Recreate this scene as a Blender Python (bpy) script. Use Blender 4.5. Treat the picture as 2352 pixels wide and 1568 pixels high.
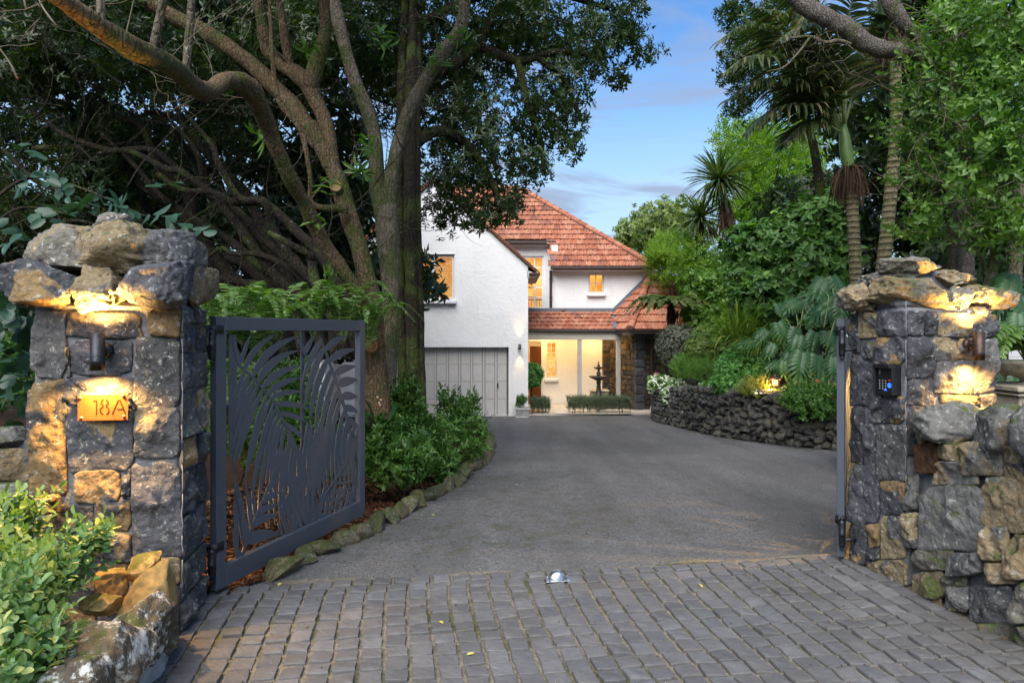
import bpy, bmesh, math, random
import numpy as np
from mathutils import Vector, Matrix

for _o in list(bpy.data.objects): bpy.data.objects.remove(_o)
scene = bpy.context.scene
COL = scene.collection
R = math.radians
random.seed(7)
rng = np.random.default_rng(11)

# ------------------------------------------------------------------ camera
EYE = 1.6
F = 1568.0            # focal length in pixels of a 2352 px wide picture (24 mm)
CX, CY = 1176.0, 761.0
cam = bpy.data.cameras.new('camera')
cam.lens = 24.0; cam.sensor_width = 36.0; cam.shift_y = -0.0098
cam.clip_start = 0.05; cam.clip_end = 2000
cam_o = bpy.data.objects.new('camera', cam); COL.objects.link(cam_o)
cam_o.location = (0, 0, EYE); cam_o.rotation_euler = (R(90), 0, 0)
scene.camera = cam_o

# ------------------------------------------------------------------ sky
SUN_EL, SUN_ROT = R(48), R(196)
W = bpy.data.worlds.new('World'); scene.world = W; W.use_nodes = True
wn = W.node_tree; wn.nodes.clear()
def wnode(t, **k):
    n = wn.nodes.new(t)
    for a, b in k.items(): setattr(n, a, b)
    return n
sky = wnode('ShaderNodeTexSky', sky_type='NISHITA', sun_disc=False, sun_elevation=SUN_EL, sun_rotation=SUN_ROT)
sky.air_density = 1.3; sky.dust_density = 0.6; sky.ozone_density = 2.5; sky.altitude = 0
tc = wnode('ShaderNodeTexCoord')
sep = wnode('ShaderNodeSeparateXYZ'); wn.links.new(tc.outputs['Generated'], sep.inputs[0])
zadd = wnode('ShaderNodeMath', operation='ADD'); wn.links.new(sep.outputs[2], zadd.inputs[0]); zadd.inputs[1].default_value = 0.16
zmax = wnode('ShaderNodeMath', operation='MAXIMUM'); wn.links.new(zadd.outputs[0], zmax.inputs[0]); zmax.inputs[1].default_value = 0.05
dx = wnode('ShaderNodeMath', operation='DIVIDE'); wn.links.new(sep.outputs[0], dx.inputs[0]); wn.links.new(zmax.outputs[0], dx.inputs[1])
dy = wnode('ShaderNodeMath', operation='DIVIDE'); wn.links.new(sep.outputs[1], dy.inputs[0]); wn.links.new(zmax.outputs[0], dy.inputs[1])
cmb = wnode('ShaderNodeCombineXYZ'); wn.links.new(dx.outputs[0], cmb.inputs[0]); wn.links.new(dy.outputs[0], cmb.inputs[1])
def cloud(scale, lo, hi, off, dist):
    mp = wnode('ShaderNodeMapping'); wn.links.new(cmb.outputs[0], mp.inputs[0])
    mp.inputs['Location'].default_value = off; mp.inputs['Scale'].default_value = (0.75, 1.35, 1)
    mp.inputs['Rotation'].default_value = (0, 0, R(-14))
    nz = wnode('ShaderNodeTexNoise'); nz.inputs['Scale'].default_value = scale; nz.inputs['Detail'].default_value = 7
    nz.inputs['Roughness'].default_value = 0.55; nz.inputs['Distortion'].default_value = dist
    wn.links.new(mp.outputs[0], nz.inputs['Vector'])
    mr = wnode('ShaderNodeMapRange', interpolation_type='SMOOTHSTEP'); wn.links.new(nz.outputs[0], mr.inputs[0])
    mr.inputs[1].default_value = lo; mr.inputs[2].default_value = hi
    return mr.outputs[0]
grade = wnode('ShaderNodeHueSaturation'); grade.inputs['Saturation'].default_value = 1.4; grade.inputs['Hue'].default_value = 0.511
grade.inputs['Value'].default_value = .84
wn.links.new(sky.outputs[0], grade.inputs['Color'])
def wmix(fac, a, b, amount):
    m = wnode('ShaderNodeMix', data_type='RGBA')
    mm = wnode('ShaderNodeMath', operation='MULTIPLY'); wn.links.new(fac, mm.inputs[0]); mm.inputs[1].default_value = amount
    wn.links.new(mm.outputs[0], m.inputs[0]); wn.links.new(a, m.inputs[6])
    if isinstance(b, tuple): m.inputs[7].default_value = (*b, 1)
    else: wn.links.new(b, m.inputs[7])
    return m.outputs[2]
hz = wnode('ShaderNodeMapRange', interpolation_type='SMOOTHSTEP'); wn.links.new(sep.outputs[2], hz.inputs[0])
hz.inputs[1].default_value = 0.46; hz.inputs[2].default_value = 0.06
CLOUD_BASE, CLOUD_LIGHT, HORIZON = (1.5, 1.85, 2.6), (2.6, 3.1, 3.9), (2.2, 3.15, 4.1)
c0 = wmix(hz.outputs[0], grade.outputs[0], HORIZON, 0.85)
c1 = wmix(cloud(1.1, .42, .66, (3.1, 1.7, 0), .4), c0, CLOUD_LIGHT, .22)
c2 = wmix(cloud(2.6, .44, .66, (5.2, 2.6, 0), .9), c1, CLOUD_BASE, .85)
bg = wnode('ShaderNodeBackground'); bg.inputs['Strength'].default_value = 0.055
wo = wnode('ShaderNodeOutputWorld')
wn.links.new(c2, bg.inputs['Color']); wn.links.new(bg.outputs[0], wo.inputs['Surface'])

# soft high sun behind the camera, through thin cloud
sl = bpy.data.lights.new('sun', 'SUN'); sl.energy = 1.5; sl.angle = R(60); sl.color = (1.0, 0.965, 0.92)
so = bpy.data.objects.new('sun', sl); COL.objects.link(so)
sd = Vector((math.sin(SUN_ROT)*math.cos(SUN_EL), math.cos(SUN_ROT)*math.cos(SUN_EL), math.sin(SUN_EL)))
so.rotation_euler = sd.to_track_quat('Z', 'Y').to_euler(); so.location = (0, -5, 30)

vs = scene.view_settings
scene.display_settings.display_device = 'sRGB'
vs.view_transform = 'Standard'; vs.look = 'None'; vs.gamma = 1; vs.use_curve_mapping = False
vs.exposure = 2.2
scene.render.engine = 'CYCLES'
cy = scene.cycles
cy.max_bounces = 6; cy.diffuse_bounces = 3; cy.glossy_bounces = 2; cy.transmission_bounces = 4; cy.transparent_max_bounces = 8
cy.caustics_reflective = False; cy.caustics_refractive = False; cy.sample_clamp_indirect = 4
cy.use_denoising = True
try: cy.denoiser = 'OPENIMAGEDENOISE'
except Exception: pass
cy.use_adaptive_sampling = True; cy.adaptive_threshold = 0.02

# ------------------------------------------------------------------ helpers
def at(u, v, Y): return Vector(((u-CX)/F*Y, Y, EYE-(v-CY)/F*Y))
def xat(u, Y): return (u-CX)/F*Y
def zat(v, Y): return EYE-(v-CY)/F*Y
def gz(y):                                   # the drive: level at the gate, falling to the house
    if y < 4.8: return 0.0
    if y > 20.8: return -0.96
    return -0.06*(y-4.8)
def groundY(v):                              # distance at which the drive is seen at picture height v
    k = F/(v-CY); Y = EYE*k
    if Y > 4.8: Y = (EYE-.288)*k/(1-.06*k)
    return min(Y, 2.56*k) if Y > 20.8 else Y

_pn = rng.integers(0, 2**31, 4096)
def vnoise(p):
    p = np.asarray(p, float); i = np.floor(p).astype(np.int64); f = p-i; f = f*f*(3-2*f)
    out = np.zeros(len(p))
    for dx_ in (0, 1):
        for dy_ in (0, 1):
            for dz_ in (0, 1):
                h = ((i[:,0]+dx_)*73856093) ^ ((i[:,1]+dy_)*19349663) ^ ((i[:,2]+dz_)*83492791)
                w = (f[:,0] if dx_ else 1-f[:,0])*(f[:,1] if dy_ else 1-f[:,1])*(f[:,2] if dz_ else 1-f[:,2])
                out += w*(_pn[h & 4095]/2**31)
    return out*2-1
def fbm(p, oct=3, lac=2.1, gain=.5):
    p = np.asarray(p, float); s = 0; a = 1
    for _ in range(oct): s = s+a*vnoise(p); p = p*lac+7.3; a *= gain
    return s

def setp(o, label=None, cat=None, group=None, kind=None):
    if label: o['label'] = label
    if cat: o['category'] = cat
    if group: o['group'] = group
    if kind: o['kind'] = kind
    return o
def par(o, p):
    if p is not None:
        o.parent = p
        w = wmat(p)
        o.matrix_parent_inverse = w.inverted()
    return o
def wmat(o):
    m = Matrix.LocRotScale(o.location, o.rotation_euler, o.scale)
    if o.parent: return wmat(o.parent) @ o.matrix_parent_inverse @ m
    return m
def thing(name, loc, label, cat, group=None):
    o = bpy.data.objects.new(name, None); COL.objects.link(o); o.location = loc; o.empty_display_size = .1
    return setp(o, label, cat, group)
def link(name, me, parent=None, loc=(0,0,0), rot=(0,0,0), scale=(1,1,1)):
    o = bpy.data.objects.new(name, me); COL.objects.link(o)
    o.location = loc; o.rotation_euler = rot; o.scale = scale
    if parent is not None: par(o, parent)
    return o
def npmesh(name, V, Fc, mat=None, smooth=False, rnd=None):
    """mesh from numpy arrays; Fc is (n,3) or (n,4)"""
    V = np.asarray(V, np.float32); Fc = np.asarray(Fc, np.int32)
    me = bpy.data.meshes.new(name); k = Fc.shape[1]
    me.vertices.add(len(V)); me.vertices.foreach_set('co', V.ravel())
    me.loops.add(Fc.size); me.loops.foreach_set('vertex_index', Fc.ravel())
    me.polygons.add(len(Fc)); me.polygons.foreach_set('loop_start', np.arange(0, Fc.size, k, dtype=np.int32))
    try: me.polygons.foreach_set('loop_total', np.full(len(Fc), k, np.int32))
    except Exception: pass
    if smooth: me.polygons.foreach_set('use_smooth', np.ones(len(Fc), bool))
    if rnd is not None:
        a = me.attributes.new('rnd', 'FLOAT', 'POINT'); a.data.foreach_set('value', np.asarray(rnd, np.float32))
    me.update(calc_edges=True)
    if mat: me.materials.append(mat)
    return me
class MB:
    """collects shapes into one mesh"""
    def __init__(s): s.v = []; s.f = []
    def add(s, vs, fs):
        b = len(s.v); s.v += [tuple(x) for x in vs]; s.f += [[b+i for i in f] for f in fs]; return s
    def box(s, lo, hi, M=None):
        (a,b,c),(d,e,f) = lo, hi
        vs = [Vector(p) for p in ((a,b,c),(d,b,c),(d,e,c),(a,e,c),(a,b,f),(d,b,f),(d,e,f),(a,e,f))]
        if M: vs = [M @ p for p in vs]
        return s.add(vs, [(0,3,2,1),(4,5,6,7),(0,1,5,4),(1,2,6,5),(2,3,7,6),(3,0,4,7)])
    def beam(s, p, q, w, h, up=(0,0,1)):
        p = Vector(p); q = Vector(q); d = (q-p); L = d.length; d.normalize(); x = d.cross(Vector(up))
        if x.length < 1e-5: x = Vector((1,0,0))
        x.normalize(); y = x.cross(d)
        M = Matrix((( x.x,d.x,y.x,p.x),(x.y,d.y,y.y,p.y),(x.z,d.z,y.z,p.z),(0,0,0,1)))
        return s.box((-w/2,0,-h/2),(w/2,L,h/2), M)
    def prism(s, poly, off):
        n = len(poly); P = [Vector(p) for p in poly]; o = Vector(off)
        return s.add(P+[p+o for p in P], [tuple(range(n))[::-1], tuple(range(n, 2*n))]+[(i,(i+1)%n,n+(i+1)%n,n+i) for i in range(n)])
    def tube(s, pts, rad, seg=8, cap=True, M=None):
        pts = [Vector(p) for p in pts]; n = len(pts)
        if not hasattr(rad, '__len__'): rad = [rad]*n
        vs = []; nrm = None
        for i, p in enumerate(pts):
            d = (pts[min(i+1,n-1)]-pts[max(i-1,0)]).normalized()
            if nrm is None: nrm = d.orthogonal().normalized()
            nrm = (nrm-d*nrm.dot(d)).normalized(); b = d.cross(nrm)
            for k in range(seg):
                a = 2*math.pi*k/seg; q = p+(nrm*math.cos(a)+b*math.sin(a))*rad[i]
                vs.append(M @ q if M else q)
        fs = [(i*seg+k, i*seg+(k+1)%seg, (i+1)*seg+(k+1)%seg, (i+1)*seg+k) for i in range(n-1) for k in range(seg)]
        if cap: fs += [tuple(range(seg))[::-1], tuple((n-1)*seg+k for k in range(seg))]
        return s.add(vs, fs)
    def lathe(s, prof, c, seg=20, M=None):
        c = Vector(c); vs = []
        for r, z in prof:
            for k in range(seg):
                a = 2*math.pi*k/seg; q = Vector((r*math.cos(a), r*math.sin(a), z)); vs.append(c+(M @ q if M else q))
        n = len(prof)
        return s.add(vs, [(i*seg+k, i*seg+(k+1)%seg, (i+1)*seg+(k+1)%seg, (i+1)*seg+k) for i in range(n-1) for k in range(seg)]+
                     [tuple(range(seg))[::-1], tuple((n-1)*seg+k for k in range(seg))])
    def mesh(s, name, mat, smooth=False):
        me = bpy.data.meshes.new(name); me.from_pydata([tuple(v) for v in s.v], [], s.f); me.update()
        if smooth: me.polygons.foreach_set('use_smooth', [True]*len(me.polygons))
        if mat: me.materials.append(mat)
        return me
    def build(s, name, mat, parent=None, smooth=False, bevel=0):
        me = s.mesh(name, mat, smooth)
        if bevel:
            bm = bmesh.new(); bm.from_mesh(me)
            bmesh.ops.bevel(bm, geom=[e for e in bm.edges if len(e.link_faces) == 2 and e.calc_face_angle(0) > .6], offset=bevel, segments=1, affect='EDGES', clamp_overlap=True)
            bm.to_mesh(me); bm.free()
        return link(name, me, parent)
def spline(pts, n):
    """Catmull-Rom through rows of any width"""
    P = np.array(pts, float); P = np.vstack([2*P[0]-P[1], P, 2*P[-1]-P[-2]]); out = []
    m = len(pts)-1
    for t in np.linspace(0, m, n):
        i = min(int(t), m-1); f = t-i; a, b, c, d = P[i:i+4]
        out.append(.5*((2*b)+(c-a)*f+(2*a-5*b+4*c-d)*f*f+(3*b-a-3*c+d)*f**3))
    return np.array(out)

# ------------------------------------------------------------------ materials
def mat(name):
    m = bpy.data.materials.new(name); m.use_nodes = True; nt = m.node_tree; nt.nodes.clear()
    return m, nt
class G:
    """tiny node builder"""
    def __init__(s, name):
        s.m, s.nt = mat(name); s.out = s.n('ShaderNodeOutputMaterial')
    def n(s, t, ins=None, **k):
        nd = s.nt.nodes.new(t)
        for a, b in k.items(): setattr(nd, a, b)
        for a, b in (ins or {}).items(): s.set(nd.inputs[a], b)
        return nd
    def set(s, sock, b):
        if isinstance(b, bpy.types.NodeSocket): s.nt.links.new(b, sock)
        elif isinstance(b, tuple) and len(b) == 3 and sock.type == 'RGBA': sock.default_value = (*b, 1)
        else: sock.default_value = b
    def coords(s, rand=True):
        tc = s.n('ShaderNodeTexCoord')
        if not rand: return tc.outputs['Object']
        oi = s.n('ShaderNodeObjectInfo'); mu = s.n('ShaderNodeMath', {0: oi.outputs['Random'], 1: 37.0}, operation='MULTIPLY')
        ad = s.n('ShaderNodeVectorMath', {0: tc.outputs['Object'], 1: mu.outputs[0]}, operation='ADD')
        return ad.outputs[0]
    def noise(s, vec, scale, detail=5, rough=.55, dist=0):
        return s.n('ShaderNodeTexNoise', {'Vector': vec, 'Scale': scale, 'Detail': detail, 'Roughness': rough, 'Distortion': dist}).outputs[0]
    def rr(s, x, lo, hi, a=0., b=1.):
        return s.n('ShaderNodeMapRange', {0: x, 1: lo, 2: hi, 3: a, 4: b}).outputs[0]
    def mul(s, a, b): return s.n('ShaderNodeMath', {0: a, 1: b}, operation='MULTIPLY').outputs[0]
    def add(s, a, b): return s.n('ShaderNodeMath', {0: a, 1: b}, operation='ADD').outputs[0]
    def mix(s, f, a, b, mode='MIX'):
        nd = s.n('ShaderNodeMix', data_type='RGBA', blend_type=mode)
        s.set(nd.inputs[0], f); s.set(nd.inputs[6], a); s.set(nd.inputs[7], b); return nd.outputs[2]
    def ramp(s, x, stops):
        nd = s.n('ShaderNodeValToRGB', {0: x}); cr = nd.color_ramp
        while len(cr.elements) < len(stops): cr.elements.new(.5)
        for e, (p, c) in zip(cr.elements, stops): e.position = p; e.color = (*c, 1)
        return nd.outputs[0]
    def rand(s):
        oi = s.n('ShaderNodeObjectInfo'); at_ = s.n('ShaderNodeAttribute', attribute_name='rnd')
        return s.n('ShaderNodeMath', {0: s.add(oi.outputs['Random'], at_.outputs['Fac'])}, operation='FRACT').outputs[0]
    def bump(s, h, dist, strength=1.0, prev=None):
        ins = {'Height': h, 'Distance': dist, 'Strength': strength}
        if prev is not None: ins['Normal'] = prev
        return s.n('ShaderNodeBump', ins).outputs[0]
    def bsdf(s, col, rough=.8, spec=.3, nrm=None, metal=0., **k):
        ins = {'Base Color': col, 'Roughness': rough, 'Specular IOR Level': spec, 'Metallic': metal}
        if nrm is not None: ins['Normal'] = nrm
        ins.update(k)
        b = s.n('ShaderNodeBsdfPrincipled', ins); s.nt.links.new(b.outputs[0], s.out.inputs[0]); return b
def simple(name, col, rough=.6, spec=.4, metal=0., noise=.12, ns=30, bump=0., bs=60):
    g = G(name); v = g.coords(); n = g.noise(v, ns)
    c = g.mix(g.rr(n, .3, .7), tuple(x*(1-noise) for x in col), tuple(min(1, x*(1+noise)) for x in col))
    g.bsdf(c, rough, spec, g.bump(g.noise(v, bs), bump) if bump else None, metal); return g.m
def rock_mat(name, base, patch, patch_amt, lichen=.3, moss=.0, scale=1., bumpd=.02, dark=.45):
    g = G(name); v = g.coords(); oi = g.n('ShaderNodeObjectInfo').outputs['Random']
    n1 = g.noise(v, 9*scale, 6, .62); n2 = g.noise(v, 42*scale, 5, .65); n3 = g.noise(v, 3.2*scale, 4, .55, .6)
    c = g.mix(g.rr(n1, .3, .7), tuple(x*dark for x in base), base)
    c = g.mix(g.mul(g.rr(n2, .35, .65), .45), c, tuple(x*.4 for x in base))
    # iron stain: some stones more than others
    amt = g.add(n3, g.rr(oi, 0, 1, -.16, .16+patch_amt*.2))
    c = g.mix(g.mul(g.rr(amt, .64-patch_amt*.3, .68-patch_amt*.3), .9), c, g.mix(g.rr(n2, .3, .7), tuple(x*.55 for x in patch), patch))
    tint = g.rr(g.n('ShaderNodeMath', {0: g.mul(oi, 13.7)}, operation='FRACT').outputs[0], 0, 1, .7, 1.3)
    c = g.mix(1.0, c, g.n('ShaderNodeCombineColor', {0: tint, 1: tint, 2: tint}).outputs[0], 'MULTIPLY')
    if lichen:
        l = g.noise(v, 30*scale, 6, .72, .15)
        c = g.mix(g.mul(g.rr(l, .57, .64), lichen), c, (.42, .43, .38))
    if lichen >= 1:
        l2 = g.noise(v, 13*scale, 7, .75, .2); c = g.mix(g.mul(g.rr(l2, .53, .58), .9), c, (.50, .50, .45))
    if moss:
        geo = g.n('ShaderNodeNewGeometry'); nz = g.n('ShaderNodeSeparateXYZ', {0: geo.outputs['Normal']}).outputs[2]
        mm = g.add(g.noise(v, 6*scale, 6, .65), g.rr(nz, -.5, 1, -.12, .14))
        c = g.mix(g.mul(g.rr(mm, .66-moss*.25, .74-moss*.25), .85), c, g.mix(n2, (.028, .045, .008), (.085, .11, .025)))
    h = g.add(g.mul(n1, .7), g.mul(n2, .35))
    h = g.add(h, g.mul(g.n('ShaderNodeTexVoronoi', {'Vector': v, 'Scale': 26*scale}).outputs[0], -.25))
    g.bsdf(c, .88, .25, g.bump(h, bumpd, 1.0)); return g.m
def leaf_mat(name, dark, light, tip=None, rough=.42, trans=.35, spec=.45, tipamt=.12, gloss_var=True):
    g = G(name); r = g.n('ShaderNodeAttribute', attribute_name='rnd').outputs['Fac']
    v = g.coords(False); n = g.noise(v, 1.7, 3)
    c = g.mix(g.rr(g.add(g.mul(r, .7), g.mul(n, .6)), .25, 1.0), dark, light)
    if tip: c = g.mix(g.rr(r, 1-tipamt, 1-tipamt*.4), c, tip)
    b = g.bsdf(c, rough, spec)
    t = g.n('ShaderNodeBsdfTranslucent', {0: g.mix(1.0, c, (1.5, 1.75, .55), 'MULTIPLY')})
    mx = g.n('ShaderNodeMixShader', {0: trans, 1: b.outputs[0], 2: t.outputs[0]})
    g.nt.links.new(mx.outputs[0], g.out.inputs[0]); return g.m
def bark_mat(name, base, moss=.3, ring=0., scale=1.):
    g = G(name); v = g.coords()
    n1 = g.noise(v, 7*scale, 6, .6); n2 = g.noise(v, 45*scale, 6, .65); n3 = g.noise(v, 2.6*scale, 5, .6, .5)
    c = g.mix(g.rr(n1, .3, .7), tuple(x*.5 for x in base), base)
    c = g.mix(g.mul(g.rr(n2, .5, .62), .5), c, tuple(min(1, x*1.9) for x in base))
    if moss: c = g.mix(g.mul(g.rr(n3, .58-moss*.25, .66-moss*.25), .75), c, g.mix(n2, (.03, .045, .008), (.10, .13, .03)))
    l = g.noise(v, 14*scale, 6, .7); c = g.mix(g.mul(g.rr(l, .63, .66), .5), c, (.3, .32, .27))
    mp = g.n('ShaderNodeMapping', {'Vector': v, 'Scale': (1., 1., .28)}); vo = g.n('ShaderNodeTexVoronoi', {'Vector': mp.outputs[0], 'Scale': 24.*scale}, feature='DISTANCE_TO_EDGE').outputs[0]; ck = g.rr(vo, .0, .12)
    if not ring: c = g.mix(g.mul(g.rr(vo, .06, .0), .28), c, tuple(x*.3 for x in base))
    h = g.add(g.add(n1, g.mul(n2, .6)), g.mul(ck, .28 if not ring else 0))
    if ring:
        wv = g.n('ShaderNodeTexWave', {'Vector': v, 'Scale': ring, 'Distortion': 1.2, 'Detail': 2.}, bands_direction='Z')
        c = g.mix(g.mul(g.rr(wv.outputs[1], .86, .97), .6), c, (.27, .23, .15)); h = g.add(h, g.mul(wv.outputs[1], .5))
    g.bsdf(c, .9, .2, g.bump(h, .04)); return g.m
def glow(name, col, strength):
    g = G(name); e = g.n('ShaderNodeEmission', {0: col, 1: strength}); g.nt.links.new(e.outputs[0], g.out.inputs[0]); return g.m

M_basalt = rock_mat('basalt', (.088,.09,.10), (.30,.20,.09), .12, .55, .0, 1., .035)
M_basalt2 = rock_mat('weathered_basalt', (.12,.118,.118), (.26,.20,.11), .22, .7, .1, 1., .035)
M_wallrock = rock_mat('garden_wall_rock', (.19,.185,.17), (.29,.215,.12), .45, .6, .25, .9, .035)
M_caprock = rock_mat('scoria_caprock', (.23,.21,.175), (.28,.21,.12), .3, .8, .12, 1.1, .035)
M_moss_rock = rock_mat('mossy_caprock', (.21,.19,.15), (.24,.18,.10), .3, .5, .55, 1., .03)
M_lichen_rock = rock_mat('lichened_boulder', (.12,.10,.07), (.18,.13,.06), .3, 1.0, .2, .6, .04)
M_sandstone = rock_mat('ochre_sandstone', (.34,.23,.085), (.40,.28,.11), .6, .0, .1, .8, .012, .7)
M_scoria = rock_mat('red_scoria', (.16,.075,.035), (.22,.09,.03), .5, .1, .0, 1.2, .03)
M_drystone = rock_mat('drystone_rock', (.105,.10,.094), (.13,.11,.075), .15, .95, .1, .9, .04, .35)
M_edging = rock_mat('edging_rock', (.20,.19,.13), (.22,.18,.10), .3, .3, .55, .8, .03)
M_housestone = rock_mat('house_stone', (.06,.054,.048), (.15,.095,.045), .3, .15, .0, .5)
M_quoin = rock_mat('quoin_stone', (.10,.10,.105), (.12,.11,.10), .1, .1, .0, .5)
def mk_mortar():
    g = G('mortar'); v = g.coords(False); n = g.noise(v, 25, 6, .65); n2 = g.noise(v, 5, 4)
    c = g.mix(g.rr(n, .3, .7), (.12,.121,.132), (.21,.21,.225)); c = g.mix(g.mul(g.rr(n2, .55, .7), .4), c, (.13,.12,.08))
    g.bsdf(c, .95, .15, g.bump(g.add(n, g.noise(v, 120, 3)), .008)); return g.m
M_mortar = mk_mortar()
def mk_paver():
    g = G('paver_basalt'); v = g.coords(); r = g.rand()
    n = g.noise(v, 11, 5, .6); n2 = g.noise(v, 90, 4, .6); w = g.n('ShaderNodeNewGeometry').outputs['Position']; n3 = g.noise(w, 1.3, 4, .6)
    c = g.ramp(r, [(0,(.094,.094,.094)),(.35,(.115,.115,.115)),(.7,(.125,.121,.117)),(1,(.15,.15,.149))])
    c = g.mix(g.mul(g.rr(n, .35, .7), .5), c, (.075,.072,.07)); c = g.mix(g.mul(g.rr(n2, .6, .75), .35), c, (.26,.25,.24))
    c = g.mix(g.mul(g.rr(n3, .46, .7), .5), c, (.062,.056,.042)); c = g.mix(g.mul(g.rr(g.noise(w, 3.1, 6, .7), .62, .74), .5), c, (.19,.185,.175))
    g.bsdf(c, .62, .35, g.bump(g.add(n, g.mul(n2, .25)), .006)); return g.m
M_paver = mk_paver()
def mk_joint():
    g = G('joint_sand'); v = g.coords(False); n = g.noise(v, 40, 5, .65); n2 = g.noise(v, 1.8, 4, .6); n3 = g.noise(v, 9, 5, .65)
    c = g.mix(g.rr(n, .3, .7), (.10,.087,.064), (.25,.218,.165)); c = g.mix(g.mul(g.rr(g.add(n2, g.mul(n3, .3)), .64, .8), .8), c, g.mix(n, (.03,.04,.008), (.10,.10,.03)))
    g.bsdf(c, .95, .1, g.bump(n, .01)); return g.m
M_joint = mk_joint()
def mk_asphalt():
    g = G('asphalt_chip'); v = g.coords(False)
    vo = g.n('ShaderNodeTexVoronoi', {'Vector': v, 'Scale': 110.}); wn_ = g.n('ShaderNodeTexWhiteNoise', {'Vector': vo.outputs[1]}); vo2 = g.n('ShaderNodeTexVoronoi', {'Vector': v, 'Scale': 60.}); wn2 = g.n('ShaderNodeTexWhiteNoise', {'Vector': vo2.outputs[1]})
    n = g.noise(v, 1.1, 5, .6); n2 = g.noise(v, 6, 5, .6); n3 = g.noise(v, .45, 4, .6)
    c = g.ramp(g.add(g.mul(wn_.outputs[0], .55), g.mul(wn2.outputs[0], .45)), [(0,(.06,.06,.059)),(.4,(.165,.164,.161)),(.7,(.265,.264,.26)),(.86,(.29,.285,.28)),(1,(.42,.41,.39))])
    c = g.mix(g.mul(g.rr(g.noise(v, 26, 7, .75), .45, .62), .45), c, (.30,.295,.285)); c = g.mix(g.mul(g.rr(g.noise(v, 34, 6, .75), .5, .64), .6), c, (.035,.034,.032)); trk = g.noise(g.n('ShaderNodeMapping', {'Vector': v, 'Scale': (1.5, .10, 1.)}).outputs[0], 1.6, 3, .5); c = g.mix(g.mul(g.rr(trk, .42, .66), .45), c, (.085,.082,.078)); c = g.mix(g.mul(g.rr(n3, .4, .62), .4), c, (.075,.072,.066)); c = g.mix(g.mul(g.rr(n, .42, .7), .4), c, (.165,.162,.156)); c = g.mix(g.mul(g.rr(n2, .55, .75), .3), c, (.065,.062,.06))
    sx = g.n('ShaderNodeSeparateXYZ', {0: v})
    edge = g.mul(g.rr(sx.outputs[1], 16, 5, 0, 1), g.rr(g.add(sx.outputs[0], g.mul(n, 2.2)), 4.2, 1.1, 0, 1))   # moss along the damp edge under the trees
    c = g.mix(g.mul(g.mul(g.rr(g.add(n2, g.mul(n3, .5)), .70, .95), edge), .6), c, (.075,.082,.02))
    fn = g.mul(g.rr(sx.outputs[1], 5.15, 4.5, 0, 1), g.rr(n2, .38, .6)); c = g.mix(g.mul(fn, .55), c, (.24,.235,.225))  # cement dust by the setts
    g.bsdf(c, .8, .3, g.bump(g.add(vo.outputs[0], vo2.outputs[0]), .02, 1.)); return g.m
M_asphalt = mk_asphalt()
def mk_soil():
    g = G('garden_soil'); v = g.coords(False); n = g.noise(v, 22, 6, .7); n2 = g.noise(v, 4, 4)
    c = g.mix(g.rr(n, .3, .7), (.012,.007,.004), (.07,.035,.018)); g.bsdf(c, .95, .1, g.bump(n, .03)); return g.m
M_soil = mk_soil()
def mk_bark_chip():
    g = G('bark_chip'); r = g.n('ShaderNodeAttribute', attribute_name='rnd').outputs['Fac']
    g.bsdf(g.ramp(r, [(0,(.03,.014,.007)),(.5,(.085,.036,.017)),(.85,(.14,.065,.03)),(1,(.2,.12,.06))]), .9, .15); return g.m
M_chip = mk_bark_chip()
def mk_terrain():
    g = G('terrain_grass'); v = g.coords(False); n = g.noise(v, .8, 6)
    g.bsdf(g.mix(n, (.02,.03,.01), (.05,.07,.02)), .95, .1); return g.m
M_terrain = mk_terrain()
def mk_stucco():
    g = G('white_stucco'); v = g.coords(False); n = g.noise(v, 1.3, 5, .55, .7); n2 = g.noise(v, 5.5, 5, .5, 1.0); n3 = g.noise(v, 30, 3)
    c = g.mix(g.rr(n, .3, .7), (.70,.695,.685), (.77,.765,.755)); mp = g.n('ShaderNodeMapping', {'Vector': v, 'Scale': (6., 6., .5)}); c = g.mix(g.mul(g.rr(g.noise(mp.outputs[0], 1.5, 5, .6), .55, .8), .22), c, (.5,.48,.44)); c = g.mix(g.mul(g.rr(n2, .6, .75), .12), c, (.5,.49,.47))
    g.bsdf(c, .85, .2, g.bump(g.add(n2, g.mul(n3, .1)), .025, .6)); return g.m
M_stucco = mk_stucco()
def mk_cream():
    g = G('cream_stucco'); v = g.coords(False); n = g.noise(v, 2, 4); g.bsdf(g.mix(n, (.70,.65,.56), (.78,.74,.66)), .85, .2, g.bump(g.noise(v, 8, 4), .01)); return g.m
M_cream = mk_cream()
def mk_tile():
    g = G('clay_tile'); r = g.rand(); v = g.coords(); n = g.noise(v, 9, 5, .65); n2 = g.noise(v, 30, 4, .6)
    w = g.n('ShaderNodeNewGeometry').outputs['Position']; n3 = g.noise(w, .9, 4, .6)
    c = g.ramp(r, [(0,(.32,.105,.055)),(.3,(.38,.135,.072)),(.6,(.42,.165,.092)),(.9,(.46,.21,.13)),(.96,(.27,.105,.065)),(1,(.17,.08,.055))])
    c = g.mix(g.mul(g.rr(g.add(n, g.mul(n3, .35)), .60, .86), .6), c, (.085,.055,.045)); c = g.mix(g.mul(g.rr(n2, .62, .75), .3), c, (.5,.42,.36))
    g.bsdf(c, .8, .25, g.bump(n2, .004)); return g.m
M_tile = mk_tile()
M_deck = simple('roof_underlay', (.16,.07,.045), .9)
M_lead = simple('lead_flashing', (.12,.13,.15), .75, .3, .0, bump=.004, bs=15)
M_brown = simple('brown_gutter', (.045,.026,.02), .45, .5)
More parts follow.
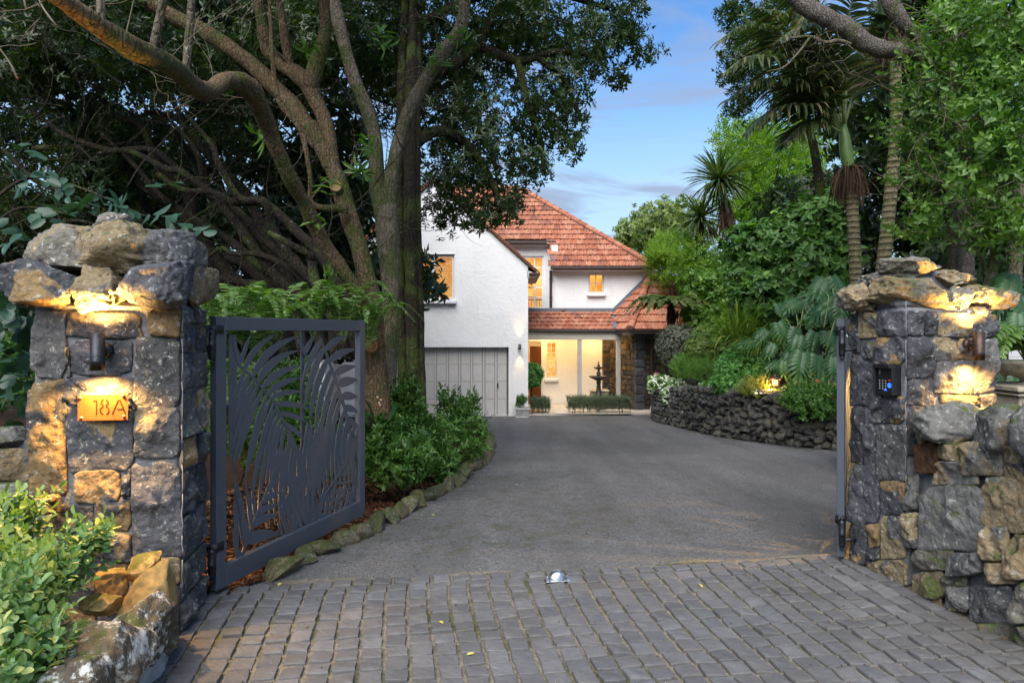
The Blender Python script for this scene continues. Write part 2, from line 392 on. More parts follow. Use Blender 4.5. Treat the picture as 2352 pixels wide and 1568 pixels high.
def mk_wood(name, a, b, sc=(18, 18, 1.2)):
    g = G(name); v = g.coords(); mp = g.n('ShaderNodeMapping', {'Vector': v, 'Scale': sc}); n = g.noise(mp.outputs[0], 3, 6, .6); n2 = g.noise(v, 2.5, 4)
    c = g.mix(g.rr(n, .3, .7), a, b); c = g.mix(g.mul(g.rr(n2, .5, .75), .3), c, tuple(x*.7 for x in a)); g.bsdf(c, .75, .25, g.bump(n, .004)); return g.m
M_doorgap = simple('door_gap', (.17,.16,.15), .9)
M_doorwood = mk_wood('weathered_garage_board', (.44,.42,.39), (.54,.515,.48))
M_postwood = mk_wood('silvered_post', (.30,.27,.23), (.48,.45,.40))
M_beamwood = mk_wood('pale_beam', (.40,.36,.29), (.50,.46,.38), (1.2,18,18))
M_frame = simple('cream_window_frame', (.62,.60,.55), .5, .4)
M_white = simple('white_trim', (.72,.72,.72), .5, .4)
M_gate = simple('charcoal_powdercoat', (.062,.074,.095), .42, .5, .1, .1, 200, .0008, 400)
M_iron = simple('blackened_iron', (.022,.024,.028), .38, .6, .6, .3, 40, .003, 90)
M_bronze = simple('aged_bronze', (.055,.032,.022), .45, .5, .6, .4, 40)
M_brass = simple('bronze_sensor', (.30,.17,.085), .4, .5, .6, .3, 25)
M_corten = simple('copper_plate', (.21,.055,.010), .55, .35, .3, .25, 14, .001, 200)
M_black = simple('black_plastic', (.012,.012,.014), .35, .5)
M_steel = simple('galvanised_steel', (.42,.45,.48), .3, .6, .9, .15, 20)
M_concrete = simple('pale_concrete', (.36,.35,.33), .9, .2, 0, .25, 14, .006, 60)
M_caststone = simple('cast_stone', (.33,.29,.22), .85, .2, 0, .35, 12, .008, 50)
M_flag = simple('cream_flagstone', (.50,.45,.37), .8, .25, 0, .15, 5)
M_fount = simple('dark_fountain_bronze', (.06,.05,.043), .45, .5, .4, .4, 20, .004, 40)
M_lens = simple('frosted_lens', (.5,.5,.48), .3, .5)
WARM = (1.0, .53, .14)
M_glowamber = None
def mk_room(name, a, b, s):
    g = G(name); v = g.coords(False); n = g.noise(v, 1.7, 4); mp = g.mix(g.rr(n, .38, .62), a, b); sz_ = g.n('ShaderNodeSeparateXYZ', {0: v}).outputs[2]; s = g.mul(g.rr(g.noise(v, 1.1, 3), .3, .7, .6, 1.45), s)
    e = g.n('ShaderNodeEmission', {0: mp, 1: s}); g.nt.links.new(e.outputs[0], g.out.inputs[0]); return g.m
M_room = mk_room('lit_room', (1.0,.32,.025), (1.0,.56,.13), .26)
M_bulb = glow('lamp_lens_glow', (1.0,.70,.32), 2.5)
def mk_glass():
    g = G('window_glass'); t = g.n('ShaderNodeBsdfTransparent', {0: (1,1,1)}); gl = g.n('ShaderNodeBsdfGlossy', {'Roughness': .03})
    mx = g.n('ShaderNodeMixShader', {0: .05, 1: t.outputs[0], 2: gl.outputs[0]}); g.nt.links.new(mx.outputs[0], g.out.inputs[0]); return g.m
M_glass = mk_glass()
M_blind = simple('timber_blind', (.55,.34,.12), .6, .3)
M_doorred = mk_wood('red_timber_door', (.20,.06,.02), (.30,.10,.035))
# ------------------------------------------------------------------ ground, drive, beds
def sheet(name, xs_of, ys, z_of, m, nx=12):
    vs = []; fs = []
    for y in ys:
        x0, x1 = xs_of(y)
        for k in range(nx+1):
            x = x0+(x1-x0)*k/nx; vs.append((x, y, z_of(x, y)))
    for i in range(len(ys)-1):
        for k in range(nx): a = i*(nx+1)+k; fs.append((a, a+1, a+nx+2, a+nx+1))
    o = link(name, npmesh(name, vs, fs, m, True)); return setp(o, kind='structure')
def lin(a, b, n): return [a+(b-a)*i/n for i in range(n+1)]
EXY = [(2,-1.9),(4.2,-1.66),(4.49,-1.53),(5.41,-1.23),(6.43,-1.0),(7.9,-.69),(10.56,-.38),(12.87,-.42),(15.5,-1.1),(18,-2.6),(20,-5)]
def ex(y): return float(np.interp(y, [a for a,b in EXY], [b for a,b in EXY]))
WXY = [(8.0,9.4),(7.2,10.2),(6.3,10.9),(5.48,11.56),(4.82,12.55),(4.29,14.1),(4.07,16.6),(3.95,18.4),(4.35,20.4),(5.2,21.5)]
def wx(y): return float(np.interp(y, [b for a,b in WXY], [a for a,b in WXY]))
sheet('ground', lambda y: (-260, 260), [-60,-10,0,4,6,9,13,18,21,26,40,80,320], lambda x,y: gz(y)-.12, M_terrain, 24)
sheet('driveway', lambda y: (ex(y)-.25, max(wx(y)+.3, 4.2) if y > 9.4 else 8), lin(4.2, 21.2, 60), lambda x,y: gz(y)-.004, M_asphalt, 20)
sheet('driveway_apron', lambda y: (-6.5, ex(min(y,20))-.24 if y < 20 else -5), lin(17.5, 20.55, 8), lambda x,y: gz(y)-.012, M_asphalt, 6)
def bedl(x, y):
    d = max(0, ex(y)-x); return gz(y)+.0+.05*min(d, .5)+.10*max(0, min(d-.5, 4)) + .012*math.sin(x*7+y*5)*min(1, d*2)
sheet('garden_bed', lambda y: (-18, ex(y)-.05), lin(4.15, 19.8, 60), bedl, M_soil, 40)
def bedr(x, y):
    d = x-wx(y); return gz(y)+.72+.16*min(max(d, 0), 4)-.35*max(0, min(1, (12.6-y)/1.2))*max(0, 1-max(d, 0)/1.2)
sheet('garden_bed', lambda y: (wx(y)+.25, 24), lin(9.6, 24, 40), bedr, M_soil, 24)
sheet('garden_bed', lambda y: (2.62 if y < 4.9 else 3.15+.3*(y-4.9), 14), lin(2.0, 9.8, 14), lambda x,y: .12 if y < 7 else gz(y)+.12+.2*(y-7), M_soil, 8)
sheet('street_verge', lambda y: (-9, -2.05), lin(-1, 4.15, 10), lambda x,y: .22 if y < 3.35 else .06, M_soil, 8)

# ------------------------------------------------------------------ paving of basalt setts
A0 = Vector((-1.39, 4.30, 0)); AA = Vector((.989, .148, 0)); AB = Vector((-.148, .989, 0))
pav = MB()
pav.prism([A0-AA*1.0+AB*.02, A0-AA*1.0-AB*6.5, A0+AA*5.4-AB*6.5, A0+AA*5.4+AB*.02], (0,0,.004))
paving = pav.build('paving', M_joint); setp(paving, kind='structure')
def sett_mesh(i):
    r = random.Random(100+i); N = 12; h = .0575; vs = []; base = []
    for k in range(N):
        e, t = divmod(k, 3); t = t/3
        c = [(-1,-1),(1,-1),(1,1),(-1,1),(-1,-1)]
        x = c[e][0]+(c[e+1][0]-c[e][0])*t; y = c[e][1]+(c[e+1][1]-c[e][1])*t
        j = .10 if t == 0 else .06
        base.append((h*(x*.985-(0.03*x if t == 0 else 0)+r.uniform(-j,j)*.8), h*(y*.985-(.03*y if t == 0 else 0)+r.uniform(-j,j)*.8)))
    tx, ty = r.uniform(-.075,.075), r.uniform(-.075,.075)
    for s, z in ((1.0,-.01),(1.0,.008),(.955,.0125),(.55,.0135)):
        for x, y in base: vs.append((x*s, y*s, z+(tx*x+ty*y if z > 0 else 0)+(r.uniform(-.0012,.0012) if z > .01 else 0)))
    vs.append((0,0,.0145)); fs = []
    for q in range(3):
        for k in range(N): a, b = q*N+k, q*N+(k+1) % N; fs.append((a, b, b+N, a+N))
    for k in range(N): fs.append((3*N+k, 3*N+(k+1) % N, 4*N))
    mb = MB().add(vs, fs); return mb.mesh('paver', M_paver, False)
SETTS = [sett_mesh(i) for i in range(10)]
cells = []
P = .122
for j in range(-40, 0):
    for i in range(-8, 46):
        a = (i+.5)*P; b = (j+.5)*P-.012
        if j == -1: a += .02
        a += .010*math.sin(j*.45+i*.1)+random.uniform(-.003,.003); b += .022*math.sin(a*1.5+.6)+.004*math.sin(a*4+j*.7)+random.uniform(-.003,.003)
        p = A0+AA*a+AB*b
        if p.y < 2.9 or abs(p.x) > p.y*.78+.1: continue
        if p.x < -1.86+(p.y-4)*-.14+.06: continue
        if p.x > 2.46+(4.26-p.y)*.146-.02: continue
        cells.append((p.length, p, i, j))
cells.sort(key=lambda c: c[0])
rest = MB(); rrnd = []
for n, (dist, p, i, j) in enumerate(cells):
    rz = math.atan2(AA.y, AA.x)+random.uniform(-.035,.035)+random.choice((0, math.pi))
    loc = (p.x, p.y, .004+random.uniform(-.0025,.0035)); sc = (random.uniform(.88,.95), random.uniform(.91,.97), random.uniform(1.0,1.4))
    if n < 300: link('paver', random.choice(SETTS), paving, loc, (0,0,rz), sc)
    else:
        me = random.choice(SETTS); Mx = Matrix.LocRotScale(Vector(loc), Matrix.Rotation(rz, 3, 'Z').to_quaternion(), Vector(sc))
        rest.add([Mx @ v.co for v in me.vertices], [list(q.vertices) for q in me.polygons]); rrnd += [random.random()]*len(me.vertices)
ro = rest.build('paver', M_paver, paving); setp(ro, kind='stuff')
at_ = ro.data.attributes.new('rnd', 'FLOAT', 'POINT'); at_.data.foreach_set('value', np.array(rrnd, np.float32))

# ragged cement edge between the asphalt and the setts
ce = []; nce = 60
for i in range(nce+1):
    a = -.05+i*(4.05/nce); wv = -.01+.11*max(0, float(fbm(np.array([[a*2.3, 1.7, 0]]), 3)[0])+.25); ce += [A0+AA*a+AB*(.004), A0+AA*a+AB*(.012+wv)]
o = link('cement_edge', npmesh('cement_edge', [(p.x, p.y, .008) for p in ce], [(2*i, 2*i+2, 2*i+3, 2*i+1) for i in range(nce)], M_joint)); setp(o, kind='structure')
# ------------------------------------------------------------------ stones
class Face:
    """an upright plane through two ground points; pictures positions are cast onto it"""
    def __init__(s, p0, p1):
        s.p0 = Vector((*p0, 0)); d = Vector((*p1, 0))-s.p0; s.L = d.length; s.d = d.normalized(); s.n = Vector((s.d.y, -s.d.x, 0))
    def px(s, u, v):
        r = Vector(((u-CX)/F, 1, -(v-CY)/F)); t = s.n.dot(s.p0)/s.n.dot(r); q = r*t; return (q-s.p0).dot(s.d), q.z+EYE
    def P(s, a, z, o=0): return s.p0+s.d*a+Vector((0,0,z))+s.n*o
def face_stone(face, poly, d, seed, m, parent, name='stone', rough=1.15, label=None):
    """rock-faced stone on an upright plane: poly in (s, z)"""
    r = np.random.default_rng(seed); poly = np.array(poly, float); c = poly.mean(0)
    n = len(poly); K = 52; out = []
    for k in range(K):
        t = k/K*n; i = int(t); f = t-i; out.append(poly[i]*(1-f)+poly[(i+1) % n]*f)
    out = np.array(out)
    out = .84*out+.08*np.roll(out, 1, 0)+.08*np.roll(out, -1, 0)
    size = np.ptp(out, 0).min()
    th = np.linspace(0, 2*np.pi, K, endpoint=False)
    jit = 1.045+.06*fbm(np.c_[np.cos(th)*2.1, np.sin(th)*2.1, np.full(K, seed*3.7)], 3)
    out = c+(out-c)*jit[:,None]
    rings = [(1.0,-.05,0),(1.0,.35,.25),(.985,.72,.7),(.95,.9,1),(.87,1,1),(.79,1,1),(.71,1,1),(.63,1,1),(.54,1,1),(.45,1,1),(.36,1,1),(.26,1,1),(.15,1,1)]
    tilt = r.normal(0, .10, 2); vs = []; npl_ = 6
    pg = r.normal(0, .30, (npl_,2)); po = r.uniform(.0, .035, npl_)+.004
    for s_, h, a in rings:
        q = c+(out-c)*s_; nz = fbm(np.c_[q*7/ (1 if size > .2 else .7), np.full(K, seed*1.3)], 4)
        rid = np.abs(fbm(np.c_[q*4.2, np.full(K, seed*2.3+5)], 2))
        fac = np.min((q-c)@pg.T+po, axis=1); fac = np.clip(fac, -.75*d, .05)
        hi_ = fbm(np.c_[q*24, np.full(K, seed*.7)], 3); hh = d*h+a*rough*(.016*nz-.014*rid+fac*.8+.008*hi_)+.008*a; fl_ = a*(.014+.004*nz+.004*hi_); hh = np.maximum(hh, fl_) if a > 0 else hh
        vs += [face.P(q[k,0], q[k,1], hh[k]) for k in range(K)]
    vs.append(face.P(c[0], c[1], float(hh.mean()))); fs = []
    R_ = len(rings)
    for i in range(R_-1):
        for k in range(K): a, b = i*K+k, i*K+(k+1) % K; fs.append((a, b, b+K, a+K))
    for k in range(K): fs.append(((R_-1)*K+k, (R_-1)*K+(k+1) % K, R_*K))
    o3 = face.P(c[0], c[1], 0)
    mb = MB().add([v-o3 for v in vs], fs); me = mb.mesh(name, m, True)
    ob = link(name, me, parent, o3)
    if label: ob['label'] = label
    return ob
def rect_px(face, u0, u1, v0, v1, jit=.012, sd=0):
    r = random.Random(sd); pts = []
    for u, v in ((u0,v1),(u1,v1),(u1,v0),(u0,v0)):
        s_, z = face.px(u, v); pts.append((s_+r.uniform(-jit,jit), z+r.uniform(-jit,jit)))
    # clip a corner now and then so that the outlines are not all boxes
    q = []
    for i in range(4):
        p0, p1, p2 = pts[i-1], pts[i], pts[(i+1) % 4]
        if r.random() < .55:
            a = r.uniform(.06,.24); b = r.uniform(.06,.24)
            q += [(p1[0]+(p0[0]-p1[0])*a, p1[1]+(p0[1]-p1[1])*a), (p1[0]+(p2[0]-p1[0])*b, p1[1]+(p2[1]-p1[1])*b)]
        else: q.append(p1)
    return q
_ICO = {}
def ico(sub):
    if sub not in _ICO:
        bm = bmesh.new(); bmesh.ops.create_icosphere(bm, subdivisions=sub, radius=1)
        _ICO[sub] = (np.array([v.co for v in bm.verts]), np.array([[v.index for v in f.verts] for f in bm.faces])); bm.free()
    return _ICO[sub]
def rock_mesh(name, dims, seed, sub, m, planes=14, nz=.07, smooth=False, lo=.46, hi=.86, boxy=0):
    r = np.random.default_rng(seed); V, Fc = ico(sub); V = V.copy()
    if boxy: V = np.sign(V)*np.abs(V)**(1-boxy); V *= .9; lo, hi = .72, 1.05
    V *= 1.18
    for _ in range(planes):
        n = r.normal(size=3); n /= np.linalg.norm(n); o = r.uniform(lo, hi); dd = V@n-o
        V = V-np.clip(dd, 0, None)[:,None]*n*.92
    L = np.linalg.norm(V, axis=1, keepdims=True); dr = V/np.maximum(L, 1e-6)
    V = V*(1+nz*fbm(V*1.9+seed*5.1, 3)[:,None]+nz*.55*fbm(V*6+seed*2.1, 3)[:,None]-nz*.5*np.abs(fbm(V*3.3+seed, 2))[:,None])
    lo_, hi_ = V.min(0), V.max(0); V = (V-(lo_+hi_)/2)/(hi_-lo_)*np.array(dims)
    return npmesh(name, V, Fc, m, smooth)
def rock_px(name, u0, u1, v0, v1, Y, dep, seed, m, parent=None, sub=4, rot=(0,0,0), planes=15, nz=.075, smooth=False, boxy=0):
    w = (u1-u0)/F*Y; h = (v1-v0)/F*Y
    c = at((u0+u1)/2, (v0+v1)/2, Y); me = rock_mesh(name, (w, dep, h), seed, sub, m, planes, nz, smooth, boxy=boxy)
    return link(name, me, parent, c, rot)

# ------------------------------------------------------------------ stone gate pillar by the house number
LF = Face((-2.432, 3.455), (-1.735, 3.565))          # front
LS = Face((-1.735, 3.565), (-1.805, 4.01))           # drive side
pillL = thing('stone_gate_pillar', (-2.1, 3.72, 0), 'stone gate pillar with the orange 18A number plate and a small round sensor', 'pillar', 'basalt gate pillars')
def pillar_core(F1, F2, top, parent):
    a, b, c = F1.p0, F1.p0+F1.d*F1.L, F2.p0+F2.d*F2.L
    if (F2.p0-F1.p0).length < 1e-6: a, b, c = F1.p0+F1.d*F1.L, F1.p0, c
    dd = a+c-b; P4 = [p for p in (a, b, c, dd)]; cen = sum(P4, Vector())/4
    P4 = [cen+(p-cen)*.985 for p in P4]
    mb = MB().prism(P4, (0,0,top)); return mb.build('mortar_core', M_mortar, parent, bevel=.02)
pillar_core(LF, LS, 1.75, pillL)
LSTONES = [(71,152,715,869),(159,322,717,776),(340,414,711,772),(168,304,781,862),(311,415,776,931),(70,150,880,1135),(146,306,869,931),(160,306,931,1078),
 (311,415,934,1051),(172,280,1078,1153),(283,300,1078,1135),(310,416,1066,1274),(76,217,1161,1293),(226,302,1138,1217),(223,302,1220,1290),(226,325,1293,1340),
 (330,414,1280,1342),(332,410,1347,1460),(77,220,1299,1450),(226,326,1344,1460),(153,163,800,868)]
tags = {0:'ochre patched stone', 4:'white streaked stone'}
for i, (a,b,c,d) in enumerate(LSTONES):
    face_stone(LF, rect_px(LF, a, b, c, d, .008, i), .014+.008*((i*7) % 3), 40+i, M_basalt if i % 4 else M_basalt2, pillL, label=tags.get(i))
def side_fill(face, z0, z1, m1, m2, parent, sd, n=2, hh=.2):
    r = random.Random(sd); z = z0; k = 0
    while z < z1-.05:
        h = min(r.uniform(.75,1.3)*hh, z1-z); cut = sorted([0]+[face.L*(q+1)/n+r.uniform(-.05,.05) for q in range(n-1)]+[face.L])
        if r.random() < .25 and n == 2: cut = [0, face.L]
        for a, b in zip(cut[:-1], cut[1:]):
            poly = [(a+.006+r.uniform(0,.012), z+.006+r.uniform(0,.014)), (b-.006-r.uniform(0,.012), z+.006+r.uniform(0,.014)), (b-.006-r.uniform(0,.012), z+h-.006-r.uniform(0,.014)), (a+.006+r.uniform(0,.012), z+h-.006-r.uniform(0,.014))]
            face_stone(face, poly, r.uniform(.012,.03), sd*50+k, m1 if r.random() < .6 else m2, parent); k += 1
        z += h
side_fill(LS, .02, 1.73, M_basalt, M_basalt2, pillL, 3, 2, .19)
LC = [(20,216,600,712,3.52,.40,M_basalt),(192,298,596,722,3.54,.34,M_basalt2),(266,446,588,714,3.52,.40,M_basalt),(418,487,608,710,3.86,.42,M_caprock),
 (62,244,518,640,3.64,.42,M_caprock),(192,360,508,636,3.58,.38,M_lichen_rock),(318,444,520,636,3.66,.40,M_basalt2),(228,306,490,570,3.80,.28,M_caprock),(396,462,545,625,3.92,.3,M_caprock),(60,130,640,712,3.86,.4,M_caprock),(190,300,560,660,3.9,.4,M_caprock)]
for i, (a,b,c,d,Y,dp,m) in enumerate(LC):
    rock_px('capstone', a, b, c, d, Y, dp, 300+i, M_basalt2 if m is M_lichen_rock else m, pillL, 5, (0, random.uniform(-.05,.05), random.uniform(-.02,.12)), nz=.11, boxy=.48)
MB().prism([LF.P(.03,1.72,-.05), LF.P(LF.L-.02,1.72,-.05), LF.P(LF.L-.03,1.72,-.42), LF.P(.03,1.72,-.42)], (0,0,.17)).build('mortar_bed', M_mortar, pillL, bevel=.05)
rock_px('mortar_fill', 62, 446, 528, 720, 3.86, .42, 390, M_mortar, pillL, 4, planes=18, nz=.04)

# ------------------------------------------------------------------ stone gate pillar with the keypad
RS = Face((2.362, 4.74), (2.46, 4.26))
RF = Face((2.46, 4.26), (3.093, 4.369))
pillR = thing('stone_gate_pillar', (2.75, 4.55, 0), 'stone gate pillar with the black keypad and a pile of grey rocks on top', 'pillar', 'basalt gate pillars')
a, b, c = RS.p0, RS.p0+RS.d*RS.L, RF.p0+RF.d*RF.L
P4 = [a, b, c, a+c-b]; cen = sum(P4, Vector())/4
MB().prism([cen+(p-cen)*.985 for p in P4], (0,0,1.75)).build('mortar_core', M_mortar, pillR, bevel=.02)
RSS = [(1974,2018,718,777),(2021,2080,715,772),(1956,1976,722,809),(1983,2010,785,822),(2015,2080,776,838),(1957,2006,832,929),(1984,2013,826,831),(2010,2026,866,939),(2028,2078,912,973),(1996,2026,942,971),
 (1956,1986,936,1060),(1988,2012,975,1064),(2016,2081,977,1101),(1955,2019,1067,1200),(2024,2081,1106,1180),(2026,2081,1185,1282),(1955,1992,1206,1296),(1996,2022,1204,1256),(1997,2081,1286,1344),(1996,2022,1258,1284)]
for i, (a,b,c,d) in enumerate(RSS):
    if d-c < 10: continue
    face_stone(RS, rect_px(RS, a, b, c, d, .006, 60+i), .013+.007*((i*5) % 3), 90+i, M_basalt if i % 3 else M_basalt2, pillR)
RFS = [(2083,2119,716,770),(2122,2149,715,769),(2153,2224,718,774),(2227,2284,721,776),(2083,2136,776,866),(2139,2192,776,829),(2195,2234,778,824),(2237,2284,782,900),(2143,2234,829,903),(2083,2139,870,930),(2159,2246,907,930),(2248,2285,905,948),(2083,2156,934,1040),(2160,2284,952,1060)]
for i, (a,b,c,d) in enumerate(RFS):
    face_stone(RF, rect_px(RF, a, b, c, d, .007, 160+i), .014+.008*((i*5) % 3), 190+i, M_basalt2 if i in (2,5,8,10,7) else M_basalt, pillR)
RC = [(1929,1996,650,718,4.62,.36,M_caprock),(1971,2036,626,680,4.72,.34,M_caprock),(1994,2180,634,716,4.42,.36,M_moss_rock),(2013,2154,588,648,4.58,.34,M_caprock),(2128,2223,617,668,4.62,.34,M_caprock),
 (2206,2317,653,714,4.46,.34,M_moss_rock),(2168,2229,658,724,4.42,.24,M_caprock),(2222,2260,703,730,4.38,.16,M_caprock),(1968,2004,694,720,4.60,.2,M_caprock),(2120,2180,690,722,4.46,.25,M_basalt2),(2050,2230,640,720,4.78,.3,M_caprock)]
for i, (a,b,c,d,Y,dp,m) in enumerate(RC):
    rock_px('capstone', a, b, c, d, Y, dp, 340+i, m, pillR, 5, (0, [0,.0,.1,0,-.08,.05,.2,0,0,0,0][i], random.uniform(-.15,.1)), nz=.14, boxy=.3)
MB().prism([RF.P(.0,1.72,-.05), RF.P(RF.L-.02,1.72,-.05), RF.P(RF.L-.03,1.72,-.42), RF.P(.0,1.72,-.42)], (0,0,.12)).build('mortar_bed', M_mortar, pillR, bevel=.05)
rock_px('mortar_fill', 1966, 2270, 622, 722, 4.72, .42, 391, M_mortar, pillR, 4, planes=18, nz=.04)

# ------------------------------------------------------------------ garden wall of large stones beside the keypad pillar
WF = Face((2.46, 4.255), (2.60, 3.30)); WF2 = WF
gw = thing('garden_wall', (2.75, 3.5, 0), 'garden wall of large mortared ochre and grey stones below the keypad pillar', 'wall')
e = WF.p0+WF.d*1.45
MB().prism([WF.p0-WF.n*.05, e-WF.n*.05, e-WF.n*.45, WF.p0-WF.n*.45], (0,0,1.08)).build('mortar_core', M_mortar, gw, bevel=.03)
WST = [(2104,2155,1015,1088,M_scoria),(2157,2216,1020,1056,M_wallrock),(2222,2304,1016,1090,M_wallrock),(2309,2352,1026,1105,M_basalt2),(2147,2246,1060,1112,M_wallrock),
 (2112,2266,1116,1262,M_wallrock),(2258,2370,1096,1222,M_wallrock),(2270,2318,1205,1284,M_wallrock),(2318,2380,1228,1330,M_wallrock),(2105,2188,1262,1310,M_moss_rock),(2188,2264,1268,1320,M_basalt2),(2098,2172,1312,1372,M_moss_rock),
 (2162,2220,1324,1344,M_moss_rock),(2268,2336,1290,1342,M_wallrock),(2176,2228,1346,1402,M_wallrock),(2230,2334,1346,1430,M_basalt2),(2338,2400,1336,1430,M_moss_rock),(2322,2400,1436,1500,M_moss_rock),
 (2090,2110,1092,1170,M_wallrock),(2088,2112,1176,1258,M_basalt2),(2240,2330,1432,1470,M_moss_rock),(2090,2160,1376,1408,M_wallrock),(2380,2480,1096,1260,M_wallrock),(2400,2500,1270,1480,M_wallrock),(2360,2440,1010,1090,M_wallrock)]
for i, (a,b,c,d,m) in enumerate(WST):
    face_stone(WF, rect_px(WF, a, b, c, d, .008, 260+i), .022+.013*((i*5) % 3), 400+i, m, gw, rough=1.3)
for i, (a,b,c,d,Y) in enumerate([(2098,2256,916,1018,4.02),(2243,2372,928,1070,3.66),(2210,2290,935,1000,4.1),(2100,2140,960,1020,4.2)]):
    rock_px('coping_stone', a, b, c, d, Y, .42, 440+i, M_wallrock, gw, 5, (0, .03, -.5), nz=.1, boxy=.3)
rock_px('coping_stone', 2352, 2500, 930, 1080, 3.3, .42, 446, M_wallrock, gw, 4)
e_ = WF.p0+WF.d*1.45
side_fill(Face((e_-WF.n*.45).xy, (WF.p0-WF.n*.45).xy), .02, 1.06, M_wallrock, M_basalt2, gw, 41, 5, .24)
side_fill(Face((e_-WF.n*.05).xy, (e_-WF.n*.45).xy), .02, 1.06, M_wallrock, M_basalt2, gw, 43, 1, .24)

# chalky line of lime run down the corner of each pillar
M_lime = simple('lime_run', (.19,.19,.185), .95, .1)
for pil, f1, f2, za, zb in ((pillL, LF, LS, .25, 1.70), (pillR, RS, RF, .42, 1.70)):
    c0 = f1.p0+f1.d*f1.L; z_ = za
    while z_ < zb:
        L_ = random.uniform(.06,.22); pts_ = []
        for q in range(5): pts_.append(c0+f1.n*(.016+.004*random.random())+f2.n*(.016+.004*random.random())+Vector((0,0,z_+L_*q/4))+f1.d*random.uniform(-.003,.003))
        MB().tube(pts_, [random.uniform(.002,.0038) for _ in range(5)], 5).build('lime_run', M_lime, pil, True); z_ += L_+random.uniform(0,.05)
# ------------------------------------------------------------------ low stone wall left of the number pillar
lw = thing('garden_wall', (-3.0, 3.8, 0), 'rough stone garden wall running off beside the 18A pillar', 'wall')
LWF = Face((-3.9, 3.60), (-2.45, 3.72))
MB().prism([LWF.P(0,0,-.06), LWF.P(LWF.L,0,-.06), LWF.P(LWF.L,0,-.4), LWF.P(0,0,-.4)], (0,0,1.0)).build('mortar_core', M_mortar, lw)
for i, (a,b,c,d) in enumerate([(-90,66,1028,1102),(-60,70,1106,1188),(20,74,1190,1275),(-80,18,1194,1290),(-10,72,1280,1370),(-120,-14,1294,1380)]):
    face_stone(LWF, rect_px(LWF, a, b, c, d, .01, 500+i), .06, 500+i, M_wallrock if i < 3 else M_basalt2, lw, rough=1.3)
lwx = Face((-3.9, 3.60), tuple((Vector((-3.9, 3.60, 0))+LWF.d*.84).xy)); side_fill(lwx, .02, .98, M_wallrock, M_basalt2, lw, 47, 3, .22)
rock_px('coping_stone', -70, 62, 978, 1034, 3.78, .4, 520, M_wallrock, lw, 4)
rock_px('coping_stone', -260, -60, 985, 1060, 3.75, .4, 521, M_wallrock, lw, 4)

# ------------------------------------------------------------------ boulders at the foot of the number pillar
def boulder(u0,u1,v0,v1,Y,dep,seed,m,label,nz=.09,rot=0,planes=14,sub=5):
    o = rock_px('boulder', u0,u1,v0,v1,Y,dep,seed,m,None,sub,(0,0,rot),planes,nz,False); return setp(o, label, 'boulder', 'boulders at the foot of the number pillar')
boulder(283,372,1266,1332,3.38,.22,601,M_sandstone,'blocky ochre rock leaning on the pillar, topmost of the heap',.05)
boulder(262,398,1290,1450,3.20,.30,602,M_sandstone,'large yellow sandstone rock with a jutting shelf',.08,.2)
boulder(216,290,1304,1382,3.28,.26,603,M_sandstone,'pitted yellow rock between the shrub and the largest sandstone rock',.08)
boulder(196,272,1362,1416,3.12,.24,604,M_sandstone,'small pointed ochre rock just above the lichened boulder',.1)
boulder(222,392,1374,1545,2.98,.40,605,M_lichen_rock,'dark lichened boulder against the foot of the pillar',.1,.3)
boulder(80,345,1412,1600,2.72,.55,606,M_lichen_rock,'long mossy boulder speckled with white lichen under the shrub',.1,-.1)
boulder(20,245,1512,1680,2.45,.45,607,M_lichen_rock,'white lichened boulder cut off by the bottom of the view',.1)
boulder(365,408,1380,1500,3.26,.22,608,M_basalt2,'narrow grey rock wedged between the pillar and the lichened boulder',.1)
kb = MB().prism([at(352,1580,2.95), at(395,1500,3.2), at(398,1470,3.36), at(372,1470,3.36), at(300,1560,2.95)], (0,0,-.14))
kb = MB().prism([(-1.93,1.6,.0),(-1.62,1.6,0),(-1.62,3.18,0),(-1.73,3.5,0),(-1.93,3.5,0)], (0,0,.10)).build('kerb', M_concrete, bevel=.012); setp(kb, kind='structure')

# ------------------------------------------------------------------ mossy edging stones along the drive
EDG = [rock_mesh('edging_stone', (1,1,1), 700+i, 3, M_edging, 12, .10, False) for i in range(8)]
def ordinal(n):
    a = ['','first','second','third','fourth','fifth','sixth','seventh','eighth','ninth','tenth','eleventh','twelfth','thirteenth','fourteenth','fifteenth','sixteenth','seventeenth','eighteenth','nineteenth']
    t = {2:'twent',3:'thirt',4:'fort',5:'fift',6:'sixt'}
    if n < 20: return a[n]
    return t[n//10]+('ieth' if n % 10 == 0 else 'y '+a[n % 10])
y = 4.50; k = 0; EDGW = []
words_e = ['flat mossy edging stone', 'rounded green edging stone', 'grey green edging stone', 'blunt mossy edging stone', 'broad moss covered edging stone']
while y < 16.2:
    L = random.uniform(.19,.32)*(1+.03*(y-4.5)); w = random.uniform(.13,.18)*(1+.03*(y-4.5)); h = random.uniform(.11,.15)+.013*(y-4.5)
    x = ex(y); sl = (ex(y+.2)-ex(y-.2))/.4; a = math.atan2(1, sl)
    EDGW.append((x+.015, y, L, w, h, a)); y += L*.93*math.sin(a); k += 1
for k, (x, y, L, w, h, a) in enumerate(EDGW):
    o = link('edging_stone', EDG[k % 8], None, (x, y, gz(y)+h*.28), (random.uniform(-.1,.1), random.uniform(-.1,.1), a+random.uniform(-.15,.15)+(math.pi if k % 2 else 0)), (L, w*1.15, h*1.15))
    lb = 'small grey edging stone at the end of the row by the gate hinge' if k == 0 else f'{words_e[k % 5]}, {ordinal(k+1)} along the drive counting from the gate'
    setp(o, lb, 'stone', 'mossy edging stones along the drive')

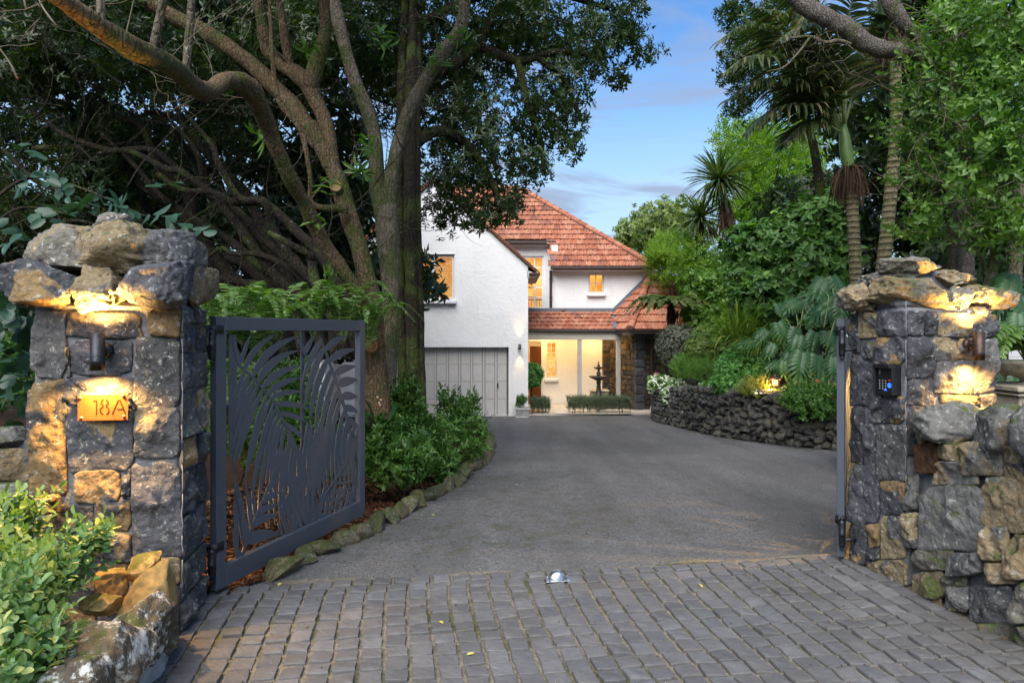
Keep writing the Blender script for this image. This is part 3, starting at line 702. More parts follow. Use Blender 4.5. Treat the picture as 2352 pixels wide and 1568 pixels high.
# ------------------------------------------------------------------ drystone retaining wall
dw = thing('retaining_wall', (4.6, 14, gz(14)), 'dark drystone retaining wall holding up the planted bank by the drive', 'wall')
def wall_pt(t):   # arc-length parameter on the wall curve
    return t
WP = spline([(x,y) for x,y in WXY], 160); seglen = np.r_[0, np.cumsum(np.linalg.norm(np.diff(WP, axis=0), axis=1))]
def wpos(s_):
    x = np.interp(s_, seglen, WP[:,0]); y = np.interp(s_, seglen, WP[:,1]); x2 = np.interp(s_+.05, seglen, WP[:,0]); y2 = np.interp(s_+.05, seglen, WP[:,1])
    return x, y, math.atan2(y2-y, x2-x)
def wtop(y): return float(np.interp(y, [9,11.9,12.2,14.1,16.6,18.4,21], [.36,.36,.92,.84,.96,.78,.72]))
core = MB(); ring = []
for i in range(0, 160, 3):
    x, yy, a = wpos(seglen[i]); n = Vector((-math.sin(a), math.cos(a), 0))
    if n.x > 0 and False: n = -n
    ring.append((Vector((x, yy, 0)), n))
vs = []; fs = []
for p, n in ring:
    # inward is to the bank: larger x
    inn = n if (n.x > 0 or (abs(n.x) < .2 and n.y > 0)) else -n
    b = p+inn*.14; c2 = p+inn*.5; h = wtop(p.y)-.1
    vs += [(b.x,b.y,gz(p.y)-.1),(b.x,b.y,gz(p.y)+h),(c2.x,c2.y,gz(p.y)+h),(c2.x,c2.y,gz(p.y)-.1)]
for i in range(len(ring)-1):
    for k in range(3): a = i*4+k; fs.append((a, a+1, a+5, a+4))
MB().add(vs, fs).build('rubble_core', M_soil, dw)
DS = [rock_mesh('stone', (1,1,1), 800+i, 3 if i < 6 else 2, M_drystone, 12, .12, False) for i in range(14)]
cnt = 0
s_end = seglen[-1]
row = 0; zc = 0.0; extra = []
while zc < 1.0:
    h = random.uniform(.10,.15); s0 = .3+random.uniform(0,.2)
    while s0 < s_end-.2:
        L = random.uniform(.11,.25); x, yy, a = wpos(s0+L/2)
        if zc < wtop(yy)-.03+random.uniform(-.05,.05) and yy > 10.2:
            extra.append((yy, x, yy, a, L, h*random.uniform(.85,1.2), zc+h/2+random.uniform(-.02,.02)))
        s0 += L*.88
    zc += h*.9; row += 1
extra.sort(key=lambda q: q[0])
for (k, x, yy, a, L, h, zz) in extra[:299]:
    link('stone', random.choice(DS), dw, (x+random.uniform(-.03,.05), yy, gz(yy)+zz), (random.uniform(-.6,.6), random.uniform(-.6,.6), a+random.uniform(-.5,.5)+random.choice((0,math.pi))), (L*1.15, random.uniform(.24,.34), h*1.28))
rest = MB()
for (k, x, yy, a, L, h, zz) in extra[299:]:
    me = random.choice(DS[6:]); Mx = Matrix.LocRotScale(Vector((x, yy, gz(yy)+zz)), Matrix.Rotation(a, 3, 'Z').to_quaternion(), Vector((L*1.12,.28,h*1.22)))
    rest.add([Mx @ v.co for v in me.vertices], [list(q.vertices) for q in me.polygons])
if rest.v: setp(rest.build('stone', M_drystone, dw), kind='stuff')
# loose rocks on the bank
for i, (u0,u1,v0,v1,Y,lb) in enumerate([(1786,1824,886,920,12.6,'squarish brown rock on the bank just past the path light'),(1766,1798,902,926,12.5,'pale brown rock on top of the retaining wall end'),(1810,1856,872,898,13.0,'long flat rock high on the bank beside the path light'),(1872,1902,868,884,12.9,'grey rock half hidden under the split leaves'),(1898,1930,872,892,12.6,'small mossy rock behind the bush near the gate leaf'),(1822,1850,920,950,12.4,'dark rock low on the bank beside the bush')]):
    o = rock_px('bank_rock', u0,u1,v0,v1,Y,.35,860+i,M_caprock,None,3,(0,0,.3)); setp(o, lb, 'rock', 'loose rocks on the planted bank')
# ------------------------------------------------------------------ gates
def gate_panel_shapes():
    """the frond cut-outs, drawn in the plane of the leaf: polygons in (s along the leaf 0..1, t up 0..1)"""
    GF = Face((-1.785, 4.08), (-1.27, 5.80))
    def c3(x, y):
        s_, z = GF.px(430.6+.4397*x, 689+.4397*y); return np.array([s_/1.795, (z-.05)/1.64])
    shapes = []
    def leaf(p, q, w, bend):
        w = w*(.62 if bend >= 0 else .95)
        p = np.array(p, float); q = np.array(q, float); d = q-p; L = np.linalg.norm(d); n = np.array([-d[1], d[0]])/L
        top = []; bot = []
        for t in np.linspace(0, 1, 9):
            c = p+d*t+n*bend*L*4*t*(1-t); ww = w*(math.sin(math.pi*min(1, .12+t*.88)**.8))**.8 if t < 1 else 0
            if t == 0: ww = w*.3
            top.append(c+n*ww); bot.append(c-n*ww)
        shapes.append([c3(*k) for k in top]+[c3(*k) for k in bot[::-1][1:]])
    def strip(pts, w0, w1):
        P = spline(pts, 18); a = []; b = []
        for i in range(len(P)):
            d = P[min(i+1,len(P)-1)]-P[max(i-1,0)]; n = np.array([-d[1], d[0]])/np.linalg.norm(d); w = w0+(w1-w0)*i/(len(P)-1); a.append(P[i]+n*w); b.append(P[i]-n*w)
        shapes.append([c3(*k) for k in a]+[c3(*k) for k in b[::-1]])
    # upper left frond
    strip([(255,330),(330,390),(430,500),(480,590),(520,660),(560,750),(600,880),(640,1010)], 6, 9)
    for p, q, w, b in [((300,360),(470,175),17,-.10),((345,400),(600,185),21,-.13),((372,425),(585,262),22,-.12),((395,455),(605,345),21,-.11),((420,490),(600,405),18,-.09),((437,510),(620,482),15,-.08),((460,545),(645,570),17,-.07),((483,590),(632,642),15,-.06),((505,640),(620,745),14,-.05),((525,700),(605,900),15,-.02),((560,760),(640,960),13,0),
                       ((275,345),(232,180),20,.0),((270,345),(330,178),18,.0),((255,335),(225,430),14,.0),((300,365),(228,560),19,.0),((322,385),(232,690),22,.02),((350,410),(230,800),22,.03),((372,430),(236,890),20,.03),((395,460),(262,850),19,.03),((415,490),(300,940),20,.03),((433,515),(315,900),16,.03),((447,540),(330,1090),19,.03),((462,570),(350,1000),17,.03),((475,590),(368,1110),19,.03),((490,620),(410,960),17,.02),((503,645),(430,900),13,.02),((512,660),(478,900),14,.02),((535,710),(520,960),13,.02),((555,760),(560,1050),14,0),((575,820),(600,1180),15,0)]: leaf(p, q, w, b)
    # upper right frond
    strip([(690,190),(728,285),(765,390),(800,490),(828,590),(850,690),(870,800)], 6, 9)
    for p, q, w, b in [((700,205),(600,430),24,.04),((715,245),(612,560),27,.04),((735,300),(640,640),27,.05),((755,350),(668,710),24,.05),((772,400),(690,760),22,.04),((788,450),(712,870),20,.04),((805,500),(740,800),18,.03),((820,560),(770,900),16,.03),((835,620),(800,880),15,.02),((850,690),(830,900),13,.02),
                       ((640,330),(700,195),18,0),((610,280),(655,185),22,0),((575,200),(620,300),18,0),((722,262),(840,185),18,-.10),((745,320),(885,255),20,-.09),((770,385),(885,345),22,-.07),((790,440),(890,415),26,-.05),((808,500),(890,505),24,-.03),((822,555),(890,585),20,-.02),((838,620),(892,670),17,-.02),((848,680),(892,750),14,0),((860,740),(888,880),13,0),((640,650),(648,830),13,0),((670,720),(680,1000),17,0),((690,760),(712,980),14,0),((625,640),(640,880),14,0)]: leaf(p, q, w, b)
    # lower left frond
    strip([(268,1385),(310,1260),(352,1150),(392,1050),(430,960),(462,880)], 8, 5)
    for p, q, w, b in [((308,1262),(490,1222),34,-.09),((340,1180),(475,1120),22,-.10),((365,1120),(478,1065),18,-.10),((390,1060),(492,1000),17,-.10),((412,1005),(486,930),14,-.10),((440,930),(480,860),9,-.05),
                       ((285,1340),(236,1270),14,0),((268,1385),(232,1180),14,0),((300,1290),(262,960),24,.02),((318,1240),(245,1000),18,.02),((335,1190),(300,930),19,.02),((355,1140),(330,930),15,.02),((300,1300),(240,880),20,0),((262,1375),(250,900),17,0)]: leaf(p, q, w, b)
    # lower middle frond
    strip([(655,1195),(610,1110),(560,1020),(510,940),(470,880)], 9, 5)
    for p, q, w, b in [((640,1165),(560,1020),16,0),((610,1110),(490,1050),14,0),((540,990),(520,880),14,0),((580,1060),(560,880),17,0),((610,1110),(590,860),18,0),((632,1150),(628,900),19,0),((650,1180),(660,930),18,0),((530,1230),(470,1040),19,0),((565,1215),(488,1000),20,0),((600,1205),(520,1000),19,0),((630,1190),(556,1030),16,0),((475,1160),(500,1240),16,0)]: leaf(p, q, w, b)
    # lower right frond
    strip([(640,1180),(690,1085),(740,990),(790,910),(835,840)], 8, 5)
    for p, q, w, b in [((668,1120),(800,1110),22,.06),((690,1085),(815,1070),17,.06),((715,1040),(840,1030),17,.05),((740,995),(865,985),15,.05),((762,955),(880,935),13,.05),((785,915),(885,890),11,.04),((655,1160),(750,1135),15,.05),((800,1110),(830,900),9,0),((850,1080),(842,880),10,0),((878,1060),(868,850),11,0),((820,1090),(890,1000),9,0)]: leaf(p, q, w, b)
    # more hanging leaflets through the lower half
    for i, x in enumerate(range(400, 640, 22)): leaf((x+60-8*(i % 2), 760+14*(i % 3)), (x+30+i*5, 1180-i*9), 17, .02)
    for i, x in enumerate(range(610, 880, 20)): leaf((x+20, 640+18*(i % 3)), (x-6+i*2, 1010-10*(i % 4)), 16, .02)
    for i, x in enumerate(range(470, 660, 24)): leaf((x+26, 1000+20*(i % 2)), (x+52+i*4, 1250-i*7), 16, .01)
    for i, x in enumerate(range(700, 880, 26)): leaf((x+22, 960+14*(i % 2)), (x-14, 1160-i*9), 15, .01)
    # long hanging leaflets that fill the stile side
    for x in (228, 246): shapes.append([c3(x-8, 180), c3(x+10, 180), c3(x+16, 620), c3(x, 900), c3(x-10, 620)])
    return shapes
GSH = gate_panel_shapes()
def build_gate(origin, direc, W_, z0, z1, label, mirror, hinge_out):
    g = thing('gate', origin, label, 'gate', 'pair of driveway gates')
    d = Vector((*direc, 0)).normalized(); n = Vector((d.y, -d.x, 0)); o = Vector(origin); T = .05
    def Q(s_, z, q=0): return o+d*s_+Vector((0,0,z-o.z))+n*q
    fr = MB(); w = .085; wb = .13
    for a0, a1, c0, c1 in ((0,w,z0,z1),(W_-w,W_,z0,z1),(w,W_-w,z0,z0+wb),(w,W_-w,z1-.085,z1)):
        fr.prism([Q(a0,c0,-T/2),Q(a1,c0,-T/2),Q(a1,c1,-T/2),Q(a0,c1,-T/2)], n*T)
    fr.build('frame', M_gate, g, bevel=.003)
    cx = MB(); cx.prism([Q(W_*.52,z0+wb,-.02),Q(W_*.52+.04,z0+wb,-.02),Q(W_*.52+.04,z1-.085,-.02),Q(W_*.52,z1-.085,-.02)], n*-.01)
    cx.build('brace_bar', M_gate, g)
    sc = MB(); e0, e1 = w*.8, W_-w*.8; f0, f1 = z0+wb*.9, z1-.08
    for i, sh in enumerate(GSH):
        P_ = []
        for s_, t in sh:
            s_ = min(max(s_*W_, e0), e1); z = min(max(z0+t*(z1-z0), f0), f1); P_.append((s_, z))
        off = -.006+(i % 23)*.0003
        sc.prism([Q(a, b, off) for a, b in P_], n*.004)
    sc.build('frond_screen', M_gate, g)
    for hz in (z1-.17, z0+.17):
        hb = MB(); c = Q(-.028, hz, .012*hinge_out)
        hb.lathe([(.004,-.115),(.013,-.108),(.013,-.098),(.006,-.092),(.019,-.088),(.021,-.07),(.021,-.012),(.024,-.008),(.024,.004),(.021,.008),(.021,.07),(.019,.084),(.006,.09),(.013,.096),(.014,.106),(.004,.114)], c, 14)
        q = Q(.005, hz+.10, 0); hb.beam(Q(-.03, hz+.09, .0), Q(.055, hz+.09, 0), .062, .05)
        h = hb.build('hinge', M_iron, g, True)
        pin = MB(); a = c+Vector((0,0,-.045)); b2 = a+Vector((-hinge_out*.16 if not mirror else .16, .02, 0))
        pin.tube([a, b2], .011, 8); pin.build('hinge_pin', M_iron, h, True)
    return g
gateL = build_gate((-1.785,4.08,.05), (.515,1.72), 1.795, .05, 1.69, 'open charcoal gate leaf of cut out palm fronds standing beside the 18A pillar', False, 1)
gateR = build_gate((2.262,4.70,.05), (.62,1.0), 1.795, .05, 1.69, 'charcoal gate leaf seen edge on against the keypad pillar', True, 1)

# gate stop set into the setts
gs = thing('gate_stop', (.255,4.45,.016), 'domed metal gate stop screwed to the setts in the middle of the drive', 'gate stop')
c = Vector((.29,4.36,.018)); Mr = Matrix.Rotation(.2, 4, 'Z')
MB().prism([c+Mr @ Vector(p) for p in ((-.085,-.05,0),(.075,-.055,0),(.085,.04,0),(-.07,.05,0))], (0,0,.007)).build('base_plate', M_steel, gs, bevel=.002)
vs = []; fs = []
for i in range(9):
    for k in range(17):
        ph = math.pi*k/16; t = (i/8-.5)*2; rr_ = math.sqrt(max(0, 1-t**4)); q = Vector((.058*math.cos(ph)*(.35+.65*rr_), t*.040, .006+.052*math.sin(ph)*rr_)); vs.append(c+Mr @ q)
for i in range(8):
    for k in range(16): a = i*17+k; fs.append((a, a+1, a+18, a+17))
MB().add(vs, fs).build('dome', M_steel, gs, True)
for x, y in ((-.07,-.035),(.06,-.04),(.07,.028),(-.055,.036)):
    MB().lathe([(.007,0),(.006,.004),(.001,.005)], c+Mr @ Vector((x,y,.007)), 8).build('bolt', M_steel, gs, True)

# ------------------------------------------------------------------ up and down lamps
def spot(name, loc, direc, energy, size, parent=None, blend=.35, rad=.012, col=WARM):
    l = bpy.data.lights.new(name, 'SPOT'); l.energy = energy; l.spot_size = R(size); l.spot_blend = blend; l.shadow_soft_size = rad; l.color = col
    o = bpy.data.objects.new(name, l); COL.objects.link(o); o.rotation_euler = Vector(direc).to_track_quat('-Z','Y').to_euler(); o.location = loc
    return par(o, parent)
def updown(label, face, s_, z0, z1, out, rad, matr, e, mount_side, group=None, r_m=.038, sz=82):
    base = face.P(s_, (z0+z1)/2, out); g = thing('wall_lamp', base, label, 'lamp', group)
    bar = MB(); H = z1-z0; c = face.P(s_, z0, out)
    bar.lathe([(rad*.86,.012),(rad,.0),(rad,H*.22),(rad*1.01,H*.225),(rad*1.01,H*.24),(rad,H*.245),(rad,H),(rad*.86,H),(rad*.86,H-.014)], c, 22)
    bar.build('barrel', matr, g, True)
    mt = MB(); p = face.P(s_, (z0+z1)/2+.005, 0); nn = face.n
    Mx = nn.to_track_quat('Z','Y').to_matrix().to_4x4()
    mt.lathe([(r_m,-.02),(r_m,out*.38),(r_m*.9,out*.46),(.001,out*.47)], p, 20, Mx); mt.build('mounting_cup', matr, g, True)
    st = MB()
    for dz in (-.016,.016): st.tube([face.P(s_, (z0+z1)/2+dz, out*.4), face.P(s_, (z0+z1)/2+dz, out*.9)], .005, 6)
    st.build('stem', M_brass, g)
    for zz, sg in ((H-.016,1),(.014,-1)):
        MB().lathe([(rad*.84,zz),(rad*.3,zz+.001*sg),(.001,zz+.0012*sg)], c, 16).build('lens', M_bulb, g)
        spot('lamp_light', face.P(s_, z0+(H+.004 if sg > 0 else -.004), out), (-face.n.x*.06, -face.n.y*.06, sg), e, sz, g, 1.0)
s0, z1 = LF.px(247, 765); _, z0 = LF.px(247, 847)
updown('black cylinder wall lamp shining up and down over the 18A plate', LF, s0, z0, z1, .115, .033, M_iron, 30, 1, 'up and down lamps on the gate pillars', sz=142)
s0, z1 = RF.px(2212, 762); _, z0 = RF.px(2212, 825)
updown('rust brown cylinder wall lamp shining up and down on the keypad pillar', RF, s0, z0, z1, .118, .034, M_bronze, 26, -1, 'up and down lamps on the gate pillars', sz=142)

# number plate: thin strokes cut in a copper sheet
npl = thing('number_plate', LF.P(.36, 1.2, .04), 'small copper plate on the pillar cut with the number 18A', 'house number')
def lp(u, v, o=.052): s_, z = LF.px(u, v); return LF.P(s_, z, o)
pl = [lp(190,906), lp(304,902), lp(304,961), lp(190,963)]
MB().prism(pl, LF.n*.004).build('plate', M_corten, npl, bevel=.0008)
M_digit = simple('dark_cut_letter', (.02,.011,.005), .95, .05)
dg = MB()
def c1(x, y): return lp(.366*x, 459+.366*y, .0566)
def stroke(pts, w=4.6):
    for (x0,y0),(x1,y1) in zip(pts[:-1], pts[1:]):
        dx_, dy_ = x1-x0, y1-y0; L = math.hypot(dx_, dy_); nx, ny = -dy_/L*w, dx_/L*w
        dg.prism([c1(x0+nx,y0+ny), c1(x1+nx,y1+ny), c1(x1-nx,y1-ny), c1(x0-nx,y0-ny)], LF.n*.0006)
def arc(cx_, cy_, rx, ry, a0, a1, n=12): return [(cx_+rx*math.cos(R(a0+(a1-a0)*i/n)), cy_+ry*math.sin(R(a0+(a1-a0)*i/n))) for i in range(n+1)]
stroke([(618,1254),(634,1252)]); stroke([(637,1248),(637,1340)])
stroke(arc(687,1264,21,19,-70,75)); stroke(arc(687,1264,21,19,105,250)); stroke(arc(687,1313,27,25,-75,70)); stroke(arc(687,1313,27,25,110,255))
stroke([(734,1336),(772,1248)]); stroke([(779,1246),(815,1334)]); stroke([(764,1306),(800,1306)])
dg.build('number', M_digit, npl)
for u, v in ((197,911),(293,907),(199,956),(295,953)):
    p = lp(u, v, .056); Mx = LF.n.to_track_quat('Z','Y').to_matrix().to_4x4()
    MB().lathe([(.008,-.03),(.008,0),(.0075,.006),(.004,.009),(.001,.0095)], p, 10, Mx).build('bolt', M_brass, npl, True)
    
# motion sensor
ms = thing('motion_sensor', LF.P(.1,1.06,.05), 'bronze ball motion sensor on a square bracket low on the pillar', 'sensor')
s0, zz = LF.px(122, 1155)
Q = lambda a, b, o: LF.P(s0+a, zz+b, o)
br = MB(); br.prism([Q(-.055,-.035,.035),Q(.055,-.035,.035),Q(.055,.045,.035),Q(.04,.055,.035),Q(-.04,.055,.035),Q(-.055,.045,.035)], LF.n*.028)
br.prism([Q(-.05,.03,.063),Q(.05,.03,.063),Q(.042,.052,.063),Q(-.042,.052,.063)], LF.n*.05); br.build('bracket', M_brass, ms, bevel=.005)
Mx = Matrix.Identity(4)
MB().lathe([(.001,.034)]+[(.036*math.cos(R(a)), .036*math.sin(R(a))) for a in range(75,-31,-15)]+[(.001,-.02)], Q(.005,-.012,.095), 18).build('ball', M_brass, ms, True)
MB().lathe([(.030,-.016),(.032,-.024),(.030,-.04),(.018,-.048),(.001,-.05)], Q(.005,-.012,.095), 18).build('lens', M_lens, ms, True)
for a in (-.042,.042): MB().lathe([(.006,0),(.005,.004),(.001,.005)], Q(a,.014,.063), 8, LF.n.to_track_quat('Z','Y').to_matrix().to_4x4()).build('screw', M_black, ms)

# keypad
kp = thing('keypad', RS.P(.2,1.3,.04), 'black intercom keypad with white dots and a lit blue button', 'keypad')
def kq(u, v, o): s_, z = RS.px(u, v); return RS.P(s_, z, o)
kc = [(2030,908),(2069,900),(2069,846),(2027,852)]
a = RS.px(2030,905); sK = (RS.px(2030,875)[0]+RS.px(2068,875)[0])/2; zK = RS.px(2049,874)[1]; hw, hh = .068, .092
KQ = lambda x, y, o: RS.P(sK+x, zK+y, o)
MB().prism([KQ(-hw,-hh,.0),KQ(hw,-hh,.0),KQ(hw,hh,.0),KQ(-hw,hh,.0)], RS.n*.055).build('body', M_black, kp, bevel=.006)
hd = MB()
hd.prism([KQ(-hw-.006,hh-.01,.0),KQ(hw+.006,hh-.01,.0),KQ(hw+.004,hh+.016,.0),KQ(-hw-.004,hh+.016,.0)], RS.n*.085)
for sg in (-1, 1): hd.prism([KQ(sg*(hw+.002),-hh*.95,.0),KQ(sg*(hw+.012),-hh*.95,.0),KQ(sg*(hw+.012),hh,.0),KQ(sg*(hw+.002),hh,.0)], RS.n*.068)
hd.build('rain_hood', M_black, kp, bevel=.003)
M_dot = glow('key_backlight', (.85,.9,1), .16); M_blue = glow('blue_led', (.02,.11,1), .7); M_red = glow('red_led', (1,.03,.02), .3)
Mk = RS.n.to_track_quat('Z','Y').to_matrix().to_4x4()
for r_ in range(4):
    for c_ in range(3): MB().lathe([(.0038,0),(.003,.001),(.0005,.0012)], KQ(-.042+c_*.026, .0-r_*.0165, .0551), 6, Mk).build('key', M_dot, kp)
for r_ in range(3): MB().lathe([(.002,0),(.001,.001)], KQ(-.042, .066-r_*.012, .0551), 6, Mk).build('pinhole', M_dot, kp)
MB().lathe([(.017,0),(.016,.002),(.013,.0025),(.0005,.0026)], KQ(.043,-.026,.0551), 16, Mk).build('call_button', M_blue, kp)
MB().prism([KQ(.034,.004,.0551),KQ(.052,.004,.0551),KQ(.052,.008,.0551),KQ(.034,.008,.0551)], RS.n*.001).build('status_light', M_red, kp)
MB().prism([KQ(-.004,-.062,.0551),KQ(.02,-.062,.0551),KQ(.02,-.054,.0551),KQ(-.004,-.054,.0551)], RS.n*.001).build('reader_light', M_blue, kp)

# lamps on the inner backs of the pillars: they throw the warm light through the gate leaf
def back_lamp(p, tgt, label, e):
    p = Vector(p); g = thing('garden_spotlight', p, label, 'lamp', 'small spotlights behind the pillars')
    d = (Vector(tgt)-p).normalized(); Mx = d.to_track_quat('Z','Y').to_matrix().to_4x4()
    MB().lathe([(.02,-.06),(.034,-.05),(.036,.03),(.03,.03),(.03,.02)], p, 14, Mx).build('housing', M_bronze, g, True)
    MB().tube([p-d*.03, p-d*.03+Vector((0,0,-.12))], .009, 6).build('stake', M_bronze, g)
    MB().lathe([(.03,.018),(.001,.0185)], p, 12, Mx).build('lens', M_bulb, g); spot('lamp_light', p+d*.035, d, e, 110, g)
back_lamp((3.0,5.0,1.25), (2.0,5.6,.3), 'small brown spotlight hidden behind the keypad pillar', 34)
back_lamp((-2.15,4.2,.35), (-1.5,5.1,0), 'small brown spotlight hidden behind the 18A pillar', 7)
# ------------------------------------------------------------------ the house
house = thing('house', (0, 22, -.96), 'white rendered house with orange clay tile roofs and lit windows', 'house')
GY = 20.5; FL = -.96
def strips(name, Y, th, zt, x0, x1, holes, m, zb=FL, brk=()):
    mb = MB(); xs = sorted(set([x0, x1]+[h[0] for h in holes]+[h[1] for h in holes]+[b for b in brk if x0 < b < x1]))
    for a, b in zip(xs[:-1], xs[1:]):
        mid = (a+b)/2; hs = sorted([h for h in holes if h[0] <= mid <= h[1]], key=lambda h: h[2]); z = zb
        for h in hs:
            if h[2] > z+1e-4: mb.prism([(a,Y,z),(b,Y,z),(b,Y,h[2]),(a,Y,h[2])], (0,th,0))
            z = h[3]
        mb.prism([(a,Y,z),(b,Y,z),(b,Y,zt(b)),(a,Y,zt(a))], (0,th,0))
    return mb.build(name, m, house)
PEAKX, PEAKZ, EX0, EX1, EZ = -2.34, 6.10, -5.16, .484, 3.55
def gable(x): return PEAKZ-(abs(x-PEAKX))*(PEAKZ-EZ)/(EX1-PEAKX)
DX0, DX1, DZ = -4.55, -.10, zat(797, GY)
wX0, wX1, wZ0, wZ1 = xat(905, GY), xat(1044, GY), zat(689, GY), zat(584, GY)
# uneven trowelled front: one fine grid with the openings left out
def stucco_front():
    st = .06; nx = int((EX1-EX0)/st); vs = []; fs = []; idx = {}
    xs = np.linspace(EX0, EX1, nx+1); zs = np.arange(FL, PEAKZ+.1, st)
    return
strips('wall', GY, .30, gable, EX0, EX1, [(DX0,DX1,FL,DZ),(wX0,wX1,wZ0,wZ1)], M_stucco, brk=(PEAKX,))
MB().box((EX1-.3,GY+.302,FL),(EX1-.003,24.5,EZ-.05)).build('wall', M_stucco, house)
MB().box((EX0+.003,GY+.302,FL),(EX0+.3,26.5,EZ-.05)).build('wall', M_stucco, house)
MB().box((DX0-.002,GY-.03,FL-.02),(DX1+.14,GY+.2,FL+.025)).build('door_sill', M_concrete, house)
# garage door: boards and battens in four lifting sections
gd = MB().box((DX0,GY+.2,FL),(DX1,GY+.26,DZ)).build('garage_door', M_doorgap, house)
pw = .367; nsec = 4; sh = (DZ-FL)/nsec; x = DX1-.02; col = 0
pm = MB().box((-.5,0,-.5),(.5,.02,.5)).mesh('panel', M_doorwood); bm_ = MB().box((-.5,0,-.5),(.5,.02,.5)).mesh('batten', M_doorwood)
while x-pw > DX0:
    for k in range(nsec): link('panel', pm, gd, (x-pw/2, GY+.178+.001*(k % 2), FL+sh*(k+.5)), (0,0,0), (pw-.09, 1, sh-.012))
    link('batten', bm_, gd, (x-pw, GY+.152, (FL+DZ)/2), (0,0,0), (.06, 2.2, DZ-FL-.01)); x -= pw
MB().box((DX1-.005,GY+.10,FL),(DX1+.05-.05,GY+.2,DZ)).build('door_jamb', M_frame, house)
MB().box((DX1-.35,GY+.15,FL+.85),(DX1-.31,GY+.17,FL+1.0)).build('lock_plate', M_black, gd)
def window(x0, x1, z0, z1, Y, nc, nr, fw=.06, bar=.03, sill=True, blind=False, mull=(), room_d=.55, fm=None):
    fm = fm or M_frame; w = MB(); d = .07
    w.box((x0,Y,z0),(x0+fw,Y+d,z1)).box((x1-fw,Y,z0),(x1,Y+d,z1)).box((x0+fw,Y,z0),(x1-fw,Y+d,z0+fw)).box((x0+fw,Y,z1-fw),(x1-fw,Y+d,z1))
    for mx in mull: w.box((mx-.06,Y-.012,z0+fw),(mx+.06,Y+d-.002,z1-fw))
    win = w.build('window', fm, house)
    a0, a1, b0, b1 = x0+fw, x1-fw, z0+fw, z1-fw
    if nc*nr > 1:
        for k in range(1, nc): c = a0+(a1-a0)*k/nc; MB().box((c-bar/2,Y+.012,b0),(c+bar/2,Y+.05,b1)).build('glazing_bar', fm, win)
        for k in range(1, nr): c = b0+(b1-b0)*k/nr; MB().box((a0,Y+.015,c-bar/2),(a1,Y+.047,c+bar/2)).build('glazing_bar', fm, win)
    edges = [a0]+sorted(mull)+[a1] if mull else [a0+(a1-a0)*k/nc for k in range(nc+1)]
    for i in range(len(edges)-1):
        for k in range(nr):
            MB().box((edges[i]+.004,Y+.03,b0+(b1-b0)*k/nr+.004),(edges[i+1]-.004,Y+.034,b0+(b1-b0)*(k+1)/nr-.004)).build('pane', M_glass, win)
    MB().box((x0-.1,Y+room_d,z0-.1),(x1+.1,Y+room_d+.03,z1+.1)).build('lit_room', M_room, win)
    if blind:
        for i in range(len(edges)-1):
            b = MB(); z = b0+.02; q0 = edges[i]+(.05 if i else .01); q1 = edges[i+1]-(.05 if i < len(edges)-2 else .01)
            while z < b1-.02:
                b.prism([(q0,Y+.10,z),(q1,Y+.10,z),(q1,Y+.135,z+.028),(q0,Y+.135,z+.028)], (0,.002,.003)); z += .048
            for t in (.2,.5,.8): xx = q0+(q1-q0)*t; b.box((xx-.004,Y+.096,b0),(xx+.004,Y+.099,b1))
            b.build('blind', M_blind, win)
    if sill: MB().box((x0-.06,Y-.22,z0-.12),(x1+.06,Y+.03,z0-.002)).build('sill', M_white, win, bevel=.02)
    return win
window(wX0, wX1, wZ0, wZ1, GY+.07, 1, 1, .08, mull=(xat(949,GY), xat(996,GY)), blind=True)
MB().box((wX0-.03,GY-.012,wZ1),(wX1+.03,GY+.1,wZ1+.03)).build('window_head', M_white, house)
# gable roof over the garage wing
rf1 = MB(); ry0, ry1 = GY-.10, 27.0; t = (PEAKZ-EZ)/(EX1-PEAKX)
for sg in (-1, 1):
    e_x = PEAKX+sg*(EX1-PEAKX+.26); e_z = PEAKZ-t*abs(e_x-PEAKX)+.03
    rf1.prism([(PEAKX,ry0,PEAKZ+.03),(e_x,ry0,e_z),(e_x,ry0,e_z+.07),(PEAKX,ry0,PEAKZ+.11)], (0,ry1-ry0,0))
wing_roof = rf1.build('roof', M_deck, house)
vt = MB()
for sg in (-1, 1):
    for k in range(11):
        a0, a1 = k*.29, k*.29+.31; xa, xb = PEAKX+sg*a0*.99, PEAKX+sg*a1*.99
        za, zb = PEAKZ-t*abs(xa-PEAKX)+.09, PEAKZ-t*abs(xb-PEAKX)+.115
        v = MB().prism([(xa,ry0-.03,za),(xb,ry0-.03,zb),(xb,ry0-.03,zb+.035),(xa,ry0-.03,za+.035)], (0,.26,0)).build('verge_tile', M_tile, wing_roof)
MB().box((EX1+.02,GY-.16,EZ-.28),(EX1+.36,GY+3.5,EZ-.20)).build('gutter', M_brown, house, bevel=.02)
MB().prism([(EX1-.02,GY+.0,EZ-.34),(EX1+.26,GY+.0,EZ-.29),(EX1+.26,GY+.0,EZ-.22),(EX1-.02,GY+.0,EZ-.12)], (0,.5,0)).build('eave_corbel', M_white, house)
for k in range(2): MB().tube([(EX0-.1,GY-.05,EZ-.05),(EX0-.4,GY-.05,EZ-.22)], .05, 8).build('gutter', M_brown, house)

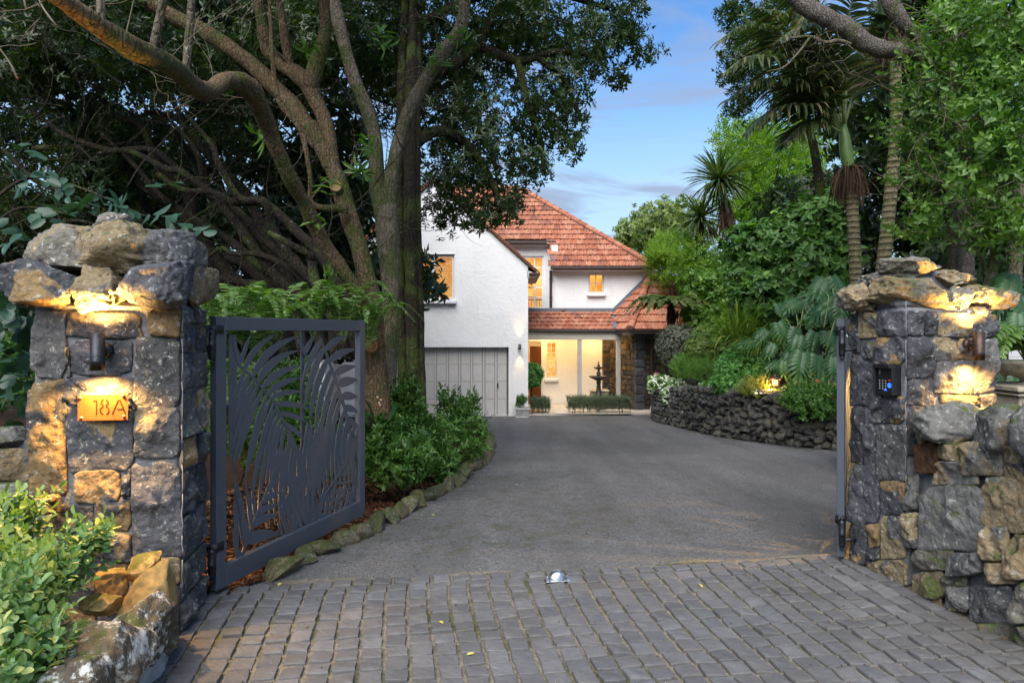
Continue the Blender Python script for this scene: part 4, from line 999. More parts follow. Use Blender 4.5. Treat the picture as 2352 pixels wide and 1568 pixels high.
# main block
MY = 23.5; BAYY = 24.55; WB = 2.30; MEZ = 3.79; TP = .84
sX0, sX1, sZ0, sZ1 = xat(1352, MY), xat(1387, MY), zat(673, MY), zat(628, MY)
strips('wall', MY, .25, lambda x: MEZ-.02, 1.38, 5.4, [(sX0,sX1,sZ0,sZ1)], M_stucco, zb=WB)
window(sX0, sX1, sZ0, sZ1, MY+.08, 2, 2, .05, .03)
MB().box((1.38,MY+.252,WB),(1.60,BAYY,4.6)).build('wall', M_stucco, house)
bX0, bX1, bZ0, bZ1 = .20, xat(1249, BAYY), zat(709, BAYY), zat(588, BAYY)
strips('wall', BAYY, .25, lambda x: 4.86, -3, 1.50, [(bX0,bX1,bZ0,bZ1)], M_stucco, zb=WB-.5)
window(bX0, bX1, bZ0, bZ1, BAYY+.06, 3, 5, .06, .045, fm=M_white, room_d=1.4)
rl = MB()
for k in range(8): rl.box((bX0+.1+k*.1,BAYY+.5,bZ0),(bX0+.115+k*.1,BAYY+.52,bZ0+.33))
rl.box((bX0,BAYY+.49,bZ0+.33),(bX1,BAYY+.53,bZ0+.37)); rl.build('stair_rail', M_black, house)
MB().box((5.15,MY+.252,FL),(5.4,28,MEZ)).build('wall', M_stucco, house)
MB().box((-7,28,FL),(5.4,28.2,MEZ)).build('wall', M_stucco, house); MB().box((-7,24.8,FL),(-6.8,28,MEZ)).build('wall', M_stucco, house)

TILES = []   # (distance, matrix, roof)
prof = [(-.112,.004),(-.088,.024),(-.052,.024),(-.024,.004),(.004,.004),(.03,.024),(.074,.024),(.100,.006)]
tm_vs = [(x,-.03,z+.05) for x, z in prof]+[(x,.345,z+.004) for x, z in prof]+[(x,-.03,z+.024) for x, z in prof]
tm_fs = [(i,i+1,8+i+1,8+i) for i in range(7)]+[(16+i,16+i+1,i+1,i) for i in range(7)]
TILE_ME = MB().add(tm_vs, tm_fs).mesh('tile', M_tile)
def inpoly(a, b, poly):
    c = False; n = len(poly)
    for i in range(n):
        (x1,y1),(x2,y2) = poly[i], poly[i-1]
        if (y1 > b) != (y2 > b) and a < (x2-x1)*(b-y1)/(y2-y1)+x1: c = not c
    return c
def roof_face(O, ex_, uph, tan_, poly_h, roof_parent=None, tw=.212, tl=.335, tiles=True):
    """poly_h: (along the eave, horizontal run up the slope)"""
    O = Vector(O); ex_ = Vector((*ex_, 0)).normalized(); uph = Vector((*uph, 0)).normalized(); cs = 1/math.sqrt(1+tan_**2)
    up = (uph+Vector((0,0,tan_)))*cs; nn = ex_.cross(up)
    P_ = [O+ex_*a+uph*h+Vector((0,0,tan_*h)) for a, h in poly_h]
    rf = MB().prism([p-nn*.02 for p in P_], -nn*.10).build('roof', M_deck, house)
    if tiles:
        poly = [(a, h/cs) for a, h in poly_h]; amin, amax = min(p[0] for p in poly), max(p[0] for p in poly); bmax = max(p[1] for p in poly)
        r_ = 0; b = 0.0
        while b < bmax:
            a = amin+.1+(r_ % 2)*tw*.5-.05
            while a < amax:
                if inpoly(a, b+tl*.45, poly):
                    Mx = Matrix(((ex_.x,up.x,nn.x,0),(ex_.y,up.y,nn.y,0),(ex_.z,up.z,nn.z,0),(0,0,0,1)))
                    p = O+ex_*(a+random.uniform(-.004,.004))+up*(b+random.uniform(-.008,.008))+nn*random.uniform(0,.006)
                    TILES.append((p.length, Matrix.Translation(p) @ Mx @ Matrix.Rotation(random.uniform(-.02,.02), 4, 'Z'), rf))
                a += tw
            b += tl; r_ += 1
    return rf
main_roof = roof_face((0,23.1,MEZ), (1,0), (0,1), TP, [(1.32,0),(4.77,0),(.33,4.1),(-3,4.1),(-5.92,1.18),(1.32,1.18)])
MB().prism([(4.77,23.1,MEZ-.1),(4.77,31.3,MEZ-.1),(.33,27.2,MEZ+4.1*TP-.1)], (0,0,.05)).build('roof', M_deck, house)
MB().prism([(-7.1,23.1,MEZ-.1),(-7.1,31.3,MEZ-.1),(-3,27.2,MEZ+4.1*TP-.1)], (0,0,.05)).build('roof', M_deck, house)
PY = 22.1; PZ = zat(758, PY); PT = (2.30-PZ)/(MY-PY)
porch_roof = roof_face((0,PY,PZ), (1,0), (0,1), PT, [(EX1,0),(3.40,0),(3.45,MY-PY),(EX1,MY-PY)], tw=.2, tl=.30)
MB().prism([(EX1,MY,2.29),(1.38,MY,2.29),(1.38,BAYY,2.29),(EX1,BAYY,2.29)], (0,0,.03)).build('lead_flat', M_lead, house)
E1 = Vector((.943,.333,0)); E2 = Vector((-.333,.943,0)); EC = Vector((3.68,21.3,1.654)); WT = 1.046
left_face = roof_face(EC, -E2.xy, E1.xy, WT, [(0,0),(-.85,0),(-2.11,.49),(-1.71,1.62),(-1.65,1.65)])
front_face = roof_face(EC, E1.xy, E2.xy, WT, [(0,0),(6.5,0),(6.5-1.65,1.65),(1.65,1.65)])
TILES.sort(key=lambda q: q[0]+ (3 if q[2] is main_roof else 0))
others = {}
for n, (d_, Mx, rf) in enumerate(TILES):
    if n < 299:
        o = bpy.data.objects.new('tile', TILE_ME); COL.objects.link(o); o.matrix_basis = Mx; par(o, rf)
    else:
        mb, rn = others.setdefault(rf.name, (MB(), [])); mb.add([Mx @ v.co for v in TILE_ME.vertices], [list(p.vertices) for p in TILE_ME.polygons]); rn += [random.random()]*len(TILE_ME.vertices)
for k, (mb, rn) in others.items():
    o = mb.build('tile', M_tile, bpy.data.objects[k]); setp(o, kind='stuff'); a = o.data.attributes.new('rnd','FLOAT','POINT'); a.data.foreach_set('value', np.array(rn, np.float32))
def hip_caps(p, q, parent, L=.36, r=.115):
    p, q = Vector(p), Vector(q); d = (q-p); n = int(d.length/L); d.normalize()
    sx = d.cross(Vector((0,0,1))).normalized(); upv = sx.cross(d)
    prof = [(r*math.cos(R(a)), r*math.sin(R(a))*.8) for a in (-10,25,60,90,120,155,190)]
    vs = [sx*x*s_+upv*(z*s_)+d*y for y, s_ in ((0,1.12),(L*1.04,.94)) for x, z in prof]; m = len(prof)
    fs = [(i,i+1,m+i+1,m+i) for i in range(m-1)]+[tuple(range(m))]
    me = MB().add(vs, fs).mesh('ridge_tile', M_tile, False)
    MB().beam(p-Vector((0,0,.05)), q-Vector((0,0,.05)), .2, .16).build('ridge_bedding', M_deck, parent)
    for k in range(n): link('ridge_tile', me, parent, p+d*(k*L)+Vector((0,0,.015)))
hip_caps((4.80,23.07,MEZ+.03), (.33,27.2,MEZ+4.1*TP+.06), main_roof)
hip_caps((.33,27.2,MEZ+4.1*TP+.06), (-3,27.2,MEZ+4.1*TP+.06), main_roof)
hip_caps(EC+Vector((0,0,.03)), EC+(E1+E2)*1.65+Vector((0,0,1.65*WT+.05)), front_face)
h2 = EC+(E1+E2)*1.65+Vector((0,0,1.65*WT+.05)); hip_caps(h2, h2+E1*3.2, front_face)
# flashings, gutters, downpipes
A_ = EC+E2*.85; B_ = EC+E1*.49+E2*2.11+Vector((0,0,.49*WT)); C_ = EC+E1*1.62+E2*1.71+Vector((0,0,1.62*WT))
MB().beam(A_+Vector((-.05,-.02,.05)), B_+Vector((0,-.02,.06)), .16, .04).build('flashing', M_lead, house)
MB().prism([B_+Vector((0,-.035,.0)),C_+Vector((0,-.035,0)),C_+Vector((0,-.035,.2)),B_+Vector((0,-.035,.2))], (0,.03,0)).build('flashing', M_lead, house)
MB().box((EX1,MY-.16,2.24),(3.5,MY-.012,2.40)).build('flashing', M_lead, house, bevel=.02)
MB().box((1.3,23.0,MEZ-.09),(4.86,23.12,MEZ+.01)).build('gutter', M_brown, house, bevel=.02)
MB().box((1.38,23.13,MEZ-.13),(4.8,MY-.003,MEZ-.04)).build('soffit', M_white, house)
MB().box((-1.5,BAYY-.42,4.70),(1.55,BAYY-.29,4.81)).build('gutter', M_brown, house, bevel=.02)
MB().box((-1.5,BAYY-.285,4.66),(1.50,BAYY-.003,4.76)).build('soffit', M_white, house)
MB().prism([(1.30,23.3,3.96),(1.46,23.25,3.95),(1.50,23.7,4.30),(1.34,23.8,4.34)], (0,0,.05)).build('flashing', M_lead, house)
dp = MB(); xq = 1.33; dp.tube([(xq,MY-.07,MEZ-.1),(xq,MY-.07,WB+.12),(xq+.05,MY-.1,WB+.04),(xq+.5,MY-.14,WB+.02)], .045, 8); dp.build('downpipe', M_brown, house)
for zz in (3.4,2.75): MB().box((xq-.06,MY-.12,zz),(xq+.06,MY-.02,zz+.03)).build('pipe_bracket', M_brown, house)
MB().box((EX1,PY-.12,PZ-.07),(3.45,PY-.003,PZ+.03)).build('gutter', M_brown, house, bevel=.02)
g2 = MB(); g2.beam(EC+E1*-.02-E2*.06-Vector((0,0,.02)), EC+E1*6.5-E2*.06-Vector((0,0,.02)), .11, .10); g2.build('gutter', M_brown, house)
g3 = MB(); g3.beam(EC-E1*.06-E2*.06-Vector((0,0,.025)), EC-E1*.06+E2*.85-Vector((0,0,.025)), .11, .10); g3.build('gutter', M_brown, house)
MB().box((EX1,PY,zat(780,PY)),(3.55,PY+.16,zat(767,PY))).build('porch_beam', M_beamwood, house)
MB().box((EX1,PY-.02,zat(767,PY)+.002),(3.5,PY+.1,PZ-.075)).build('fascia', M_frame, house)
sf = MB(); sf.prism([EC+Vector((0,0,-.13)), EC+E1*6.5+Vector((0,0,-.13)), EC+E1*6.5+E2*.6+Vector((0,0,-.13)), EC+E2*.6+Vector((0,0,-.13))], (0,0,.05)); sf.build('soffit', M_frame, house)
for u in (1331, 1420): MB().box((xat(u,PY+.08)-.07,PY+.02,FL),(xat(u,PY+.08)+.07,PY+.14,zat(780,PY)-.002)).build('porch_post', M_postwood, house, bevel=.01)
MB().prism([(EX1,PY+.16,PZ-.18),(3.45,PY+.16,PZ-.18),(3.45,MY,PZ-.18),(EX1,MY,PZ-.18)], (0,0,.04)).build('porch_ceiling', M_cream, house)
# porch wall, door and hall
pX0, pX1, pZ0, pZ1 = xat(1254, MY), xat(1279, MY), zat(868, MY), zat(785, MY)
dX1 = xat(1243, MY)
strips('wall', MY, .25, lambda x: PZ-.19, EX1, 3.15, [(EX1+.03,dX1,FL+.06,zat(783,MY)),(pX0,pX1,pZ0,pZ1)], M_cream, zb=FL)
window(pX0, pX1, pZ0, pZ1, MY+.08, 2, 7, .05, .02, room_d=.8)
MB().box((EX1,MY-.02,FL),(EX1+.03,MY+.1,1.32)).box((dX1,MY-.03,FL),(dX1+.07,MY+.1,zat(783,MY)+.07)).box((EX1,MY-.03,zat(783,MY)),(dX1,MY+.1,zat(783,MY)+.07)).build('door_frame', M_frame, house)
hall = MB(); hall.box((-.8,26.5,FL),(2.2,26.6,1.6)).box((-.9,23.76,FL),(-.8,26.5,1.6)).box((2.2,23.76,FL),(2.3,26.5,1.6)).box((-.8,23.76,1.5),(2.2,26.5,1.6)); hall.build('hall', M_cream, house)
MB().box((-.8,23.5,FL+.0),(2.2,26.5,FL+.06)).build('hall_floor', M_doorred, house)
MB().box((.75,25.6,FL+.06),(1.35,26.2,FL+1.25)).build('hall_cabinet', M_doorred, house, bevel=.03)
dr = MB(); dr.beam((dX1-.01,MY+.1,FL+1.05),(dX1-.35,MY+.78,FL+1.05), .045, 1.98); door = dr.build('door', M_doorred, house)
MB().tube([(dX1-.32,MY+.66,FL+1.0),(dX1-.36,MY+.64,FL+1.0),(dX1-.36,MY+.64,FL+1.16)], .015, 6).build('handle', M_black, door)
def point(loc, e, par_, rad=.05, col=WARM):
    l = bpy.data.lights.new('lamp_light', 'POINT'); l.energy = e; l.shadow_soft_size = rad; l.color = col; o = bpy.data.objects.new('lamp_light', l); COL.objects.link(o); o.location = loc; par(o, par_)
for k, (x, y) in enumerate(((1.15,22.75),(2.75,22.75))):
    c_ = MB().lathe([(.05,.02),(.055,0),(.04,-.03),(.001,-.035)], (x,y,PZ-.2), 12).build('ceiling_light', M_bulb, house, True); point((x,y,PZ-.35), 8.5, c_, .06, (1,.66,.29))
c_ = MB().lathe([(.06,.02),(.065,0),(.05,-.04),(.001,-.045)], (.7,25,1.48), 12).build('ceiling_light', M_bulb, house, True); point((.7,25,1.3), 10, c_, .06, (1,.62,.26))
# stone walls of the turned wing
KC = Vector((3.95,21.87,0))
FF = Face(KC.xy, (KC+E1*3.6).xy); FS = Face((KC+E2*1.73).xy, KC.xy); FB = Face((3.12,23.45),(3.44,23.45))
for f_, nm in ((FF,'a'),(FS,'b')):
    MB().prism([f_.P(0,FL,-.03), f_.P(f_.L,FL,-.03), f_.P(f_.L,FL,-.3), f_.P(0,FL,-.3)], (0,0,2.5)).build('stone_wall', M_mortar, house)
MB().box((3.1,23.452,FL),(3.5,23.7,1.5)).build('stone_wall', M_mortar, house)
swall = [o for o in house.children if o.name.startswith('stone_wall')]
HS = [rock_mesh('stone', (1,1,1), 900+i, 2, M_housestone, 6, .05, False, .6, .8) for i in range(6)]
def boxstone(i, m):
    r = random.Random(i); mb = MB(); vs = []
    for z, s_ in ((0,1),(.7,.98),(1,.86)):
        for x, y in ((-1,-1),(0,-1.03),(1,-1),(1.03,0),(1,1),(0,1.02),(-1,1),(-1.02,0)): vs.append((x*.5*s_+r.uniform(-.03,.03), -z*.5+r.uniform(-.06,.06)*(z == 1), y*.5*s_+r.uniform(-.04,.04)))
    vs.append((0,-.55,0)); fs = [(a*8+k, a*8+(k+1) % 8, (a+1)*8+(k+1) % 8, (a+1)*8+k) for a in range(2) for k in range(8)]+[(16+k, 16+(k+1) % 8, 24) for k in range(8)]
    return mb.add(vs, fs).mesh('stone', m)
BS = [boxstone(i, M_housestone) for i in range(6)]; BQ = [boxstone(50+i, M_quoin) for i in range(3)]
def course(f_, par_, s0, s1, hh=(.13,.2), LL=(.18,.42), z1=1.45):
    z = FL+.01; ang = math.atan2(f_.d.y, f_.d.x)
    while z < z1:
        h = random.uniform(*hh); h = min(h, z1+.03-z); s_ = s0
        while s_ < s1-.02:
            L = min(random.uniform(*LL), s1-s_)
            if s1-s_-L < .08: L = s1-s_
            link('stone', random.choice(BS), par_, f_.P(s_+L/2, z+h/2, -.03), (0,0,ang), (L-.015, random.uniform(.08,.14), h-.014)); s_ += L
        z += h
course(FF, swall[0], .36, 1.9); course(FS, swall[1], .02, FS.L-.01); course(FB, swall[2], 0, .32)
z = FL+.01; k = 0
while z < 1.4:
    h = .28; L = .34 if k % 2 else .30; link('stone', BQ[k % 3], swall[0], FF.P(L/2-.03, z+h/2, -.03), (0,0,math.atan2(FF.d.y, FF.d.x)), (L, .2, h-.015)); z += h; k += 1
pp = KC+E1*.52-E2*.13; MB().tube([pp+Vector((0,0,-.8)), pp+Vector((0,0,1.4)), pp+Vector((.05,-.1,1.5))], .04, 8).build('downpipe', M_brown, house)
MB().tube([pp+Vector((0,0,FL)), pp+Vector((0,0,-.8))], .045, 8).build('pipe_foot', M_white, house)
pq = KC+E1*.75-E2*.35; MB().lathe([(.03,0),(.06,.0),(.06,.16),(.03,.16)], pq+Vector((0,0,1.3)), 10, Matrix.Rotation(.9,4,'Y')).build('floodlight', M_brown, house)
# lamp on the garage wing
HF = Face((EX0,GY),(EX1,GY))
sL = xat(1193.5,GY)-EX0
updown('small bronze up and down lamp on the white wall beside the garage door', HF, sL, zat(802,GY), zat(790,GY), .11, .042, M_bronze, 7, 1, None, .04, 52)
# porch floor and path
pf = MB()
pf.prism([(EX1+.02,20.75,FL),(6.5,21.2,FL),(6.5,23.48,FL),(EX1+.02,23.48,FL)], (0,0,.05)); o = pf.build('path', M_flag); setp(o, kind='structure')
for i in range(4):
    for j in range(3):
        x0_, y0_ = .56+i*.78, 20.80+j*.88
        link('flagstone', MB().box((x0_,y0_,FL+.052),(x0_+.765,y0_+.865,FL+.062+.002*((i+j) % 2))).mesh('flagstone', M_flag), o)
# neighbour's weatherboard wall far to the right
nb = thing('neighbour_house', (12.6,16.5,0), 'pale weatherboard house glimpsed between dark trunks behind the keypad pillar', 'house')
for k in range(26):
    z = -.6+k*.16; MB().prism([(11.4,16.5,z),(16.5,15.2,z),(16.5,15.22,z+.165),(11.4,16.52,z+.165)], (.01,.05,0)).build('weatherboard', M_white, nb)
MB().prism([(11.4,16.56,-.6),(16.5,15.26,-.6),(16.5,18,-.6),(11.4,18,-.6)], (0,0,4.2)).build('wall', M_white, nb)

# fountain, planters
Y0 = 21.7; fx = xat(1375, Y0)
ft = thing('fountain', (fx,Y0,FL), 'dark two tiered fountain with a finial on the porch', 'fountain')
zf = lambda v: zat(v, Y0)
MB().lathe([(.20,zf(926)),(.20,zf(915)),(.13,zf(912)),(.10,zf(902)),(.075,zf(895)),(.06,zf(882)),(.085,zf(878)),(.06,zf(874))], (fx,Y0,0), 20).build('pedestal', M_fount, ft, True)
MB().lathe([(.05,zf(875)),(.16,zf(871)),(.29,zf(866.5)),(.315,zf(864)),(.30,zf(863)),(.22,zf(865.5)),(.02,zf(867))], (fx,Y0,0), 28).build('bowl', M_fount, ft, True)
MB().lathe([(.05,zf(867)),(.065,zf(862)),(.075,zf(857)),(.04,zf(852)),(.03,zf(849))], (fx,Y0,0), 16).build('stem', M_fount, ft, True)
MB().lathe([(.03,zf(849)),(.12,zf(846)),(.17,zf(843.5)),(.16,zf(842.5)),(.03,zf(845))], (fx,Y0,0), 24).build('bowl', M_fount, ft, True)
MB().lathe([(.02,zf(845)),(.035,zf(842)),(.05,zf(839)),(.02,zf(836)),(.028,zf(833)),(.001,zf(828))], (fx,Y0,0), 14).build('finial', M_fount, ft, True)
tr = thing('trough', (xat(1376,22.6),22.6,FL), 'square cream stone trough behind the fountain', 'planter')
MB().box((xat(1357,22.6),22.4,FL+.05),(xat(1397,22.6),22.9,zat(899,22.6))).build('block', M_caststone, tr, bevel=.03)
MB().box((xat(1355,22.6),22.37,zat(899,22.6)),(xat(1399,22.6),22.93,zat(895,22.6))).build('rim', M_caststone, tr, bevel=.02)
YP = 20.15; px0, px1 = xat(1184,YP), xat(1217,YP)
pt = thing('planter', ((px0+px1)/2,YP,FL), 'square pale concrete planter at the corner of the garage wall', 'planter')
zz0, zz1 = zat(958,YP), zat(936,YP); m_ = (px0+px1)/2
def taper(name, z0, z1, w0, w1, mt, p): 
    vs = [(m_+sx*w/2, YP+sy*w/2, z) for z, w in ((z0,w0),(z1,w1)) for sx, sy in ((-1,-1),(1,-1),(1,1),(-1,1))]
    return MB().add(vs, [(0,3,2,1),(4,5,6,7),(0,1,5,4),(1,2,6,5),(2,3,7,6),(3,0,4,7)]).build(name, mt, p, bevel=.008)
taper('bowl', zz0+.05, zz1-.05, .33, .39, M_concrete, pt); taper('rim', zz1-.05, zz1, .43, .43, M_concrete, pt); taper('foot', zz0, zz0+.05, .42, .40, M_concrete, pt)
# carved urn and plinth beside the keypad pillar
YU = 6.1; ux = xat(2362, YU)
un = thing('urn', (ux,YU,0), 'wide weathered stone urn holding a fern behind the keypad pillar', 'urn')
zu = lambda v: zat(v, YU)
MB().lathe([(.05,zu(872)),(.10,zu(866)),(.22,zu(858)),(.29,zu(846)),(.31,zu(838)),(.33,zu(833)),(.33,zu(828)),(.30,zu(828)),(.27,zu(836)),(.01,zu(840))], (ux,YU,0), 28).build('bowl', M_caststone, un, True)
MB().lathe([(.12,zu(884)),(.12,zu(880)),(.07,zu(877)),(.055,zu(868)),(.08,zu(864))], (ux,YU,0), 20).build('foot', M_caststone, un, True)
pl_ = thing('plinth', (ux,YU,-.05), 'carved cream stone plinth with scroll relief under the urn', 'plinth')
MB().box((ux-.30,YU-.30,0),(ux+.30,YU+.30,zu(903))).build('block', M_caststone, pl_, bevel=.01)
for a_, b_, w_ in ((903,898,.33),(898,893,.31),(893,882,.345)): MB().box((ux-w_,YU-w_,zu(a_)),(ux+w_,YU+w_,zu(b_))).build('moulding', M_caststone, pl_, bevel=.008)
rel = MB()
for cx_ in (-.2,-.02,.16):
    for q in range(3):
        pts = [(ux+cx_+.075*(1-q*.25)*math.cos(R(a))*(1 if q % 2 else -1), YU-.303, zu(917)+.06*(1-q*.25)*math.sin(R(a))) for a in range(-40, 221, 20)]; rel.tube(pts, .009, 5)
rel.build('scroll_relief', M_caststone, pl_, True)

# path light on the bank
YL = 12.9; lx = xat(1780, YL); zl = lambda v: zat(v, YL)
lg = thing('path_light', (lx,YL,zl(905)), 'bronze louvred path light glowing on the bank under the split leaf plant', 'lamp')
MB().lathe([(.005,zl(857)),(.02,zl(858)),(.045,zl(861)),(.05,zl(864)),(.10,zl(866)),(.118,zl(871)),(.11,zl(872)),(.03,zl(871.5))], (lx,YL,0), 24).build('cap', M_bronze, lg, True)
for v_ in (874.5,878.5,882.5): MB().lathe([(.055,zl(v_)),(.088,zl(v_+1.2)),(.088,zl(v_+1.8)),(.055,zl(v_+.8))], (lx,YL,0), 24).build('louvre', M_bronze, lg, True)
M_pl = glow('path_lamp_glow', (1,.68,.28), 1.0)
MB().lathe([(.05,zl(872)),(.052,zl(885))], (lx,YL,0), 16).build('lamp_glass', M_pl, lg, True)
MB().lathe([(.075,zl(885)),(.075,zl(887)),(.032,zl(888)),(.032,zl(925))], (lx,YL,0), 14).build('post', M_bronze, lg, True)
point((lx-.14,YL-.12,zl(879)), 5.0, lg, .04); point((lx+.14,YL-.14,zl(879)), 2.0, lg, .04)
# ------------------------------------------------------------------ leaves
def nrmz(a): return a/np.maximum(np.linalg.norm(a, axis=-1, keepdims=True), 1e-9)
def tpl_whorl(k, L, W, ang=65, stem=.06, droop=.1, seed=0):
    r = np.random.default_rng(seed); a = np.arange(k)*2.4+r.uniform(0, .5, k); t = r.uniform(-.35, 1, k)*stem; el = R(90-ang)+r.normal(0, .22, k)
    d = np.c_[np.cos(a)*np.cos(el), np.sin(a)*np.cos(el), np.sin(el)-droop*r.uniform(.3,1.5,k)]; d = nrmz(d)
    n = nrmz(np.cross(np.cross(d, np.tile([0,0,1.], (k,1))), d)+r.normal(0, .18, (k,3)))
    n = nrmz(n-d*(n*d).sum(1, keepdims=True))
    return np.c_[np.zeros((k,2)), t], d, n, L*r.uniform(.65,1.12,k), W*r.uniform(.75,1.12,k)
def tpl_alt(k, stem, L, W, ang=55, seed=0, flat=False, bend=.0):
    r = np.random.default_rng(seed); t = np.linspace(.08, 1, k)*stem; a = (np.arange(k) % 2)*np.pi+r.normal(0, .3, k) if flat else np.arange(k)*2.4+r.normal(0,.3,k)
    el = R(90-ang)+r.normal(0, .2, k); el[-1] = R(85)
    d = nrmz(np.c_[np.cos(a)*np.cos(el), np.sin(a)*np.cos(el), np.sin(el)]); up = np.tile([0,1.,.25] if flat else [0,0,1.], (k,1))
    n = nrmz(np.cross(np.cross(d, up), d)+r.normal(0,.2,(k,3))); n = nrmz(n-d*(n*d).sum(1, keepdims=True))
    base = np.c_[bend*(t/stem)**2*stem, np.zeros(k), t]
    return base, d, n, L*r.uniform(.7,1.1,k)*(1-.25*t/stem), W*r.uniform(.8,1.1,k)*(1-.2*t/stem)
def leaf_geo(tpl, shape='kite', fold=.18, curl=.12):
    b, d, n, L, W_ = tpl; L = L[:,None]; W_ = W_[:,None]; s = np.cross(d, n)
    tip = b+d*L-n*curl*L
    if shape == 'kite':
        m = b+d*L*.46; V = np.stack([b, m+s*W_*.5+n*W_*fold, tip, m-s*W_*.5+n*W_*fold], 1); f = np.array([[0,1,2],[0,2,3]])
    elif shape == 'hex':
        m1 = b+d*L*.32; m2 = b+d*L*.70-n*curl*.35*L
        V = np.stack([b, m1+s*W_*.5+n*W_*fold, m2+s*W_*.40+n*W_*fold, tip, m2-s*W_*.40+n*W_*fold, m1-s*W_*.5+n*W_*fold], 1); f = np.array([[0,1,2],[0,2,3],[0,3,4],[0,4,5]])
    elif shape == 'round':
        m1 = b+d*L*.22; m2 = b+d*L*.62-n*curl*.3*L; m3 = b+d*L*.9-n*curl*.8*L
        V = np.stack([b, m1+s*W_*.40+n*W_*fold*.8, m2+s*W_*.5+n*W_*fold, m3+s*W_*.28+n*W_*fold*.5, tip, m3-s*W_*.28+n*W_*fold*.5, m2-s*W_*.5+n*W_*fold, m1-s*W_*.40+n*W_*fold*.8], 1)
        f = np.array([[0,1,2],[0,2,3],[0,3,4],[0,4,5],[0,5,6],[0,6,7]])
    nv = V.shape[1]; k = len(V); return V.reshape(-1,3), (f[None]+np.arange(k)[:,None,None]*nv).reshape(-1,3), nv
def frames(d):
    N = len(d); ref = rng.normal(size=(N,3)); x = nrmz(np.cross(ref, d)); y = np.cross(d, x); return np.stack([x, y, d], 2)
def foliage(name, pos, dirs, tpls, scale, m, parent=None, shape='kite', fold=.18, curl=.12, kind=None, rndshift=.35):
    pos = np.asarray(pos); dirs = nrmz(np.asarray(dirs)); N = len(pos); which = rng.integers(0, len(tpls), N); Vs = []; Fs = []; Rs = []; base = 0
    for w, tp in enumerate(tpls):
        idx = np.where(which == w)[0]
        if not len(idx): continue
        V, f, nv = leaf_geo(tp, shape, fold, curl); Rm = frames(dirs[idx]); sc = rng.uniform(scale[0], scale[1], len(idx))
        out = np.einsum('nij,kj->nki', Rm, V)*sc[:,None,None]+pos[idx][:,None,:]
        nl = len(V)//nv; lr = np.clip(rng.uniform(0,1,(len(idx),nl))*(1-rndshift)+rng.uniform(0,1,(len(idx),1))*rndshift, 0, 1)
        Vs.append(out.reshape(-1,3)); Fs.append((f[None]+(base+np.arange(len(idx))*len(V))[:,None,None]).reshape(-1,3)); Rs.append(np.repeat(lr, nv, axis=1).ravel()); base += len(idx)*len(V)
    me = npmesh(name, np.vstack(Vs), np.vstack(Fs), m, False, np.concatenate(Rs))
    o = link(name, me, parent); return setp(o, kind=kind)
def blobs_px(lst):
    return [(np.array(at(u,v,Y)), np.array([ru/F*Y, ry, rv/F*Y])) for u,v,Y,ru,rv,ry in lst]
def sample_blobs(bl, n, lo=.45, gap=.0, up=.15, gs=1.2, power=1.6):
    wts = np.array([ (r[0]*r[1]*r[2])**(2/3) for c, r in bl]); wts /= wts.sum(); ch = rng.choice(len(bl), int(n*1.0/(1-gap) if gap else n), p=wts)
    C = np.array([c for c, r in bl])[ch]; Rr = np.array([r for c, r in bl])[ch]; d = nrmz(rng.normal(size=(len(ch),3))); rad = lo+(1-lo)*rng.uniform(0,1,len(ch))**(1/power)
    rad *= 1+.22*fbm(d*2.2+ch[:,None]*3.1, 2)
    p = C+d*Rr*rad[:,None]; dr = nrmz(d*Rr+[0,0,up]); 
    if gap: keep = vnoise(p*gs+13.7) > np.quantile(vnoise(p[:2000]*gs+13.7), gap); p, dr = p[keep], dr[keep]
    return p, dr
L_canopy = leaf_mat('dark_evergreen_leaf', (.016,.034,.009), (.045,.085,.018), (.10,.16,.025), .38, .35, .5)
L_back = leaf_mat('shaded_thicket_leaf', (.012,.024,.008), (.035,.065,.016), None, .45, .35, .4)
L_bright = leaf_mat('bright_spring_leaf', (.095,.185,.018), (.21,.34,.035), (.38,.46,.07), .45, .5, .4)
L_pale = leaf_mat('pale_tree_leaf', (.11,.16,.045), (.24,.30,.09), None, .5, .4, .4)
L_puka = leaf_mat('broad_dark_leaf', (.022,.065,.017), (.095,.20,.035), (.22,.40,.035), .5, .3, .35, .12)
L_near = leaf_mat('mid_green_leaf', (.045,.105,.017), (.145,.27,.04), (.25,.40,.06), .42, .38, .5)
L_shrub = leaf_mat('glossy_shrub_leaf', (.032,.085,.014), (.095,.20,.038), (.2,.33,.06), .36, .36, .45)
L_fresh = leaf_mat('fresh_green_leaf', (.07,.17,.03), (.18,.33,.06), (.18,.27,.05), .45, .35, .4)
L_fine = leaf_mat('fine_green_leaf', (.05,.15,.035), (.14,.32,.07), None, .5, .3, .4)
L_olive = leaf_mat('olive_grey_leaf', (.045,.052,.035), (.15,.16,.115), None, .5, .2, .4)
L_box = leaf_mat('box_leaf', (.07,.13,.022), (.19,.26,.055), None, .45, .25, .4)
L_lav = leaf_mat('lavender_leaf', (.08,.11,.07), (.17,.21,.13), None, .6, .2, .3)
L_varieg = leaf_mat('pale_variegated_leaf', (.07,.16,.055), (.18,.29,.11), (.42,.46,.17), .45, .3, .4, .22)
L_kawa = leaf_mat('blue_green_heart_leaf', (.018,.048,.03), (.04,.095,.055), None, .4, .2, .4)
L_fern = leaf_mat('fern_frond', (.045,.10,.018), (.11,.21,.035), (.17,.26,.05), .45, .4, .4)
L_nikau = leaf_mat('nikau_leaflet', (.03,.052,.018), (.075,.105,.04), (.19,.15,.085), .4, .3, .5, .25)
L_cabb = leaf_mat('cabbage_tree_blade', (.035,.065,.02), (.085,.13,.04), (.17,.17,.05), .4, .3, .5, .12)
